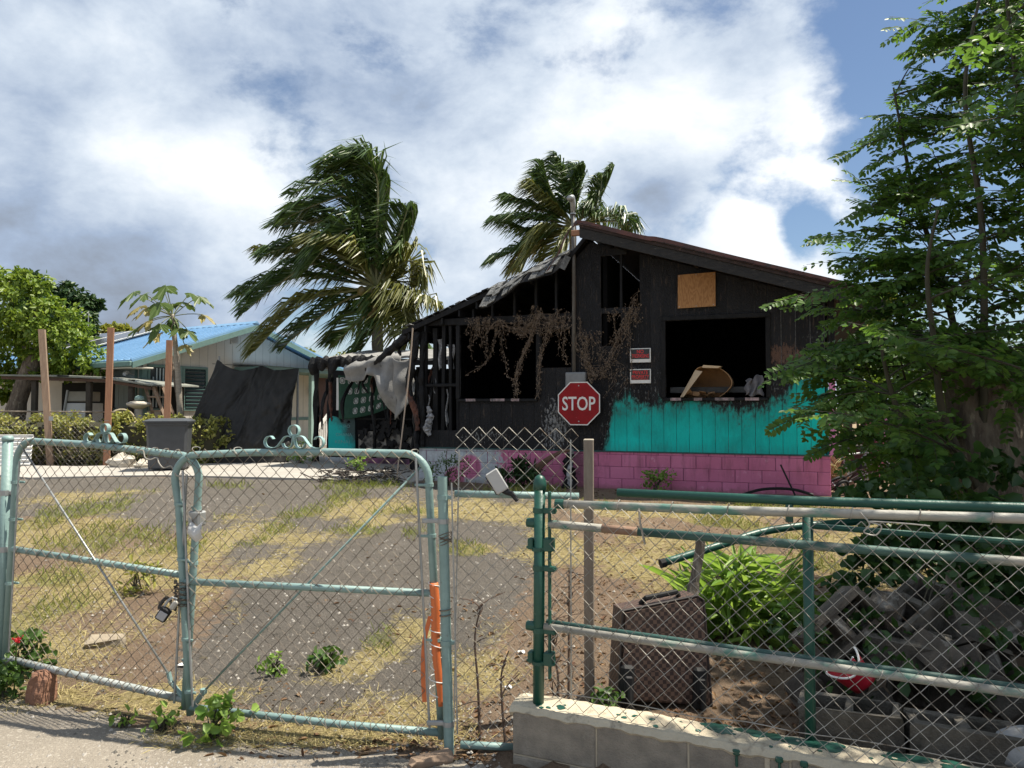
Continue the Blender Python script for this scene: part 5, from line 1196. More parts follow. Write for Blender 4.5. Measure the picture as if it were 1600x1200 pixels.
# red flower and fallen pipe
fpz = thing('fallen_pipe', 'dark green pipe lying aslant in the yard behind the mesh', 'pipe', (1.0, 4.6, .2), 0)
mb = MB(); mb.tube(catmull([(-.10, -.2, .48), (.25, -.1, .56), (.62, .05, .63), (1.1, .15, .66), (1.7, .2, .68), (2.4, .2, .62)], 5), .024, 10); mb.build('pipe', M_green_paint, fpz, True)
mb = MB(); mb.tube([(-.12, -.205, .475), (-.09, -.198, .482)], .028, 10); mb.build('pipe_end', M_black, fpz)
st = thing('dry_branch', 'short grey dead branch standing behind the suitcase', 'branch', (.96, 4.15, gz(.96, 4.15)), 0)
mb = MB(); mb.tube(catmull([(-.02, 0, .0), (.02, -.05, .35), (.06, 0, .52), (.10, .02, .72), (.09, .03, .80)], 5), [.035] * 10 + [.028] * 11, 8); mb.build('stem', M_bark, st)

# ================================================================== NEIGHBOUR HOUSE (own frame: x along its gable wall, y along its eave wall)
random.seed(41)
NO = Vector((-10.046, 20, .28)); NA = R(59.5); NM = Matrix.Translation(NO) @ Matrix.Rotation(NA, 4, 'Z')
nb = thing('neighbour_house', 'pale single storey house with blue metal roof and green trim', 'house', NO, NA)
M_stucco = mat('cream_wall', (.56, .53, .46), (.50, .47, .41), 3, .9, .1, 60)
M_trim = mat('grey_green_trim', (.13, .22, .20), (.10, .175, .16), 7, .6)
M_blue = mat('blue_metal_roof', (.19, .34, .52), (.15, .29, .46), 2.0, .40, spec=.6)
M_glass = mat('dark_window_glass', (.02, .03, .035), (.03, .04, .045), 3, .12, spec=.8)
M_blind = mat('pale_blind', (.45, .52, .54), (.36, .42, .44), 5, .6)
M_door = mat('brown_door', (.07, .022, .012), (.05, .016, .01), 6, .5)
mb = MB(); mb.prism([(0, 0), (7.3, 0), (7.3, 2.5), (3.4, 3.80), (0, 2.68)], lambda x, z: (x, 0, z), lambda x, z: (x, .12, z)); mb.build('gable_wall', M_stucco, nb)
mb = MB(); mb.box(0, .122, 0, .12, 9, 2.68); mb.box(7.18, .122, 0, 7.3, 9, 2.5); mb.box(.122, 8.9, 0, 7.178, 9, 2.5); mb.build('wall', M_stucco, nb)
for xa, za, xb, zb in ((-.62, 2.58, 3.4, 3.93), (3.4, 3.93, 7.75, 2.55)):
    mb = MB(); mb.prism([(xa, za), (xb, zb), (xb, zb - .06), (xa, za - .06)], lambda x, z: (x, -.5, z), lambda x, z: (x, 9.4, z)); rf = mb.build('roof', M_blue, nb)
    mb = MB(); mb.prism([(xa, za - .062), (xb, zb - .062), (xb, zb - .22), (xa, za - .22)], lambda x, z: (x, -.53, z), lambda x, z: (x, -.48, z)); mb.build('fascia', M_trim, nb)
    if xa < 0:
        y = -.45
        while y < 9.4:
            mb = MB(); mb.prism([(xa, za + .001), (xb, zb + .001), (xb, zb + .032), (xa, za + .032)], lambda x, z: (x, y, z), lambda x, z: (x, y + .035, z)); mb.build('seam', M_blue, rf); y += .30
    else:
        mb = MB(); y = -.45
        while y < 9.4: mb.prism([(xa, za + .001), (xb, zb + .001), (xb, zb + .032), (xa, za + .032)], lambda x, z: (x, y, z), lambda x, z: (x, y + .035, z)); y += .30
        mb.build('seams', M_blue, rf, kind='stuff')
mb = MB(); mb.bbox(-.70, -.5, 2.40, -.60, 9.4, 2.54, .02); mb.build('gutter', M_trim, nb)
mb = MB(); mb.bbox(-.6, -.5, 2.36, -.01, 9.4, 2.40, .01); mb.build('eave_soffit', M_stucco, nb)
mb = MB(); mb.prism([(3.3, 3.92), (3.5, 3.92), (3.4, 4.0)], lambda x, z: (x, -.52, z), lambda x, z: (x, 9.42, z)); mb.build('ridge_cap', M_blue, nb)
mb = MB(); mb.bbox(-.03, -.03, 0, .13, .125, 2.38, .01); mb.build('corner_trim', M_trim, nb)
mb = MB()                                  # grooves of the gable boards
for k in range(24): mb.box(.3 + k * .29, -.004, 0, .312 + k * .29, 0, min(2.66 + .30 * k * .29, 3.75 - .33 * max(0, k * .29 - 3.1)))
mb.build('board_seams', mat('cream_seam', (.40, .38, .33), (.36, .34, .30), 3, .9), nb, kind='stuff')
def nwin(name, x0, x1, z0, z1):
    mb = MB(); q = .07
    mb.bbox(x0 - q, -.045, z1, x1 + q, .02, z1 + q, .006); mb.bbox(x0 - q, -.05, z0 - q, x1 + q, .02, z0, .006); mb.bbox(x0 - q, -.045, z0 + .001, x0, .02, z1 - .001, .006); mb.bbox(x1, -.045, z0 + .001, x1 + q, .02, z1 - .001, .006)
    wn = mb.build('window', M_trim, nb); MB().box(x0, -.008, z0, x1, -.002, z1).build('pane', M_glass, wn); return wn
wn = nwin('window', .20, 1.12, 1.30, 2.44)
for k in range(8):
    x = .30 + k * .10; M = Matrix.Translation((x, -.022, 0)) @ Matrix.Rotation(R(25), 4, 'Z'); MB().box(-.028, -.004, 1.33, .028, .004, 2.42 - (.25 if k < 1 else 0), M).build('blind_slat', M_blind, wn)
wn = nwin('window', 1.27, 1.96, 1.30, 2.44)
for k in range(11):
    M = Matrix.Translation((1.615, -.03, 1.35 + k * .104)) @ Matrix.Rotation(R(35), 4, 'X'); MB().box(-.33, -.05, -.003, .33, .05, .003, M).build('louver', mat('louver_glass', (.03, .06, .06), (.04, .075, .072), 5, .2, spec=.8) if k == 0 else bpy.data.materials['louver_glass'], wn)
# eave-wall window: plane x=0, facing -x
mb = MB()
for a, b, c, d in ((.22, 1.62, 2.44, 2.52), (.22, 1.62, 1.22, 1.30), (.22, .30, 1.301, 2.439), (1.54, 1.62, 1.301, 2.439)): mb.bbox(-.045, a, c, .02, b, d, .006)
wn = mb.build('window', M_trim, nb); MB().box(-.008, .30, 1.30, -.002, 1.54, 2.44).build('pane', M_glass, wn)
for k in range(5): MB().box(-.025, .32 + k * .245, 1.32, -.014, .32 + k * .245 + .232, 2.42).build('blind_slat', mat('pale_green_blind', (.33, .39, .37), (.29, .34, .33), 3, .6) if k == 0 else bpy.data.materials['pale_green_blind'], wn)
mb = MB(); mb.bbox(2.84, -.03, 3.26, 3.12, .02, 3.55, .006); v_ = mb.build('gable_vent', M_stucco, nb)
for k in range(6): MB().box(2.87, -.05, -.004, 3.09, .0, .004, Matrix.Translation((0, 0, 3.30 + k * .042)) @ Matrix.Rotation(R(0), 4, 'X')).build('slat', mat('vent_slat', (.33, .31, .28), (.2, .19, .17), 9, .9) if k == 0 else bpy.data.materials['vent_slat'], v_)
mb = MB(); mb.tube([(-.01, .35, 2.22), (-.25, .30, 2.28)], .02, 8); mb.tube([(-.25, .30, 2.28), (-.36, .26, 2.22)], .05, 10); mb.build('floodlight', M_white, nb)
mb = MB(); mb.tube([(1.9, 6, 3.4), (1.9, 6, 4.5)], .015, 6); mb.build('vent_pipe', M_galv, nb)
mb = MB(); mb.box(2.2, -.003, 2.62, 6, -.0, 2.635); mb.build('cable', M_black, nb)
# porch
mb = MB(); mb.prism([(2.95, 2.56), (7.6, 2.52), (7.6, 2.40), (2.95, 2.44)], lambda x, z: (x, -1.5, z), lambda x, z: (x, -.06, z)); mb.build('porch_roof', M_trim, nb)
mb = MB(); mb.prism([(2.95, 2.60), (7.6, 2.56), (7.6, 2.563), (2.95, 2.603)], lambda x, z: (x, -1.55, z - .02), lambda x, z: (x, -.04, z + .1)); mb.build('porch_sheet', M_blue, nb)
for x in (3.1, 4.88, 7.4): MB().bbox(x - .07, -1.42, 0, x + .07, -1.28, 2.42, .008).build('porch_post', mat('pale_green_post', (.30, .44, .40), (.26, .38, .35), 5, .6) if x < 4 else bpy.data.materials['pale_green_post'], nb)
MB().box(2.9, -1.5, -.3, 7.5, -.01, .12).build('porch_floor', M_concrete, nb)
MB().bbox(6.35, -.05, .13, 7.15, .0, 2.36, .006).build('door', M_door, nb)
mb = MB(); mb.bbox(6.28, -.06, .13, 6.35, .0, 2.43, .006); mb.bbox(6.351, -.06, 2.36, 7.2, .0, 2.43, .006); mb.build('door_frame', M_trim, nb)
mb = MB(); mb.lathe([(.05, 0), (.09, .12), (.05, .25)], 8, (6.1, -.12, 1.75)); mb.build('wall_lamp', M_black, nb)
MB().box(5.15, -.03, .9, 6.05, -.002, 1.0).build('dado_rail', M_trim, nb)
for k in range(9):
    x = 4.98 + k * .085; MB().box(x, -1.40, -.2, x + .04, -1.36, .45 + k * .085).build('baluster', M_white, nb)
mb = MB(); mb.prism([(4.93, .40), (5.75, 1.20), (5.75, 1.30), (4.93, .50)], lambda x, z: (x, -1.43, z), lambda x, z: (x, -1.33, z)); mb.build('handrail', M_white, nb)
# solar panels lying on the roof
M_pv = mat('solar_glass', (.035, .04, .05), (.05, .055, .065), 2, .25, spec=.7)
def roofp(x): return 2.58 + (x + .62) * (3.93 - 2.58) / 4.02
for k in range(3):
    y0 = 4.0 + k * 1.75; M = Matrix.Translation((2.2, y0 + .85, roofp(2.2) + .08)) @ Matrix.Rotation(-math.atan((3.93 - 2.58) / 4.02), 4, 'Y')
    t = MB().bbox(-1.2, -.85, .0, 1.1, .85, .05, .006, M).build('solar_panel', M_galv, nb); MB().box(-1.16, -.81, .0505, 1.06, .81, .054, M).build('glass', M_pv, t)

# ================================================================== LEFT YARD
def px(x, y, Y): 
    d = pixdir(x, y); k = Y / d.y; return Vector((d.x * k, Y, 1.6 + d.z * k))
def crown(name, blobs, n, L_, m, parent, org=(0, 0, 0), asp=.5, shell=.62, up=.5, droop=.2, kind='stuff'):
    """leaves spread through a set of ellipsoid clumps (centre, radii)"""
    vol = np.array([b[1][0] * b[1][1] * b[1][2] for b in blobs]) ** .67; vol /= vol.sum(); P = []; Nn = []
    for b, v in zip(blobs, vol):
        k = max(4, int(n * v)); d = norm(RNG.normal(0, 1, (k, 3))); r_ = RNG.uniform(shell ** 3, 1, (k, 1)) ** (1 / 3) * RNG.uniform(.82, 1.12, (k, 1))
        # break the surface into tufts
        tuft = norm(RNG.normal(0, 1, (max(5, k // 55), 3))); near = (d @ tuft.T).argmax(1); d = norm(d * .55 + tuft[near] * .6 + RNG.normal(0, .10, d.shape))
        P.append(np.array(b[0]) + d * r_ * np.array(b[1])); Nn.append(d)
    P = np.concatenate(P) - np.array(org); Nn = np.concatenate(Nn); k = len(P)
    nr = Nn + RNG.normal(0, .55, (k, 3)); nr[:, 2] += up
    dr = RNG.normal(0, 1, (k, 3)) + Nn * .5; dr[:, 2] -= droop
    Ls = RNG.uniform(.7, 1.3, k) * L_
    V, F = leaf_mesh(P, dr, nr, Ls, Ls * asp); return np_mesh(name, V, F, m, parent, kind=kind)
M_leaf_lime = leafmat('lime_leaf', (.085, .155, .018), (.20, .27, .035))
M_leaf_dark = leafmat('dark_leaf', (.016, .042, .014), (.04, .08, .02), .2)
M_leaf_mid = leafmat('mid_leaf', (.035, .085, .018), (.085, .15, .03))
M_leaf_yel = leafmat('yellow_green_leaf', (.15, .19, .03), (.28, .27, .05))
M_leaf_hedge = leafmat('hedge_leaf', (.16, .20, .045), (.36, .34, .10))
def blobpx(L_, Y, dpt=1.0):
    o = []
    for x, y, rx, ry in L_:
        c = px(x, y, Y + rnd(-.4, .4)); s = Y / 1150; o.append((tuple(c), (rx * s, (rx + ry) * .5 * s * dpt, ry * s)))
    return o
# big lime-green tree on the left
c0 = px(25, 650, 20)
tr = thing('leafy_tree', 'bright lime green bushy tree with leaning grey trunk beside the lean-to', 'tree', (c0.x, 20, .25))
def local(P, o): return [Vector(q) - Vector(o.location) for q in P]
mb = MB(); mb.tube(local(catmull([(c0.x - .1, 20, .2), px(25, 640, 20), px(45, 580, 20), px(63, 530, 20), px(60, 480, 20)], 5), tr), [.26] * 6 + [.22] * 6 + [.16] * 9, 10); mb.build('trunk', M_bark, tr, True)
mb = MB(); mb.tube(local(catmull([px(52, 560, 20), px(30, 500, 20.3), px(10, 440, 20.5)], 5), tr), .09, 8); mb.tube(local(catmull([px(20, 640, 20.3), px(33, 590, 20.4), px(35, 540, 20.5)], 5), tr), .10, 8); mb.build('limb', M_bark, tr, True)
crown('foliage', blobpx([(25, 470, 45, 45), (60, 500, 50, 40), (95, 520, 45, 45), (120, 555, 40, 35), (75, 565, 45, 28), (150, 575, 22, 18), (10, 540, 40, 35), (50, 445, 28, 22), (10, 600, 25, 30), (-30, 500, 60, 80), (15, 430, 25, 15), (-20, 600, 40, 40), (110, 575, 35, 18)], 20), 9000, .15, M_leaf_lime, tr, tr.location)
c1 = px(110, 560, 26)
tr = thing('dark_tree', 'dark dense tree with rounded clumps behind the lime green tree', 'tree', (c1.x, 26, .25))
mb = MB(); mb.tube(local([(c1.x, 26, .2), px(110, 560, 26), px(112, 500, 26)], tr), [.3, .25, .15], 8); mb.build('trunk', M_bark_dark, tr, True)
crown('foliage', blobpx([(85, 480, 38, 32), (115, 490, 30, 40), (100, 455, 18, 12), (147, 475, 12, 11), (130, 520, 25, 25), (60, 470, 30, 25), (145, 492, 7, 7), (40, 440, 20, 16)], 26), 6500, .20, M_leaf_dark, tr, tr.location)
c1 = px(178, 540, 34)
tr = thing('far_tree', 'low yellow green tree top far off above the solar panels', 'tree', (c1.x, 34, .25))
mb = MB(); mb.tube(local([(c1.x, 34, .2), px(178, 530, 34)], tr), .2, 8); mb.build('trunk', M_bark_dark, tr, True)
crown('foliage', blobpx([(178, 520, 26, 12), (155, 525, 16, 12), (192, 520, 14, 10)], 34), 1800, .22, M_leaf_yel, tr, tr.location)
for i, (x, y, rx, ry, Y, lab) in enumerate(((478, 556, 12, 9, 45, 'small bright tree top far off at the corner of the pale house'), (545, 568, 26, 16, 40, 'far bright tree seen between the palm fronds and the grey membrane roof'))):
    c1 = px(x, y, Y); tr = thing('far_tree', lab, 'tree', (c1.x, Y, .25)); mb = MB(); mb.tube(local([(c1.x, Y, .2), tuple(c1)], tr), .2, 8); mb.build('trunk', M_bark_dark, tr, True)
    crown('foliage', blobpx([(x, y, rx, ry)], Y), 900, .25, M_leaf_yel, tr, tr.location)
# clipped hedge
hd = thing('hedge', 'long clipped yellowish green hedge behind the bin', 'hedge', (-10, 17.5, .25))
hb = []
for k in range(26):
    x = -13.6 + k * .265; hb.append(((x, 17.5 + rnd(-.1, .1), .62 + rnd(-.05, .05)), (.30, .42, .42))); hb.append(((x, 17.5 + rnd(-.1, .1), 1.08 + rnd(-.06, .06)), (.30, .40, .36 + rnd(-.04, .05))))
crown('foliage', hb, 21000, .085, M_leaf_hedge, hd, hd.location, asp=.6, shell=.75, up=.35)
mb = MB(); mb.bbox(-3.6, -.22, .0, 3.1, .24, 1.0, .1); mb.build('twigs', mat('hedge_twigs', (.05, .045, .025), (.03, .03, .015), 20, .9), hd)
hf = thing('hedge_fence', 'thin wire fence standing close in front of the clipped hedge', 'fence', (-10, 17.0, .25))
mb = MB(); chain(mb, lambda s, h, o: (s, o, h), 3.3, .0, 1.25, d=.11, x0=-2.6, r=.004, sides=3); mb.build('wire_mesh', M_wire, hf, kind='stuff')
mb = MB(); mb.tube([(-2.6, 0, 1.27), (.8, 0, 1.25)], .018, 8); mb.build('rail', M_wire_old, hf)
# wooden posts
for x0, z0, x1, z1, m, lab in ((-10.62, .25, -10.89, 3.41, M_wood, 'leftmost tall leaning bare wooden post by the hedge'), (-9.34, .25, -9.29, 3.45, M_wood_red, 'tall bare wooden post standing before the lean-to roof'), (-7.98, .25, -7.93, 3.16, M_wood_red, 'reddish wooden post standing right beside the papaya trunk')):
    t = thing('timber_post', lab, 'post', (x0, 17, z0), R(20), 'timber posts along the hedge'); mb = MB(); w_ = .065
    a = math.cos(R(-20)); dx = (x1 - x0)
    vs = []
    for zz, ox in ((-.1, 0), (z1 - z0, dx)):
        for p, q in ((-w_, -w_), (w_, -w_), (w_, w_), (-w_, w_)): vs.append((p + ox * math.cos(R(20)), q - ox * math.sin(R(20)), zz))
    mb.add(vs, [(3, 2, 1, 0), (4, 5, 6, 7), (0, 1, 5, 4), (1, 2, 6, 5), (2, 3, 7, 6), (3, 0, 4, 7)]); mb.build('post', m, t)
    MB().box(-.045, -.071, 1.05, .045, -.063, 1.15).build('bracket', M_galv, t)
# papaya tree
pp = thing('papaya_tree', 'slender papaya tree with ragged lobed leaves beside the reddish post', 'papaya tree', (-8.31, 18.5, .25))
trunkp = catmull([(-8.31, 18.5, .2), (-8.33, 18.5, 1.3), (-8.42, 18.5, 2.6), (-8.52, 18.5, 3.5), (-8.57, 18.5, 3.95)], 6)
mb = MB(); mb.tube(local(trunkp, pp), [.085 - .035 * i / (len(trunkp) - 1) for i in range(len(trunkp))], 10); mb.build('trunk', mat('papaya_bark', (.36, .32, .26), (.25, .22, .18), 9, .85, .4, 40, stretch=(1, 1, 5)), pp, True)
mb = MB(); mb.tube(local(catmull([(-8.33, 18.5, 1.2), (-8.45, 18.55, 2.0), (-8.62, 18.6, 2.75)], 5), pp), .045, 8); mb.build('side_stem', M_bark, pp, True)
M_pap = leafmat('papaya_leaf', (.045, .085, .018), (.10, .15, .035), .3); M_papy = leafmat('papaya_leaf_yellow', (.24, .22, .05), (.34, .28, .12), .3)
M_pet = mat('papaya_stalk', (.14, .16, .06), (.10, .12, .05), 8, .6)
def papleaf(tip, r_, m, src):
    tip = Vector(tip); src = Vector(src); mid = (tip + src) / 2 + Vector((0, 0, .08)); mb = MB(); mb.tube(local(bez(src, mid, tip, 6), pp), .011, 5); pt = mb.build('leaf_stalk', M_pet, pp)
    out = Vector((tip.x - src.x, tip.y - src.y, 0)); out = out.normalized() if out.length > .05 else Vector((1, 0, 0)); nrm = Vector((out.x * .35, out.y * .35 - .45, 1)).normalized(); sd = nrm.cross(out).normalized(); fw = sd.cross(nrm)
    mb = MB(); c = tip - Vector(pp.location); vs = [c]; N_ = 42
    for k in range(N_):
        a = -2.6 + 5.2 * k / (N_ - 1); lobes = abs(math.cos(a * 2.0)); rr = r_ * (.35 + .75 * lobes ** .8) * rnd(.8, 1.15) * (1 - .12 * abs(a))
        q = c + (fw * math.cos(a) + sd * math.sin(a)) * rr; q.z -= .55 * rr * rr / r_ * rnd(.7, 1.2); vs.append(q)
    mb.add(vs, [(0, k, k + 1) for k in range(1, N_)]); mb.build('leaf', m, pp)
random.seed(6)
top = (-8.56, 18.5, 3.9)
for x, y, r_, m, dy in ((212, 457, .36, M_pap, -.1), (235, 462, .34, M_pap, -.3), (250, 452, .40, M_pap, .2), (268, 450, .36, M_pap, -.3), (290, 455, .34, M_pap, .3), (312, 463, .30, M_pap, 0), (215, 478, .34, M_papy, .1), (240, 483, .34, M_papy, -.3), (265, 478, .36, M_pap, -.5), (220, 508, .36, M_pap, 0), (240, 502, .32, M_papy, -.2), (250, 522, .34, M_papy, -.1), (262, 510, .34, M_pap, -.4), (285, 515, .28, M_pap, -.2), (315, 491, .28, M_papy, .1), (300, 519, .26, M_pap, -.2), (294, 540, .24, M_papy, -.2), (275, 468, .36, M_pap, .4), (255, 470, .3, M_pap, .5)):
    q = px(x, y, 18.5); q.y += dy; papleaf(q, r_ * 1.02, m, top)
for k in range(6):
    a = k * 1.1; mb = MB(); mb.lathe([(.005, -.11), (.05, -.07), (.065, -.01), (.045, .05), (.008, .09)], 8, (-8.55 + .10 * math.cos(a) + 8.31, .10 * math.sin(a), 3.68 + .08 * math.sin(k * 2.1) - .25)); mb.build('fruit', M_leaf_mid, pp, True)

# lean-to shelter with clutter
ln = thing('lean_to_shelter', 'low flat lean-to roof on dark posts behind the hedge', 'shelter', (-10.2, 18.6, .25))
def Q(x, y, z): return (x + 10.2, y - 18.6, z - .25)
M_rust_roof = mat('brown_roof_underside', (.10, .055, .035), (.06, .035, .025), 5, .85); M_grey_roof = mat('grey_roof_top', (.24, .25, .22), (.17, .18, .16), 4, .8)
mb = MB()
for x0, z0, x1, z1 in ((-12.6, 2.42, -10.9, 2.40), (-11.2, 2.40, -9.9, 2.34), (-10.1, 2.36, -8.85, 2.17)): mb.prism([(x0, z0), (x1, z1), (x1, z1 - .04), (x0, z0 - .04)], lambda x, z: Q(x, 18.1, z), lambda x, z: Q(x, 20.8, z + .05))
mb.build('roof_sheet', M_grey_roof, ln)
mb = MB()
for x0, z0, x1, z1 in ((-12.6, 2.375, -10.0, 2.30), (-10.0, 2.29, -8.9, 2.11)): mb.prism([(x0, z0), (x1, z1), (x1, z1 - .07), (x0, z0 - .07)], lambda x, z: Q(x, 18.14, z), lambda x, z: Q(x, 18.2, z))
mb.build('beam', M_rust_roof, ln)
for x in (-11.9, -10.55, -9.5): MB().bbox(*Q(x, 18.2, .25), *Q(x + .12, 18.32, 2.3), .01).build('post', M_bark_dark, ln)
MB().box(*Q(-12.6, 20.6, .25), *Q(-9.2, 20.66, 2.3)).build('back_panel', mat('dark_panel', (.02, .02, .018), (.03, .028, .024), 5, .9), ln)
wc = thing('white_cabinet', 'white panelled cabinet standing in shade under the lean-to', 'cabinet', (-11.1, 19.2, .3))
MB().bbox(-.40, -.3, .9, .28, .3, 1.42, .02).build('body', M_white, wc); MB().bbox(-.38, -.32, .2, .28, .3, .88, .02).build('base', mat('dark_base', (.05, .05, .05), (.03, .03, .03), 6, .8), wc); MB().bbox(-.36, -.3, 1.46, .2, .3, 1.72, .02).build('upper_box', mat('beige_panel', (.42, .40, .35), (.34, .33, .29), 4, .7), wc)
mb = MB(); mb.tube([(-.42, -.32, .9), (-.30, -.32, 1.75)], .03, 6); mb.build('bar', M_galv, wc)
lad = thing('step_ladder', 'weathered wooden step ladder frame leaning under the lean-to end', 'ladder', (-8.9, 18.3, .3), R(-8))
for y in (0, .4):
    mb = MB(); mb.tube([(-.25, y, 1.85), (.10, y, .75), (.30, y, 0)], .045, 4); mb.tube([(-.05, y, 1.85), (.35, y, .95), (.75, y, .1)], .045, 4); mb.build('side_rail', M_wood, lad)
for z, xa, xb in ((1.55, -.15, .09), (1.2, -.05, .24), (.85, .07, .40), (.5, .16, .57)): MB().bbox(xa, -.05, z, xb, .45, z + .04, .004).build('tread', M_wood, lad)
bb = thing('stone_table', 'pale round stone pedestal table standing before the house corner', 'table', (-9.18, 18.1, .3))
mb = MB(); mb.lathe([(.18, 0), (.14, .12), (.10, .3), (.09, 1.27)], 12); mb.build('pedestal', M_rock, bb, True)
mb = MB(); mb.lathe([(.1, 1.27), (.27, 1.36), (.28, 1.41), (.18, 1.45), (.05, 1.47)], 18); mb.build('table_top', M_rock, bb, True)
mb = MB(); mb.lathe([(.05, 1.46), (.12, 1.50), (.10, 1.57), (.04, 1.60)], 12, (.02, 0, 0)); mb.build('dish', M_teal_paint, bb, True)
cr_ = thing('clay_pipe', 'short wide pale clay pipe lying before the neighbour wall', 'pipe', (-9.55, 18.0, 1.28), R(30))
mb = MB(); M = Matrix.Rotation(R(90), 4, 'X')
mb.sheet(lambda u, v: M @ Vector(((.30 - .0 * v) * math.cos(2 * math.pi * u), (.30) * math.sin(2 * math.pi * u), -.4 + .8 * v)), 22, 2, .05); mb.build('pipe', mat('pale_clay', (.42, .36, .25), (.34, .29, .2), 5, .9), cr_, True)
MB().box(-.3, -.3, -1.0, .3, .3, -.29).build('stand', M_bark_dark, cr_)
cs = thing('corrugated_sheet', 'pale corrugated sheet leaning low behind the far gate post', 'sheet', (-11.5, 16.4, .25), R(5))
mb = MB(); mb.sheet(lambda u, v: (-1.0 + 1.55 * u, .12 * v, .02 + .72 * v + .0) if False else (-1.0 + 1.75 * u, .12 * v + .018 * math.sin(v * 48), .02 + .72 * v), 2, 60, .008); mb.build('sheet', M_white, cs, True)

# wheelie bin
bn = thing('wheelie_bin', 'dark grey wheeled rubbish bin standing before the hedge', 'bin', (-7.22, 15.55, .30), R(16))
mb = MB()
def ringbox(z, hx, hy, r_): return [(sx * hx - sx * (r_ if k else 0), sy * hy - sy * (0 if k else r_), z) for sx, sy, ks in ((1, -1, (1, 0)), (1, 1, (0, 1)), (-1, 1, (1, 0)), (-1, -1, (0, 1))) for k in ks]
R0 = [ringbox(z, hx, hy, .05) for z, hx, hy in ((.03, .345, .30), (.06, .36, .32), (.90, .40, .385), (.935, .405, .39), (.94, .43, .415), (.985, .435, .42))]
vs = [q for r_ in R0 for q in r_]; fs = [tuple(range(8))[::-1]]
for i in range(len(R0) - 1):
    for k in range(8): fs.append((i * 8 + k, i * 8 + (k + 1) % 8, i * 8 + 8 + (k + 1) % 8, i * 8 + 8 + k))
fs.append(tuple((len(R0) - 1) * 8 + k for k in range(8))); mb.add(vs, fs); mb.build('body', M_dkgrey, bn)
mb = MB(); R1 = [ringbox(z, hx, hy, .06) for z, hx, hy in ((.99, .455, .445), (1.025, .46, .45), (1.05, .40, .38), (1.075, .34, .30))]
vs = [q for r_ in R1 for q in r_]; fs = [tuple(range(8))[::-1]]
for i in range(3):
    for k in range(8): fs.append((i * 8 + k, i * 8 + (k + 1) % 8, i * 8 + 8 + (k + 1) % 8, i * 8 + 8 + k))
fs.append(tuple(24 + k for k in range(8))); mb.add(vs, fs); mb.build('lid', M_dkgrey, bn)
mb = MB(); mb.tube([(-.30, .46, 1.0), (.30, .46, 1.0)], .022, 8); mb.build('handle', M_black, bn)
for x in (-.30, .30):
    mb = MB(); mb.lathe([(.06, -.04), (.13, -.03), (.13, .03), (.06, .04)], 14, (0, 0, 0), Matrix.Translation((x, .32, .13)) @ Matrix.Rotation(R(90), 4, 'Y')); mb.build('wheel', M_black, bn, True)
for x0, x1, z, zz in ((-.27, -.12, .80, 3), (.17, .25, .845, 1)):
    mb = MB()
    for k in range(zz):
        for j in range(int((x1 - x0) / .018)):
            if (j * 7 + k * 3) % 5: mb.box(x0 + j * .018, -.001, -k * .024 - .006, x0 + j * .018 + .013, .001, -k * .024 + .006)
    mb.build('print_marks', M_white, bn, loc=(0, -.388 + .125 * (.93 - z), z), kind='stuff')
# pale stones beside the bin
for i, (x, y, r_, lab) in enumerate(((-8.55, 16.25, .24, 'large pale boulder at the foot of the hedge left of the bin'), (-8.05, 16.1, .15, 'small brownish stone between the boulder and the bin'), (-7.75, 16.3, .12, 'small pale stone close to the bin at the hedge foot'))):
    t = thing('boulder', lab, 'stone', (x, y, .30), rnd(0, 3), 'stones at the hedge foot'); mb = MB(); random.seed(60 + i); ph = [rnd(0, 6) for _ in range(4)]
    mb.sheet(lambda u, v: (lambda th, a: tuple(r_ * (1 + .15 * math.sin(3 * a + ph[0] + 2 * th) + .1 * math.sin(5 * th + ph[1] + a)) * c for c in (1.25 * math.sin(th) * math.cos(a), math.sin(th) * math.sin(a), .75 * math.cos(th) + .35)))(math.pi * min(max(v, .01), .99), 2 * math.pi * u), 12, 8); mb.build('stone', M_rock, t)

# black tarpaulin hung over poles
tp = thing('black_tarp', 'large black tarpaulin hung in folds over poles before the pale house', 'tarp', (-6.4, 18.2, .28))
topc = catmull([px(340, 562, 18.55), px(352, 571, 18.5), px(378, 579, 18.5), (px(398, 575, 18.5)), px(410, 572, 18.5), px(425, 578, 18.4), px(445, 578, 18.4), px(466, 576, 18.4)], 6)
botx = [(-7.98, 17.75), (-7.25, 17.35), (-6.6, 17.45), (-6.0, 17.35), (-5.35, 17.55)]
botc = catmull([(a, b, .29) for a, b in botx], 10)
def samp(c, t): k = t * (len(c) - 1); i = int(min(k, len(c) - 2)); return c[i] + (c[i + 1] - c[i]) * (k - i)
def tarp(u, v):
    a = samp(topc, u); b = samp(botc, u); q = a + (b - a) * v
    q = q + Vector((0, -.10 * math.sin(v * math.pi) * (.4 + .6 * math.sin(u * 3.1)), 0))
    fold = .13 * math.sin(u * 30 + v * 2) * math.exp(-u * 4) * v + .07 * math.sin(u * 8 + v * 4) + .05 * math.sin(u * 15 - v * 5) * v + .035 * math.sin(u * 17 - v * 3.2) * math.sin(v * 2.6) + .02 * math.sin(v * 13 + u * 5) * smst(.2, .5, u) * (1 - v * .4) + .012 * math.sin(u * 61 + v * 7) * (1 - v)
    cz = mnoise.fractal(Vector((u * 9, v * 5, 2.0)), 1.0, 2.1, 4) + .5 * abs(mnoise.noise(Vector((u * 22 + v * 9, v * 6, 7.0))))
    q.y -= .055 * cz * min(1, v * 4); q.z += .012 * cz
    q.y -= fold + .05 * smst(.75, .8, v) * smst(.95, .85, v) * smst(.2, .35, u); q.x += .03 * math.sin(v * 8 + u * 20)
    return q - Vector(tp.location)
M_tarp = mat('black_tarp_cloth', (.015, .0142, .0128), (.024, .022, .0195), 3, .55, .4, 16, spec=.3)
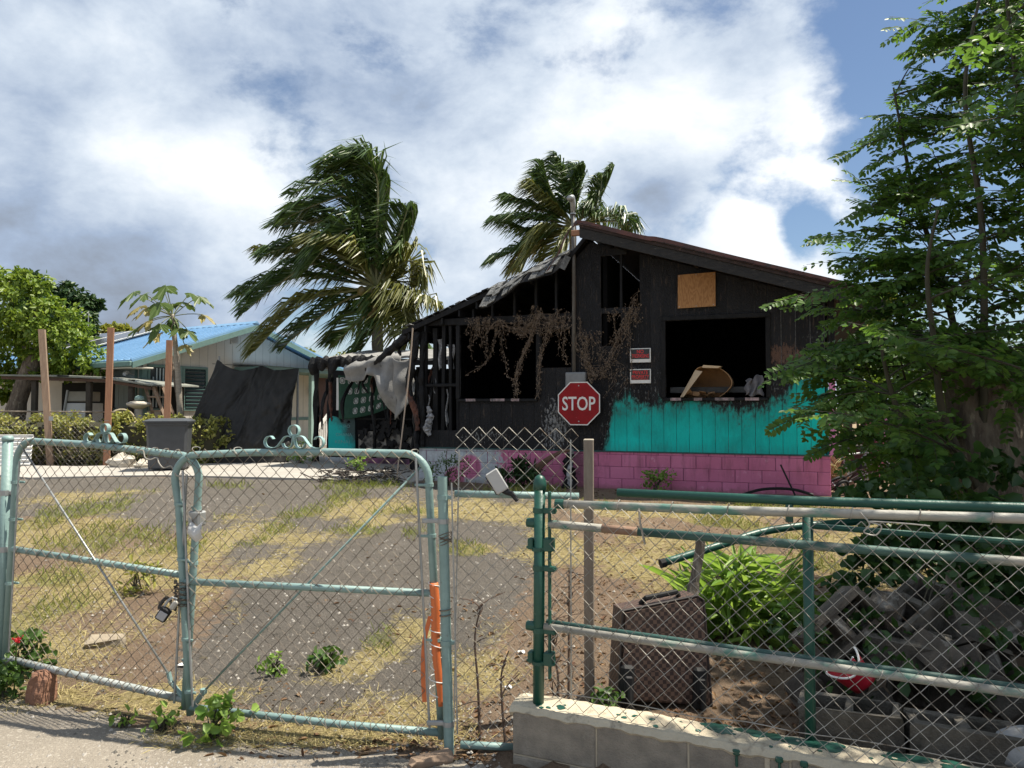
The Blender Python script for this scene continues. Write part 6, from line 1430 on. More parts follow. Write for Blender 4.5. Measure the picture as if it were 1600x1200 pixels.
mb = MB(); mb.sheet(tarp, 130, 70, .01); mb.build('sheet', M_tarp, tp, True)
def tarps(u, v):
    a = samp(topc, 0) + Vector((0, 0, -.02)); b = Vector((-7.98 - .1 * u, 17.75 + .7 * u, .29)); a2 = a + Vector((-.05 * u, .5 * u, -.12 * u))
    q = a2 + (b - a2) * v; q.x -= .08 * math.sin(v * math.pi) * u + .04 * math.sin(u * 16 + v * 3) * v; return q - Vector(tp.location)
mb = MB(); mb.sheet(tarps, 20, 24, .01); mb.build('side_fold', M_tarp, tp, True)
mb = MB(); q = px(340, 560, 18.55); mb.tube(local([(q.x + .02, q.y + .06, .25), (q.x + .02, q.y + .06, q.z + .06)], tp), .025, 8); q = px(408, 572, 18.5); mb.tube(local([(q.x, q.y + .08, .25), (q.x, q.y + .08, q.z - .03)], tp), .03, 8); q = px(464, 577, 18.4); mb.tube(local([(q.x, q.y + .08, .25), (q.x, q.y + .08, q.z - .03)], tp), .03, 8); mb.build('poles', M_galv, tp, kind='stuff')

# ================================================================== PALMS
M_frond = leafmat('palm_leaf', (.026, .058, .014), (.080, .132, .030), .25, .38, .5)
M_frond_y = leafmat('palm_leaf_yellow', (.07, .09, .02), (.17, .17, .04), .25, .4, .5)
M_rachis = mat('palm_rib', (.16, .16, .06), (.11, .12, .045), 8, .5)
def frond(parent, C, P1, P2, seed, m, Lm, wind, nl=96):
    rs = np.random.default_rng(seed); pts = catmull([C, C + (P1 - C) * .5 + Vector((0, 0, .03)), P1, (P1 + P2) / 2 + (P1 - C).normalized() * .10, P2], 9); n = len(pts)
    mb = MB(); mb.tube(pts, [.045 * (1 - .9 * i / n) + .004 for i in range(n)], 5)
    V = []; F = []; pa = np.array([tuple(q) for q in pts])
    tg = norm(np.gradient(pa, axis=0)); wv = np.array(wind)
    for side in (-1, 1):
        for k in range(nl):
            t = .13 + .87 * (k + rs.uniform(0, .8)) / nl; f = min(t * (n - 1), n - 1.001); i = int(f); p = pa[i] + (pa[i + 1] - pa[i]) * (f - i); d = tg[i]
            s = np.cross(d, [0, 0, 1]); ls = np.linalg.norm(s); s = s / ls if ls > .15 else np.array([0., 1., 0.])
            L_ = Lm * (.40 + .75 * math.sin(math.pi * min(1, t * .93 + .05)) ** .7) * rs.uniform(.8, 1.15) * (1 if t < .8 else 1 - (t - .8) * 1.5)
            v0 = d * .75 + s * side * .75 + wv * .55 + np.array([0, 0, .10]) + rs.normal(0, .10, 3); v0 /= np.linalg.norm(v0)
            v1 = v0 + wv * .35 + np.array([0, 0, -1.15]) + rs.normal(0, .14, 3); v1 /= np.linalg.norm(v1)
            a = p; b = p + v0 * L_ * .55; c = b + v1 * L_ * .5
            wd = np.cross(v0, rs.normal(0, .6, 3) + np.array([0, -.4, .6])); wd /= np.linalg.norm(wd) + 1e-9; w_ = .0195 * Lm / .7
            o = len(V); V += [a - wd * w_ * .4, a + wd * w_ * .4, b + wd * w_, b - wd * w_, c + wd * .003, c - wd * .003]; F += [(o, o + 1, o + 2, o + 3), (o + 3, o + 2, o + 4, o + 5)]
    o = len(mb.v); mb.add([tuple(q) for q in V], F)
    me = bpy.data.meshes.new('frond'); me.from_pydata(mb.v, [], mb.f); me.materials.append(m); me.materials.append(M_rachis)
    mi = np.zeros(len(mb.f), dtype=np.int32); mi[:len(mb.f) - len(F)] = 1; me.polygons.foreach_set('material_index', mi)
    ob = bpy.data.objects.new('frond', me); COL.objects.link(ob); ob.parent = parent; return ob
def palm(label, cx, cy, Y, specs, Lm, seed, wind, base_dx):
    C = px(cx, cy, Y); t = thing('palm_tree', label, 'palm tree', (C.x + base_dx, Y, .25), 0, 'coconut palms behind the houses'); O = Vector(t.location); random.seed(seed)
    tp_ = catmull([(0, 0, -.1), (.02, 0, (C.z) * .4), (-base_dx * .6, 0, C.z * .75), tuple(C - O)], 8)
    mb = MB(); mb.tube(tp_, [.17 - .05 * i / (len(tp_) - 1) + (.012 if i % 2 else 0) for i in range(len(tp_))], 12); mb.build('trunk', mat('palm_bark', (.27, .24, .20), (.18, .16, .13), 8, .9, .5, 40, stretch=(1, 1, 6)), t, True)
    for i, (x1, y1, x2, y2, dy, yl) in enumerate(specs):
        a = px(x1, y1, Y + dy * .6) - O; b = px(x2, y2, Y + dy) - O; k_ = .93 if cx < 700 else .97; a = (C - O) + (a - (C - O)) * k_; b = (C - O) + (b - (C - O)) * k_; frond(t, C - O, a, b, seed + i, M_frond_y if yl else M_frond, Lm * rnd(.9, 1.1), wind)
    return t, C - O
S1 = [(560, 262, 448, 292, .3, 0), (585, 240, 500, 248, -.4, 0), (600, 255, 535, 226, .2, 0), (545, 300, 440, 330, -.9, 0), (520, 345, 425, 345, .6, 0), (505, 372, 400, 395, -.5, 0), (525, 330, 455, 318, 1.2, 0),
      (480, 410, 368, 490, -.7, 0), (500, 400, 390, 385, .8, 1), (475, 470, 383, 556, -.9, 1), (520, 480, 432, 548, .5, 0), (470, 430, 362, 462, .9, 0), (545, 350, 470, 420, -1.4, 0), (628, 400, 658, 322, .2, 0), (622, 370, 640, 318, -.5, 0), (640, 405, 667, 432, .4, 1), (635, 455, 692, 476, -.3, 1), (628, 470, 640, 545, -.6, 1),
      (600, 480, 555, 565, -.4, 0), (625, 440, 655, 520, .7, 1), (570, 300, 520, 265, .9, 0), (590, 270, 560, 232, -.9, 0), (612, 470, 690, 560, .9, 0), (580, 480, 520, 540, .9, 0), (545, 390, 480, 370, -1.5, 1), (600, 300, 575, 245, .5, 0), (605, 330, 612, 270, .1, 0)]
p1, C1 = palm('large windswept coconut palm between the pale house and the burnt house', 588, 448, 18.9, S1, 1.02, 100, (-.85, 0, .15), .05)
M_coco = mat('coconut', (.15, .12, .03), (.10, .075, .02), 6, .5); random.seed(8)
for k in range(13):
    q = C1 + Vector((rnd(-.38, .18), rnd(-.45, .1), rnd(-.75, -.15))); mb = MB(); mb.lathe([(.01, -.14), (.09, -.09), (.115, 0), (.08, .09), (.02, .13)], 10, tuple(q)); mb.build('coconut', M_coco, p1, True)
S2 = [(862, 300, 848, 253, .4, 0), (882, 285, 868, 245, -.4, 0), (908, 290, 900, 258, .3, 0), (855, 312, 828, 288, -.6, 1), (845, 325, 790, 308, .4, 0), (835, 340, 768, 344, -.3, 0), (835, 362, 788, 345, .9, 0), (835, 378, 760, 412, -.6, 0), (850, 362, 815, 420, -.9, 1),
      (935, 315, 960, 262, .2, 0), (928, 330, 942, 275, -.6, 0), (962, 345, 992, 356, .3, 0), (965, 335, 985, 340, -.6, 0), (880, 372, 868, 405, -.9, 1), (845, 385, 800, 425, .4, 1), (890, 280, 880, 262, .8, 0), (900, 305, 915, 262, -.2, 0), (870, 320, 840, 268, .9, 0)]
p2, C2 = palm('smaller coconut palm rising behind the ridge of the burnt house', 895, 352, 27, S2, 1.15, 300, (-.8, 0, .1), .0)

# ================================================================== TREE ON THE RIGHT
random.seed(77)
M_leaf_tree = leafmat('tree_leaflet', (.045, .115, .024), (.125, .22, .042), .50, .45, .3)
rt_ = thing('branching_tree', 'large overhanging tree with small leaflets and thick broken grey trunk', 'tree', (3.6, 5.45, gz(3.6, 5.4)))
TO = Vector(rt_.location)
def TL(P): return [Vector(q) - TO for q in P]
def barky(path, rads, name, m, n=16, amp=.06, seed=1):
    random.seed(seed); pts = catmull(path, 6); mb = MB(); N_ = len(pts); rr = []
    for i in range(N_):
        t = i / (N_ - 1) * (len(rads) - 1); a = int(min(t, len(rads) - 2)); rr.append(rads[a] + (rads[a + 1] - rads[a]) * (t - a))
    mb.tube(TL(pts), rr, n); ph = [rnd(0, 6) for _ in range(4)]
    nv = []
    for i in range(N_):
        c = pts[i] - TO
        for k in range(n):
            q = Vector(mb.v[i * n + k]); a = 2 * math.pi * k / n; f = 1 + amp * math.sin(3 * a + ph[0] + i * .15) + amp * .7 * math.sin(7 * a + ph[1] - i * .1) + rnd(-.02, .02); nv.append(tuple(c + (q - c) * f))
    mb.v = nv; return mb.build(name, m, rt_, True)
barky([(3.75, 5.5, .0), (3.66, 5.5, .6), (3.58, 5.45, 1.15), (3.46, 5.45, 1.6), (3.40, 5.45, 2.06)], [.52, .40, .33, .22, .20], 'trunk', M_bark, 20, .09, 2)
barky([(4.0, 5.35, .4), (4.02, 5.25, 1.0), (4.12, 5.15, 1.45), (4.4, 5.1, 1.75)], [.40, .34, .30, .26], 'trunk_fork', M_bark, 18, .08, 3)
mb = MB(); mb.lathe([(.19, 0), (.18, .03)], 14, tuple(Vector((3.40, 5.45, 2.04)) - TO)); mb.build('sawn_top', M_wood, rt_)
STEMS = [
    [(3.42, 5.40, 1.0), (3.34, 5.2, 1.9), (3.28, 5.1, 2.9), (3.12, 5.0, 3.8), (3.25, 4.95, 4.6)],
    [(3.75, 5.3, 1.2), (3.78, 5.15, 2.2), (3.62, 5.1, 3.2), (3.45, 5.0, 4.1), (3.3, 4.9, 5.0)],
    [(3.40, 5.3, .9), (3.0, 5.1, 1.5), (2.85, 4.95, 2.0), (2.75, 4.85, 2.5), (2.8, 4.8, 2.9)],
    [(3.25, 5.3, .6), (2.85, 5.2, 1.2), (2.62, 5.1, 1.75), (2.5, 5.0, 2.1)],
    [(4.1, 5.2, 1.5), (4.3, 5.0, 2.5), (4.2, 4.8, 3.5), (4.3, 4.7, 4.6)],
    [(3.5, 5.6, 1.5), (3.5, 5.9, 2.5), (3.3, 6.0, 3.4), (3.1, 5.9, 4.2)],
    [(3.9, 5.2, 1.4), (4.0, 4.6, 2.3), (3.7, 4.2, 3.0), (3.5, 4.0, 3.9)],
    [(3.3, 5.3, .5), (3.1, 5.0, .9), (2.9, 4.7, 1.2), (2.7, 4.5, 1.35)]]
mb = MB(); SP = []
for s in STEMS:
    c = catmull(s, 8); mb.tube(TL(c), [.034 - .027 * i / (len(c) - 1) for i in range(len(c))], 7); SP.append(c)
mb.build('branches', mat('green_brown_twig', (.055, .05, .03), (.035, .032, .02), 9, .8), rt_, True)
tw = MB(); LP = []; LD = []; LN = []; LL = []
OUTL = [(-400, 1500), (0, 1455), (60, 1415), (110, 1425), (180, 1385), (240, 1345), (330, 1320), (370, 1302), (440, 1290), (465, 1245), (540, 1240), (590, 1238), (660, 1250), (700, 1300), (760, 1360), (1300, 1360)]
def outline(q):
    """how far the crown may spread towards the house at the height of q (metres, along x)"""
    py = 637 - 1150 * (q.z - 1.6) / q.y
    for (a, b), (c, d) in zip(OUTL, OUTL[1:]):
        if py <= c: return (b + (d - b) * max(0, (py - a) / (c - a)) - 800) / 1150 * q.y
    return 2.0
GAP = Vector((1.5, 4.85, .5))
def bough(a, b, sag, dens=1.0, ls=1.0, free=False):
    """a leafy shoot from a to b, with compound leaves set alternately along it"""
    a, b = Vector(a), Vector(b)
    if not free and b.x < outline(b) + .02:
        if rnd(0, 1) < .5: return
        b.x = outline(b) + .02 + .9 * random.random() ** 2
    for q in (a, (a + b) / 2, b):            # the open gap in the crown that lets the sun on the weeds
        w_ = q - GAP
        if w_.length > 1 and (w_ - SUN * w_.dot(SUN)).length < .46: return
    for q in (a, (a + b) / 2, b):            # the crown stays open before the pale trunk and towards the side yard
        qx, qy = 800 + 1150 * q.x / q.y, 637 - 1150 * (q.z - 1.6) / q.y
        if (1500 < qx < 1640 and 635 < qy < 770 and q.y < 5.5) or (not free and 1300 < qx < 1378 and 640 < qy < 780) or (1440 < qx < 1500 and 600 < qy < 660): return
    if (b - a).length < .12: return
    ln_ = (b - a).length; mid = (a + b) / 2 + Vector((0, 0, sag)); c = bez(a, mid, b, 10); tw.tube(TL(c), [.008 - .006 * i / 10 for i in range(11)], 4)
    k = max(3, int(ln_ / .062 * dens)); side = 1
    for i in range(k):
        t = .18 + .82 * i / max(1, k - 1); f = min(t * 10, 9.999); j = int(f); p = c[j] + (c[j + 1] - c[j]) * (f - j); d = (c[j + 1] - c[j]).normalized()
        sd = d.cross(Vector((0, 0, 1))); sd = sd.normalized() if sd.length > .1 else Vector((0, 1, 0)); side = -side
        r_ = (d * rnd(.35, .8) + sd * side * rnd(.5, 1.0) + Vector((0, 0, rnd(-.55, .25)))).normalized(); L_ = rnd(.13, .24) * ls
        if i == k - 1: r_ = d; L_ *= 1.1
        up = (Vector((0, 0, 1)) + Vector((rnd(-.7, .7), rnd(-1.3, .3), 0))).normalized(); ss = r_.cross(up).normalized(); nn = ss.cross(r_)
        tw.tube(TL([p, p + r_ * L_]), .0016, 3, cap=False); m_ = random.randint(4, 6)
        for q in range(m_):
            tt = .25 + .75 * q / (m_ - 1); o = p + r_ * L_ * tt - Vector((0, 0, .02 * tt * tt))
            for s_ in ((-1, 1) if q < m_ - 1 else (-1, 1, 0)):
                LP.append(o); LD.append(r_ * (.45 if s_ else 1) + ss * s_ * .9 + nn * rnd(-.15, .15) - Vector((0, 0, .12))); LN.append(nn + Vector((rnd(-.5, .5), rnd(-.75, .35), 0))); LL.append(rnd(.046, .070) * (.8 + .3 * math.sin(math.pi * tt)))
# shoots that make the outline towards the house (tip and root given as directions at their own distances)
EDGE = [(1412, 42, 5.0, 1580, 60), (1452, 112, 5.1, 1560, 150), (1425, 135, 4.9, 1600, 110), (1435, 75, 5.2, 1590, 40), (1332, 236, 4.9, 1500, 200), (1370, 280, 5.0, 1530, 300), (1365, 215, 5.1, 1520, 180), (1292, 368, 4.8, 1480, 350), (1340, 330, 5.0, 1500, 300), (1322, 395, 4.9, 1490, 420), (1345, 420, 5.1, 1500, 400), (1330, 440, 4.7, 1480, 460),
        (1238, 465, 4.7, 1430, 455), (1270, 480, 4.8, 1440, 500), (1310, 500, 4.9, 1450, 470), (1228, 582, 4.7, 1420, 520), (1232, 575, 4.6, 1400, 545), (1255, 590, 4.8, 1420, 560), (1260, 560, 4.75, 1420, 530), (1290, 540, 4.9, 1450, 520), (1238, 655, 4.7, 1400, 600), (1265, 625, 4.8, 1410, 610), (1275, 640, 4.8, 1420, 640), (1290, 700, 4.7, 1430, 660), (1310, 690, 4.8, 1450, 680), (1340, 720, 4.7, 1470, 700), (1300, 668, 4.9, 1440, 640),
        (1380, 180, 5.2, 1540, 190), (1480, 20, 5.1, 1620, -20), (1400, 260, 4.9, 1560, 250)]
for x, y, Y, x0, y0 in EDGE:
    Y += .85
    for r_ in range(1 if x < 1300 else 2):
        a = px(x0 + rnd(-15, 15), y0 + rnd(-12, 12), Y + .25 + rnd(-.15, .3)); b = px(x + r_ * rnd(10, 40), y + r_ * rnd(-22, 22), Y + rnd(-.1, .1)); bough(a, b, rnd(.02, .10), free=True)
for k in range(250):
    s = random.choice(SP); p = s[random.randint(len(s) // 4, len(s) - 1)]; an = rnd(0, 2 * math.pi) if rnd(0, 1) < .6 else rnd(2.3, 4.0); l = rnd(.45, 1.0); q = p + Vector((math.cos(an) * l, math.sin(an) * l * .8, rnd(-.30, .38))); bough(p, q, rnd(.0, .12))
CLUMP = [(rnd(.9, 5.4), rnd(4.5, 6.1), rnd(.2, 2.6), rnd(.28, .55)) for _ in range(33)] + [(rnd(3.3, 5.2), rnd(4.6, 5.6), rnd(.15, 1.3), rnd(.28, .5)) for _ in range(20)]
for z0, y0, dx, rr in CLUMP:                # the body of the crown: separate leafy masses with gaps between them
    if z0 > 3.2 and rnd(0, 1) < .35: continue
    c = Vector((0, y0, z0)); c.x = outline(c) + dx + rr * .4
    for k in range(int(9 * rr / .4)):
        q = c + Vector((rnd(-1, 1) * rr, rnd(-1, 1) * rr, rnd(-.8, .8) * rr * .7)); l = rnd(.4, .8); an = rnd(-1.0, 1.0)
        if q.x < outline(q) + .05: continue
        bough(q + Vector((math.cos(an) * l, math.sin(an) * l, rnd(-.34, .15))), q, rnd(0, .12))
for k in range(60):                         # low dark shade shoots between trunk and house
    a = px(rnd(1420, 1640), rnd(560, 740), rnd(4.8, 6.0)); bough(a, a + Vector((rnd(-.8, -.1), rnd(-.4, .4), rnd(-.25, .12))), .06)
for k in range(120):                         # shade-giving part of the crown nearer the street, off to the right
    a = Vector((rnd(2.2, 4.6), rnd(2.7, 4.5), rnd(2.7, 4.8))); a.x = max(a.x, a.y * .73); bough(a, a + Vector((rnd(0, .9), rnd(-.6, .6), rnd(-.15, .2))), .06, 1.0, 1.2)
tw.build('twigs', bpy.data.materials['green_brown_twig'], rt_, kind='stuff')
A = lambda L_: np.array([tuple(q) for q in L_])
V, F = leaf_mesh(A(LP) - np.array(TO), A(LD), A(LN), np.array(LL), np.array(LL) * .56, .10, .1); np_mesh('foliage', V, F, M_leaf_tree, rt_, kind='stuff')
print('tree leaflets', len(LP))

# shrubs and weeds
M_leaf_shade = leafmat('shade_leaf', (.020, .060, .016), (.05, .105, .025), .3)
M_leaf_weed = leafmat('weed_leaf', (.13, .25, .04), (.28, .40, .09), .45)
def shrub(name, label, cat, loc, blobs, n, L_, m, asp=.6, group=None, shell=.3):
    t = thing(name, label, cat, loc, 0, group); random.seed(int(abs(loc[0] * 97 + loc[1] * 31))); mb = MB()
    for k in range(9):
        b = random.choice(blobs); mb.tube(bez((rnd(-.06, .06), rnd(-.06, .06), -.02), (b[0][0] * .3, b[0][1] * .3, b[0][2] * .7), (b[0][0] + rnd(-.5, .5) * b[1][0], b[0][1] + rnd(-.5, .5) * b[1][1], b[0][2] + rnd(-.3, .5) * b[1][2]), 5), [.008 * max(1, L_ * 10), .007, .006, .005, .004, .003], 4)
    mb.build('stems', bpy.data.materials['green_brown_twig'], t)
    crown('leaves', blobs, n, L_, m, t, (0, 0, 0), asp, shell); return t
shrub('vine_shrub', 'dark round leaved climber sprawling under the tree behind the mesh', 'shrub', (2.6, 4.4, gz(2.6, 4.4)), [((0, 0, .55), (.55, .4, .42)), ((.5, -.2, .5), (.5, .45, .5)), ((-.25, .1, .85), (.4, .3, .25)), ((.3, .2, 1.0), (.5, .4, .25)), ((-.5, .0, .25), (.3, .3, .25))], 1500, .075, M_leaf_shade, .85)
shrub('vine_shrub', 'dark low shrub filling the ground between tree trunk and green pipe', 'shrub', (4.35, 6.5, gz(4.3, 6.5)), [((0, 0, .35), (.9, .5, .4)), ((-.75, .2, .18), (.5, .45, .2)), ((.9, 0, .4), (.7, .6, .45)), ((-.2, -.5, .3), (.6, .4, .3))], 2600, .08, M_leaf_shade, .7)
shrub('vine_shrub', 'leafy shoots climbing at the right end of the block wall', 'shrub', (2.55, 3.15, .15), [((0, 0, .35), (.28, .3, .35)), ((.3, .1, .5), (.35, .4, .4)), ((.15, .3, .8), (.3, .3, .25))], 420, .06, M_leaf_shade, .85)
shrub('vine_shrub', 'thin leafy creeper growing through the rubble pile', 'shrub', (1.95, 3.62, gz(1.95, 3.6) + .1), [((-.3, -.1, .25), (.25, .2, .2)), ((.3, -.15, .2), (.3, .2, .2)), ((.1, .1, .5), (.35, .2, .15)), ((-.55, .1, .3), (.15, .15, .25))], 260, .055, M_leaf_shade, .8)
# strap-leaved weed clump
wd_ = thing('weed_clump', 'bright green clump of long leaved weeds behind the suitcase', 'weeds', (1.50, 4.85, gz(1.5, 4.85)))
n = 560; ang = RNG.uniform(0, 2 * np.pi, n); rad = RNG.uniform(0, .42, n) ** 1.0; pos = np.stack([rad * np.cos(ang), rad * .7 * np.sin(ang), RNG.uniform(.0, .52, n) * (1 - rad)], 1); d = np.stack([np.cos(ang), np.sin(ang), RNG.uniform(-.1, 1.1, n)], 1) + RNG.normal(0, .35, (n, 3))
V, F = leaf_mesh(pos, d, np.tile([0, -.3, 1.0], (n, 1)) + RNG.normal(0, .4, (n, 3)), RNG.uniform(.12, .30, n), RNG.uniform(.022, .046, n), .25, 1.0); np_mesh('leaves', V, F, M_leaf_weed, wd_, kind='stuff')
mb = MB(); random.seed(4)
for k in range(30): a = rnd(0, 6.28); mb.tube(bez((rnd(-.2, .2), rnd(-.15, .15), 0), (.2 * math.cos(a), .15 * math.sin(a), .3), (.42 * math.cos(a), .3 * math.sin(a), rnd(.3, .6)), 4), .005, 4)
mb.build('stems', M_leaf_weed, wd_)
W_ = [('small round leaved weed sprawling on the street at the gate foot', (-1.44, 3.60), .16, 90, .05, M_leaf_weed), ('weed sprig creeping left of the round leaved weed at the gate', (-1.72, 3.70), .10, 26, .045, M_leaf_weed), ('lone weed seedling on the street nearest the meeting stiles', (-1.95, 3.74), .07, 14, .045, M_leaf_weed), ('upright green weed in a crack of the driveway behind the gate', (-1.13, 4.5), .11, 70, .05, M_leaf_mid), ('pale weed beside the upright one in the driveway crack', (-1.42, 4.42), .10, 50, .035, M_leaf_weed), ('yellow green weed tuft in the dry grass behind the far gate leaf', (-3.15, 6.2), .22, 110, .08, M_leaf_yel), ('dark leafy weed at the foot of the far gate post', (-2.95, 4.45), .20, 220, .045, M_leaf_mid), ('tangled weeds outside the far gate post base', (-2.82, 4.12), .16, 200, .04, M_leaf_mid), ('feathery sapling in front of the white painted block base', (-1.12, 12.6), .42, 420, .06, M_leaf_mid), ('dark spiky shrub against the pink base behind the mesh panel', (.12, 12.45), .36, 900, .10, M_leaf_dark), ('shrub with pale twigs growing beside the tarp and railing', (-5.0, 17.3), .38, 300, .08, M_leaf_weed), ('yellowish shrub between hedge and tarp', (-7.55, 17.9), .45, 700, .08, M_leaf_yel), ('dark shrub in the shade behind the tarp edge', (-7.0, 18.9), .5, 700, .10, M_leaf_dark), ('low weeds at the slab edge before the turquoise board', (-3.2, 15.3), .22, 160, .05, M_leaf_weed), ('weeds along the foot of the pink base under the window', (2.3, 11.8), .3, 240, .05, M_leaf_weed), ('dark weeds at the base of the green fence post', (.42, 3.62), .12, 70, .04, M_leaf_mid)]
for lab, (x, y), r_, n, L_, m in W_:
    shrub('weed', lab, 'weed', (x, y, gzb(x, y) + (.05 if y > 13.7 and x < -1 else .0)), [((0, 0, r_ * .55), (r_, r_, r_ * .6)), ((r_ * .3, -r_ * .2, r_ * .9), (r_ * .7, r_ * .6, r_ * .5))] if L_ > .03 else [((0, 0, r_ * .6), (r_, r_, r_ * .7))], n, L_, m, .8 if L_ < .055 else .3, shell=.2)
# thin dead stems between hinge post and wall end
for i, (x, y, h_, lab) in enumerate(((-.155, 3.60, .66, 'tall bare dead stem rising beside the hinge post'), (-.03, 3.52, .45, 'short bare reddish stem by the wall end'), (.27, 3.56, .75, 'dry twiggy stem behind the green fence post'), (.20, 3.62, .5, 'tangled dry twigs at the foot of the green post'))):
    t = thing('dead_plant', lab, 'dead plant', (x, y, gz(x, y)), 0, 'dead stems by the fence'); random.seed(90 + i); mb = MB(); c = catmull([(0, 0, 0), (rnd(-.02, .03), 0, h_ * .4), (rnd(-.03, .03), 0, h_ * .75), (rnd(-.04, .04), rnd(-.02, .02), h_)], 6); mb.tube(c, [.008 - .005 * k / len(c) for k in range(len(c))], 6)
    for k in range(7 if i != 3 else 16):
        q = c[random.randint(3, len(c) - 2)]; mb.tube(bez(q, q + Vector((rnd(-.05, .05), rnd(-.03, .03), .05)), q + Vector((rnd(-.13, .13), rnd(-.06, .06), rnd(-.04, .14))), 4), [.004, .0035, .003, .0025, .002], 4)
    mb.build('stem', mat('dead_stem', (.11, .07, .05), (.07, .045, .035), 20, .9) if i == 0 else bpy.data.materials['dead_stem'], t)

# ================================================================== GRASS AND LITTER (nobody could count it)
M_straw = leafmat('straw', (.30, .245, .115), (.48, .41, .20), .2, .7, .2)
M_grass = leafmat('grass', (.12, .165, .03), (.30, .31, .085), .3, .6, .2)
def scatter(L_, n, thr, xr, yr, pw=1.0, rej=None):
    P = []; guard = 0
    while len(P) < n and guard < n * 60:
        guard += 1; y = yr[0] + (yr[1] - yr[0]) * random.random() ** pw; x = (xr[0] + (xr[1] - xr[0]) * random.random()) * (y / yr[1])
        f = field(L_, x, y) if L_ else 1
        if f * rnd(.6, 1.3) > thr and not (rej and rej(x, y)): P.append((x, y, gzb(x, y) + .004))
    return np.array(P)
random.seed(15)
inwall = lambda x, y: y < wall_y(x) + .25 and x > -.05
P = scatter(DRY, 24000, .33, (-8.5, 6.5), (3.5, 11.5), 1.5, inwall); n = len(P); d = RNG.normal(0, 1, (n, 3)); d[:, 2] = np.abs(RNG.normal(.28, .25, n)); far = .6 + P[:, 1] / 11
V, F = leaf_mesh(P, d, np.tile([0, 0, 1.0], (n, 1)) + RNG.normal(0, .5, (n, 3)), RNG.uniform(.03, .095, n) * far, .0035 * far, .1, .6); np_mesh('dry_grass', V, F, M_straw, None, kind='stuff')
P = scatter(GREEN, 5200, .40, (-8.5, 6.5), (3.5, 13.2), 1.0, inwall); n = len(P); d = RNG.normal(0, .5, (n, 3)); d[:, 2] = RNG.uniform(.4, 1.0, n); far = .6 + P[:, 1] / 11
V, F = leaf_mesh(P, d, np.tile([0, -1, .4], (n, 1)) + RNG.normal(0, .6, (n, 3)), RNG.uniform(.03, .10, n) * far, .0048 * far, .1, .8); np_mesh('green_grass', V, F, M_grass, None, kind='stuff')
P = scatter([(1.3, 6, 1.6, 2.2), (.3, 4.2, .8, .9), (-2.6, 4.9, .5, .5), (-.6, 3.8, .9, .3), (3, 8, 2, 2), (.2, 11.2, 2, .8), (-1.0, 12.6, 1.5, .6), (-3.5, 14.5, 2, .6)], 3600, .25, (-6, 6.5), (3.4, 15), 1.6, inwall); n = len(P)
V, F = leaf_mesh(P, RNG.normal(0, 1, (n, 3)) * [1, 1, .25], np.tile([0, 0, 1.0], (n, 1)) + RNG.normal(0, .35, (n, 3)), RNG.uniform(.02, .06, n), RNG.uniform(.012, .028, n), .3, .5); np_mesh('leaf_litter', V, F, leafmat('fallen_leaf', (.09, .045, .028), (.24, .15, .08), .1, .8, .2), None, kind='stuff')
mb = MB(); random.seed(33)
for k in range(2400):
    y = 3.3 + 8 * random.random() ** 1.8; x = rnd(-.62, .12) * y + rnd(-.3, .3)
    if inwall(x, y): continue
    s = rnd(.004, .013) * (.7 + y / 12); z = gzb(x, y) + .006; mb.add([(x - s, y, z), (x, y - s, z), (x + s * .9, y, z), (x, y + s * .8, z), (x + .1 * s, y, z + s * .9)], [(0, 1, 4), (1, 2, 4), (2, 3, 4), (3, 0, 4)])
mb.build('gravel', mat('pale_gravel', (.38, .35, .31), (.11, .10, .085), 3, .9, amt=(.42, .58)), None, kind='stuff')
for i, (x, y, s, lab) in enumerate(((.06, 4.75, .022, 'flat white scrap lying behind the hinge post'), (-2.0, 4.55, .035, 'white paper scrap on the ground behind the meeting stiles'), (-.02, 4.2, .018, 'white scrap on brown soil beside the hinge post foot'))):
    t = thing('litter_scrap', lab, 'litter', (x, y, gzb(x, y) + .012), rnd(0, 3), 'paper scraps in the yard'); mb = MB(); mb.sheet(lambda u, v: ((u - .5) * 2 * s, (v - .5) * 1.3 * s, .010 * math.sin(u * 6) * math.cos(v * 5) + .008), 5, 4, .002); mb.build('paper', M_white, t)
br_ = thing('clay_lump', 'rough reddish brown stump at the foot of the far gate leaf', 'stump', (-2.56, 4.06, 0))
mb = MB(); mb.lathe([(.075, -.02), (.065, .06), (.06, .13), (.045, .16), (.01, .17)], 12); random.seed(3); mb.v = [(x + rnd(-.012, .012), y + rnd(-.012, .012), z) for x, y, z in mb.v]; mb.build('stump', mat('reddish_stump', (.26, .13, .08), (.18, .09, .055), 14, .9, .6, 40), br_)
for i, (x, y, L_, W1, a, lab) in enumerate(((-2.70, 4.95, .12, .06, .3, 'earthy broken concrete chunk lying in the dry grass'), (-.36, 3.36, .10, .045, .5, 'brown stone at the foot of the hinge post'))):
    t = thing('stone_chunk', lab, 'stone', (x, y, gz(x, y)), a); mb = MB(); mb.bbox(-L_, -W1, -.02, L_, W1, W1 * 1.0, .02); random.seed(70 + i); mb.v = [(p + rnd(-.015, .015), q + rnd(-.015, .015), r_ + rnd(-.012, .012)) for p, q, r_ in mb.v]; mb.build('stone', mat('earthy_chunk', (.30, .25, .18), (.2, .165, .12), 9, .9, .5, 30) if i == 0 else mat('brown_stone', (.27, .19, .13), (.2, .14, .1), 9, .9), t)
fl = thing('red_flower', 'small red flower by the foot of the far gate post', 'flower', (-2.74, 4.10, 0)); mb = MB(); mb.tube([(0, 0, 0), (.01, 0, .3)], .004, 5); mb.build('stem', M_leaf_mid, fl)
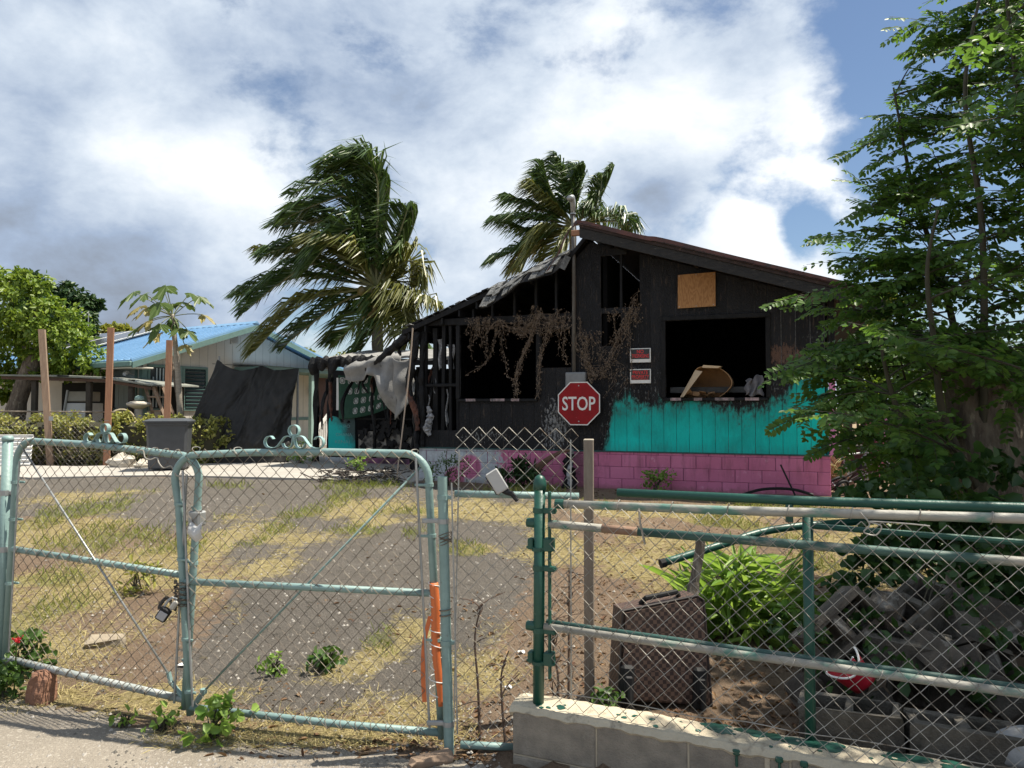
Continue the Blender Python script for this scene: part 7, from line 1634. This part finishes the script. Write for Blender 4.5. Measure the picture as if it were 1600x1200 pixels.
n = 26; V, F = leaf_mesh(np.array([[.01, 0, .32]]) + RNG.normal(0, .009, (n, 3)), RNG.normal(0, 1, (n, 3)), RNG.normal(0, 1, (n, 3)), .018, .012); np_mesh('petals', V, F, leafmat('red_petal', (.55, .02, .03), (.65, .05, .06), .2), fl)

# ================================================================== BESIDE THE HOUSES
random.seed(50)
def HP(x, y, z): return HM @ Vector((x, y, z))
cs_ = thing('charred_figure', 'black charred stump with white ash leaning on the pink base', 'stump', HP(2.95, -.35, -.02), HA)
for nm, path, rads, m in (('stump', [(0, 0, 0), (.02, 0, .25), (-.01, 0, .45), (.03, 0, .62)], [.12, .10, .09, .05], M_char), ('ash_streak', [(.05, -.07, .1), (.03, -.09, .3), (.06, -.06, .5)], [.03, .045, .02], M_ash), ('knob', [(.03, 0, .6), (.03, 0, .66), (.03, 0, .70)], [.04, .06, .03], M_ash)): lump(path, rads, nm, m, 11, cs_)
bbn = thing('bent_branch', 'brown bent dry branches arching against the pink base', 'branch', HP(2.55, -.45, 0), HA); mb = MB()
for k in range(5): mb.tube(catmull([(-.28 + .04 * k, 0, 0), (-.22 + .03 * k, -.03, .28), (.02 + .05 * k, 0, .50 + .02 * k), (.33 + .03 * k, .05, .66)], 6), .022, 6)
mb.build('stem', mat('brown_branch', (.14, .075, .045), (.08, .045, .03), 12, .85), bbn)
deb = thing('debris_heap', 'low heap of burnt twigs and rubbish at the left corner of the house', 'debris', HP(-.7, -.6, 0), HA); mb = MB()
for k in range(170):
    a = rnd(0, 6.28); q = Vector((rnd(-.9, .7), rnd(-.4, .4), rnd(0, .25))); mb.tube([q, q + Vector((math.cos(a), math.sin(a) * .5, rnd(-.2, .4))) * rnd(.12, .4)], rnd(.005, .014), 4)
mb.build('twigs', mat('burnt_twigs', (.09, .07, .055), (.03, .025, .022), 12, .9), deb, kind='stuff')
# side porch beyond the right corner
sp2 = thing('side_porch', 'brown railed porch with pink post seen past the right house corner', 'porch', (6.5, 13.6, .26), R(-14))
MB().bbox(-.9, -.1, .55, .45, 2.0, .64, .01).build('floor', M_bark_dark, sp2)
M_rail = mat('brown_rail', (.10, .045, .035), (.07, .032, .026), 8, .7)
mb = MB(); mb.bbox(-.5, -.06, 1.22, .16, .0, 1.30, .008); mb.bbox(-.5, -.05, .66, .16, -.01, .72, .008); mb.build('rail', M_rail, sp2)
for k in range(6): MB().bbox(-.48 + k * .115, -.045, .72, -.44 + k * .115, -.012, 1.22, .004).build('baluster', M_rail, sp2)
MB().bbox(-.9, .2, .6, -.86, .26, 2.5, .004).build('post', M_rail, sp2)
M_pinkpost = mat('red_pink_post', (.42, .10, .16), (.36, .08, .13), 6, .7)
MB().bbox(.16, -.10, -.05, .30, .06, 1.32, .008).build('post', M_pinkpost, sp2)
mb = MB(); mb.prism([(-.02, .86), (.30, .92), (.33, 1.32), (.02, 1.22)], lambda x, z: (x, -.16, z), lambda x, z: (x, -.12, z)); mb.build('panel', M_pinkpost, sp2)
mb = MB(); mb.prism([(.28, .74), (.37, .70), (.38, 1.12), (.29, 1.2)], lambda x, z: (x, -.17, z), lambda x, z: (x, -.13, z)); mb.build('pale_panel', M_corner, sp2)
MB().bbox(-.9, .6, -.2, .5, .66, .54, .01).build('skirt', mat('dull_pink_skirt', (.22, .10, .12), (.15, .07, .08), 4, .9), sp2)
# bicycle: small, spoked wheels
def wheel(mbT, mbR, c, r_, ax):
    c = Vector(c); u = ax.orthogonal().normalized(); v = ax.cross(u).normalized()
    ring = [c + (u * math.cos(2 * math.pi * k / 24) + v * math.sin(2 * math.pi * k / 24)) * r_ for k in range(24)]; mbT.tube(ring, .022, 6, closed=True)
    ring = [c + (u * math.cos(2 * math.pi * k / 24) + v * math.sin(2 * math.pi * k / 24)) * (r_ - .028) for k in range(24)]; mbR.tube(ring, .010, 4, closed=True)
    for k in range(14): a = 2 * math.pi * k / 14; mbR.tube([c, c + (u * math.cos(a) + v * math.sin(a)) * (r_ - .03)], .003, 3)
    mbR.tube([c - ax * .04, c + ax * .04], .02, 6)
def bike(lab, loc, rz, lean, m, r_=.23):
    t = thing('bicycle', lab, 'bicycle', loc, rz, 'bicycles beside the burnt house'); t.rotation_euler = (R(lean), 0, rz); ax = Vector((0, 1, 0))
    for x in (-.40, .40):
        a = MB(); b = MB(); wheel(a, b, (x, 0, r_), r_, ax); w0 = a.build('wheel', M_black, t, True); b.build('rim', M_galv, w0)
    f = MB(); bb_ = (-.05, 0, r_ + .02)
    for a, b in ((bb_, (-.18, 0, .58)), (bb_, (.28, 0, .58)), ((-.17, 0, .55), (.28, 0, .60)), ((-.40, 0, r_), (-.17, 0, .52)), ((-.40, 0, r_), bb_), ((.28, 0, .66), (.40, 0, r_))): f.tube([a, b], .016, 6)
    f.build('frame', m, t); f = MB(); f.tube([(.26, 0, .64), (.24, 0, .78)], .014, 6); f.tube(catmull([(.20, -.25, .84), (.26, -.12, .80), (.24, 0, .78), (.26, .12, .80), (.20, .25, .84)], 4), .013, 6); f.build('handlebar', M_black, t)
    f = MB(); f.tube([(-.30, 0, .66), (-.20, 0, .68), (-.06, 0, .66)], [.06, .07, .02], 8); f.tube([(-.18, 0, .56), (-.19, 0, .66)], .013, 6); f.build('saddle', M_black, t)
    f = MB(); f.tube([(-.05, -.08, r_ - .08), (-.05, -.03, r_ + .02), (-.05, .03, r_ + .02), (-.05, .08, r_ + .12)], .010, 5); f.lathe([(.07, -.004), (.07, .004)], 12, (0, 0, 0), Matrix.Translation((-.05, -.03, r_ + .02)) @ Matrix.Rotation(R(90), 4, 'X')); f.build('crank', M_galv, t)
bike('small bicycle with pale rims standing by the pink post', (5.55, 12.15, .27), R(12), 6, mat('pale_bike_frame', (.30, .30, .30), (.2, .2, .2), 8, .5))
bike('small dark bicycle lying over behind the leaning boards', (5.20, 11.75, .30), R(35), 50, mat('dark_bike_frame', (.05, .03, .03), (.03, .02, .02), 8, .5), .19)
wl = thing('small_wheel', 'small black spoked wheel lying near the pink house corner', 'wheel', (5.02, 11.35, .27), R(20)); wl.rotation_euler = (R(28), 0, R(20)); a = MB(); b = MB(); wheel(a, b, (0, 0, .13), .11, Vector((0, 1, 0))); a.build('tyre', M_black, wl, True); b.build('rim', M_galv, wl)
mb = MB(); mb.bbox(.10, -.04, .02, .40, .05, .10, .02); mb.build('axle_arm', M_black, wl)
for k, lab in enumerate(('longest brown board leaning by the right house corner', 'narrow middle board leaning by the right house corner', 'pale dry board leaning nearest the pink block corner')):
    t = thing('leaning_board', lab, 'board', (5.42 - .09 * k, 11.55 + .04 * k, .27), 0, 'boards leaning by the house corner'); M = Matrix.Rotation(R(-33 + 4 * k), 4, 'Y') @ Matrix.Rotation(R(-12), 4, 'X'); MB().bbox(-.03, -.012, 0, .03, .012, .68 - .05 * k, .003, M).build('board', (M_wood_red, M_post, M_wood)[k], t)
tgl = thing('dry_fronds', 'pale tangle of dry fronds heaped at the right house corner', 'dry fronds', (5.02, 11.6, .27)); mb = MB()
for k in range(50): a = rnd(0, 6.28); q = Vector((rnd(-.12, .12), rnd(-.1, .1), rnd(0, .15))); mb.tube(bez(q, q + Vector((0, 0, .3)), q + Vector((.25 * math.cos(a), .2 * math.sin(a), rnd(.25, .5))), 4), rnd(.004, .010), 4)
mb.build('stems', M_straw, tgl, kind='stuff')
hs = thing('black_hose', 'black bent tubing lying at the foot of the pink wall', 'tubing', HP(6.2, -.35, -.0), HA); mb = MB(); mb.tube(catmull([(-.5, 0, .03), (-.2, .05, .12), (.2, 0, .14), (.5, .05, .06)], 6), .022, 6); mb.tube([(.25, 0, .05), (.05, .05, .50)], .015, 6); mb.build('tube', M_black, hs)
# board fence, shrubs and a trunk behind on the right
bf = thing('board_fence', 'dark brown upright board fence in shade behind the tree', 'fence', (6.9, 14.2, .25), R(-12))
for k in range(36): MB().bbox(k * .15, rnd(-.01, .01), 0, k * .15 + .14, .025, 1.25 + rnd(-.06, .06), .004).build('board', mat('dark_fence_board', (.065, .045, .032), (.04, .028, .022), 6, .9, stretch=(6, 6, .6)) if k == 0 else bpy.data.materials['dark_fence_board'], bf)
mb = MB(); mb.box(0, .026, .3, 5.4, .06, .38); mb.box(0, .026, .95, 5.4, .06, 1.03); mb.build('rail', bpy.data.materials['dark_fence_board'], bf)
for i, (x, y, rx, ry, Y, m, n, L_, lab) in enumerate(((1345, 600, 38, 40, 19, M_leaf_lime, 1500, .16, 'sunlit bright shrub behind the porch past the house corner'), (1420, 560, 60, 60, 21, M_leaf_mid, 3200, .18, 'broad green tree mass behind the board fence'), (1500, 620, 50, 60, 18, M_leaf_lime, 2200, .16, 'bright sunlit bush behind the grey tree trunk'), (1590, 600, 50, 60, 20, M_leaf_mid, 2600, .17, 'green bush at the far side behind the forked trunk'), (1420, 650, 55, 45, 17, M_leaf_dark, 2600, .15, 'dark bush over the board fence in shade'), (1370, 480, 40, 40, 24, M_leaf_yel, 1600, .20, 'pale green tree top just above the right eave'), (1320, 520, 34, 50, 23, M_leaf_dark, 1800, .20, 'dark tree behind the right end of the burnt roof'), (1700, 560, 90, 90, 22, M_leaf_mid, 4000, .2, 'large green tree beyond the right side of the yard'))):
    c1 = px(x, y, Y); tr = thing('background_tree', lab, 'tree', (c1.x, Y, .25), 0); mb = MB(); mb.tube(local([(c1.x, Y, .1), (c1.x + .1, Y, c1.z * .6), tuple(c1)], tr), [.14, .11, .05], 8); mb.build('trunk', M_bark_dark, tr, True)
    crown('foliage', blobpx([(x, y, rx * .7, ry * .7), (x - rx * .4, y + ry * .35, rx * .6, ry * .5), (x + rx * .45, y + ry * .2, rx * .55, ry * .6), (x + rx * .1, y - ry * .5, rx * .5, ry * .45), (x, y + ry * .9, rx * .9, ry * .5)], Y), n, L_, m, tr, tr.location)
bpy.context.view_layer.update()
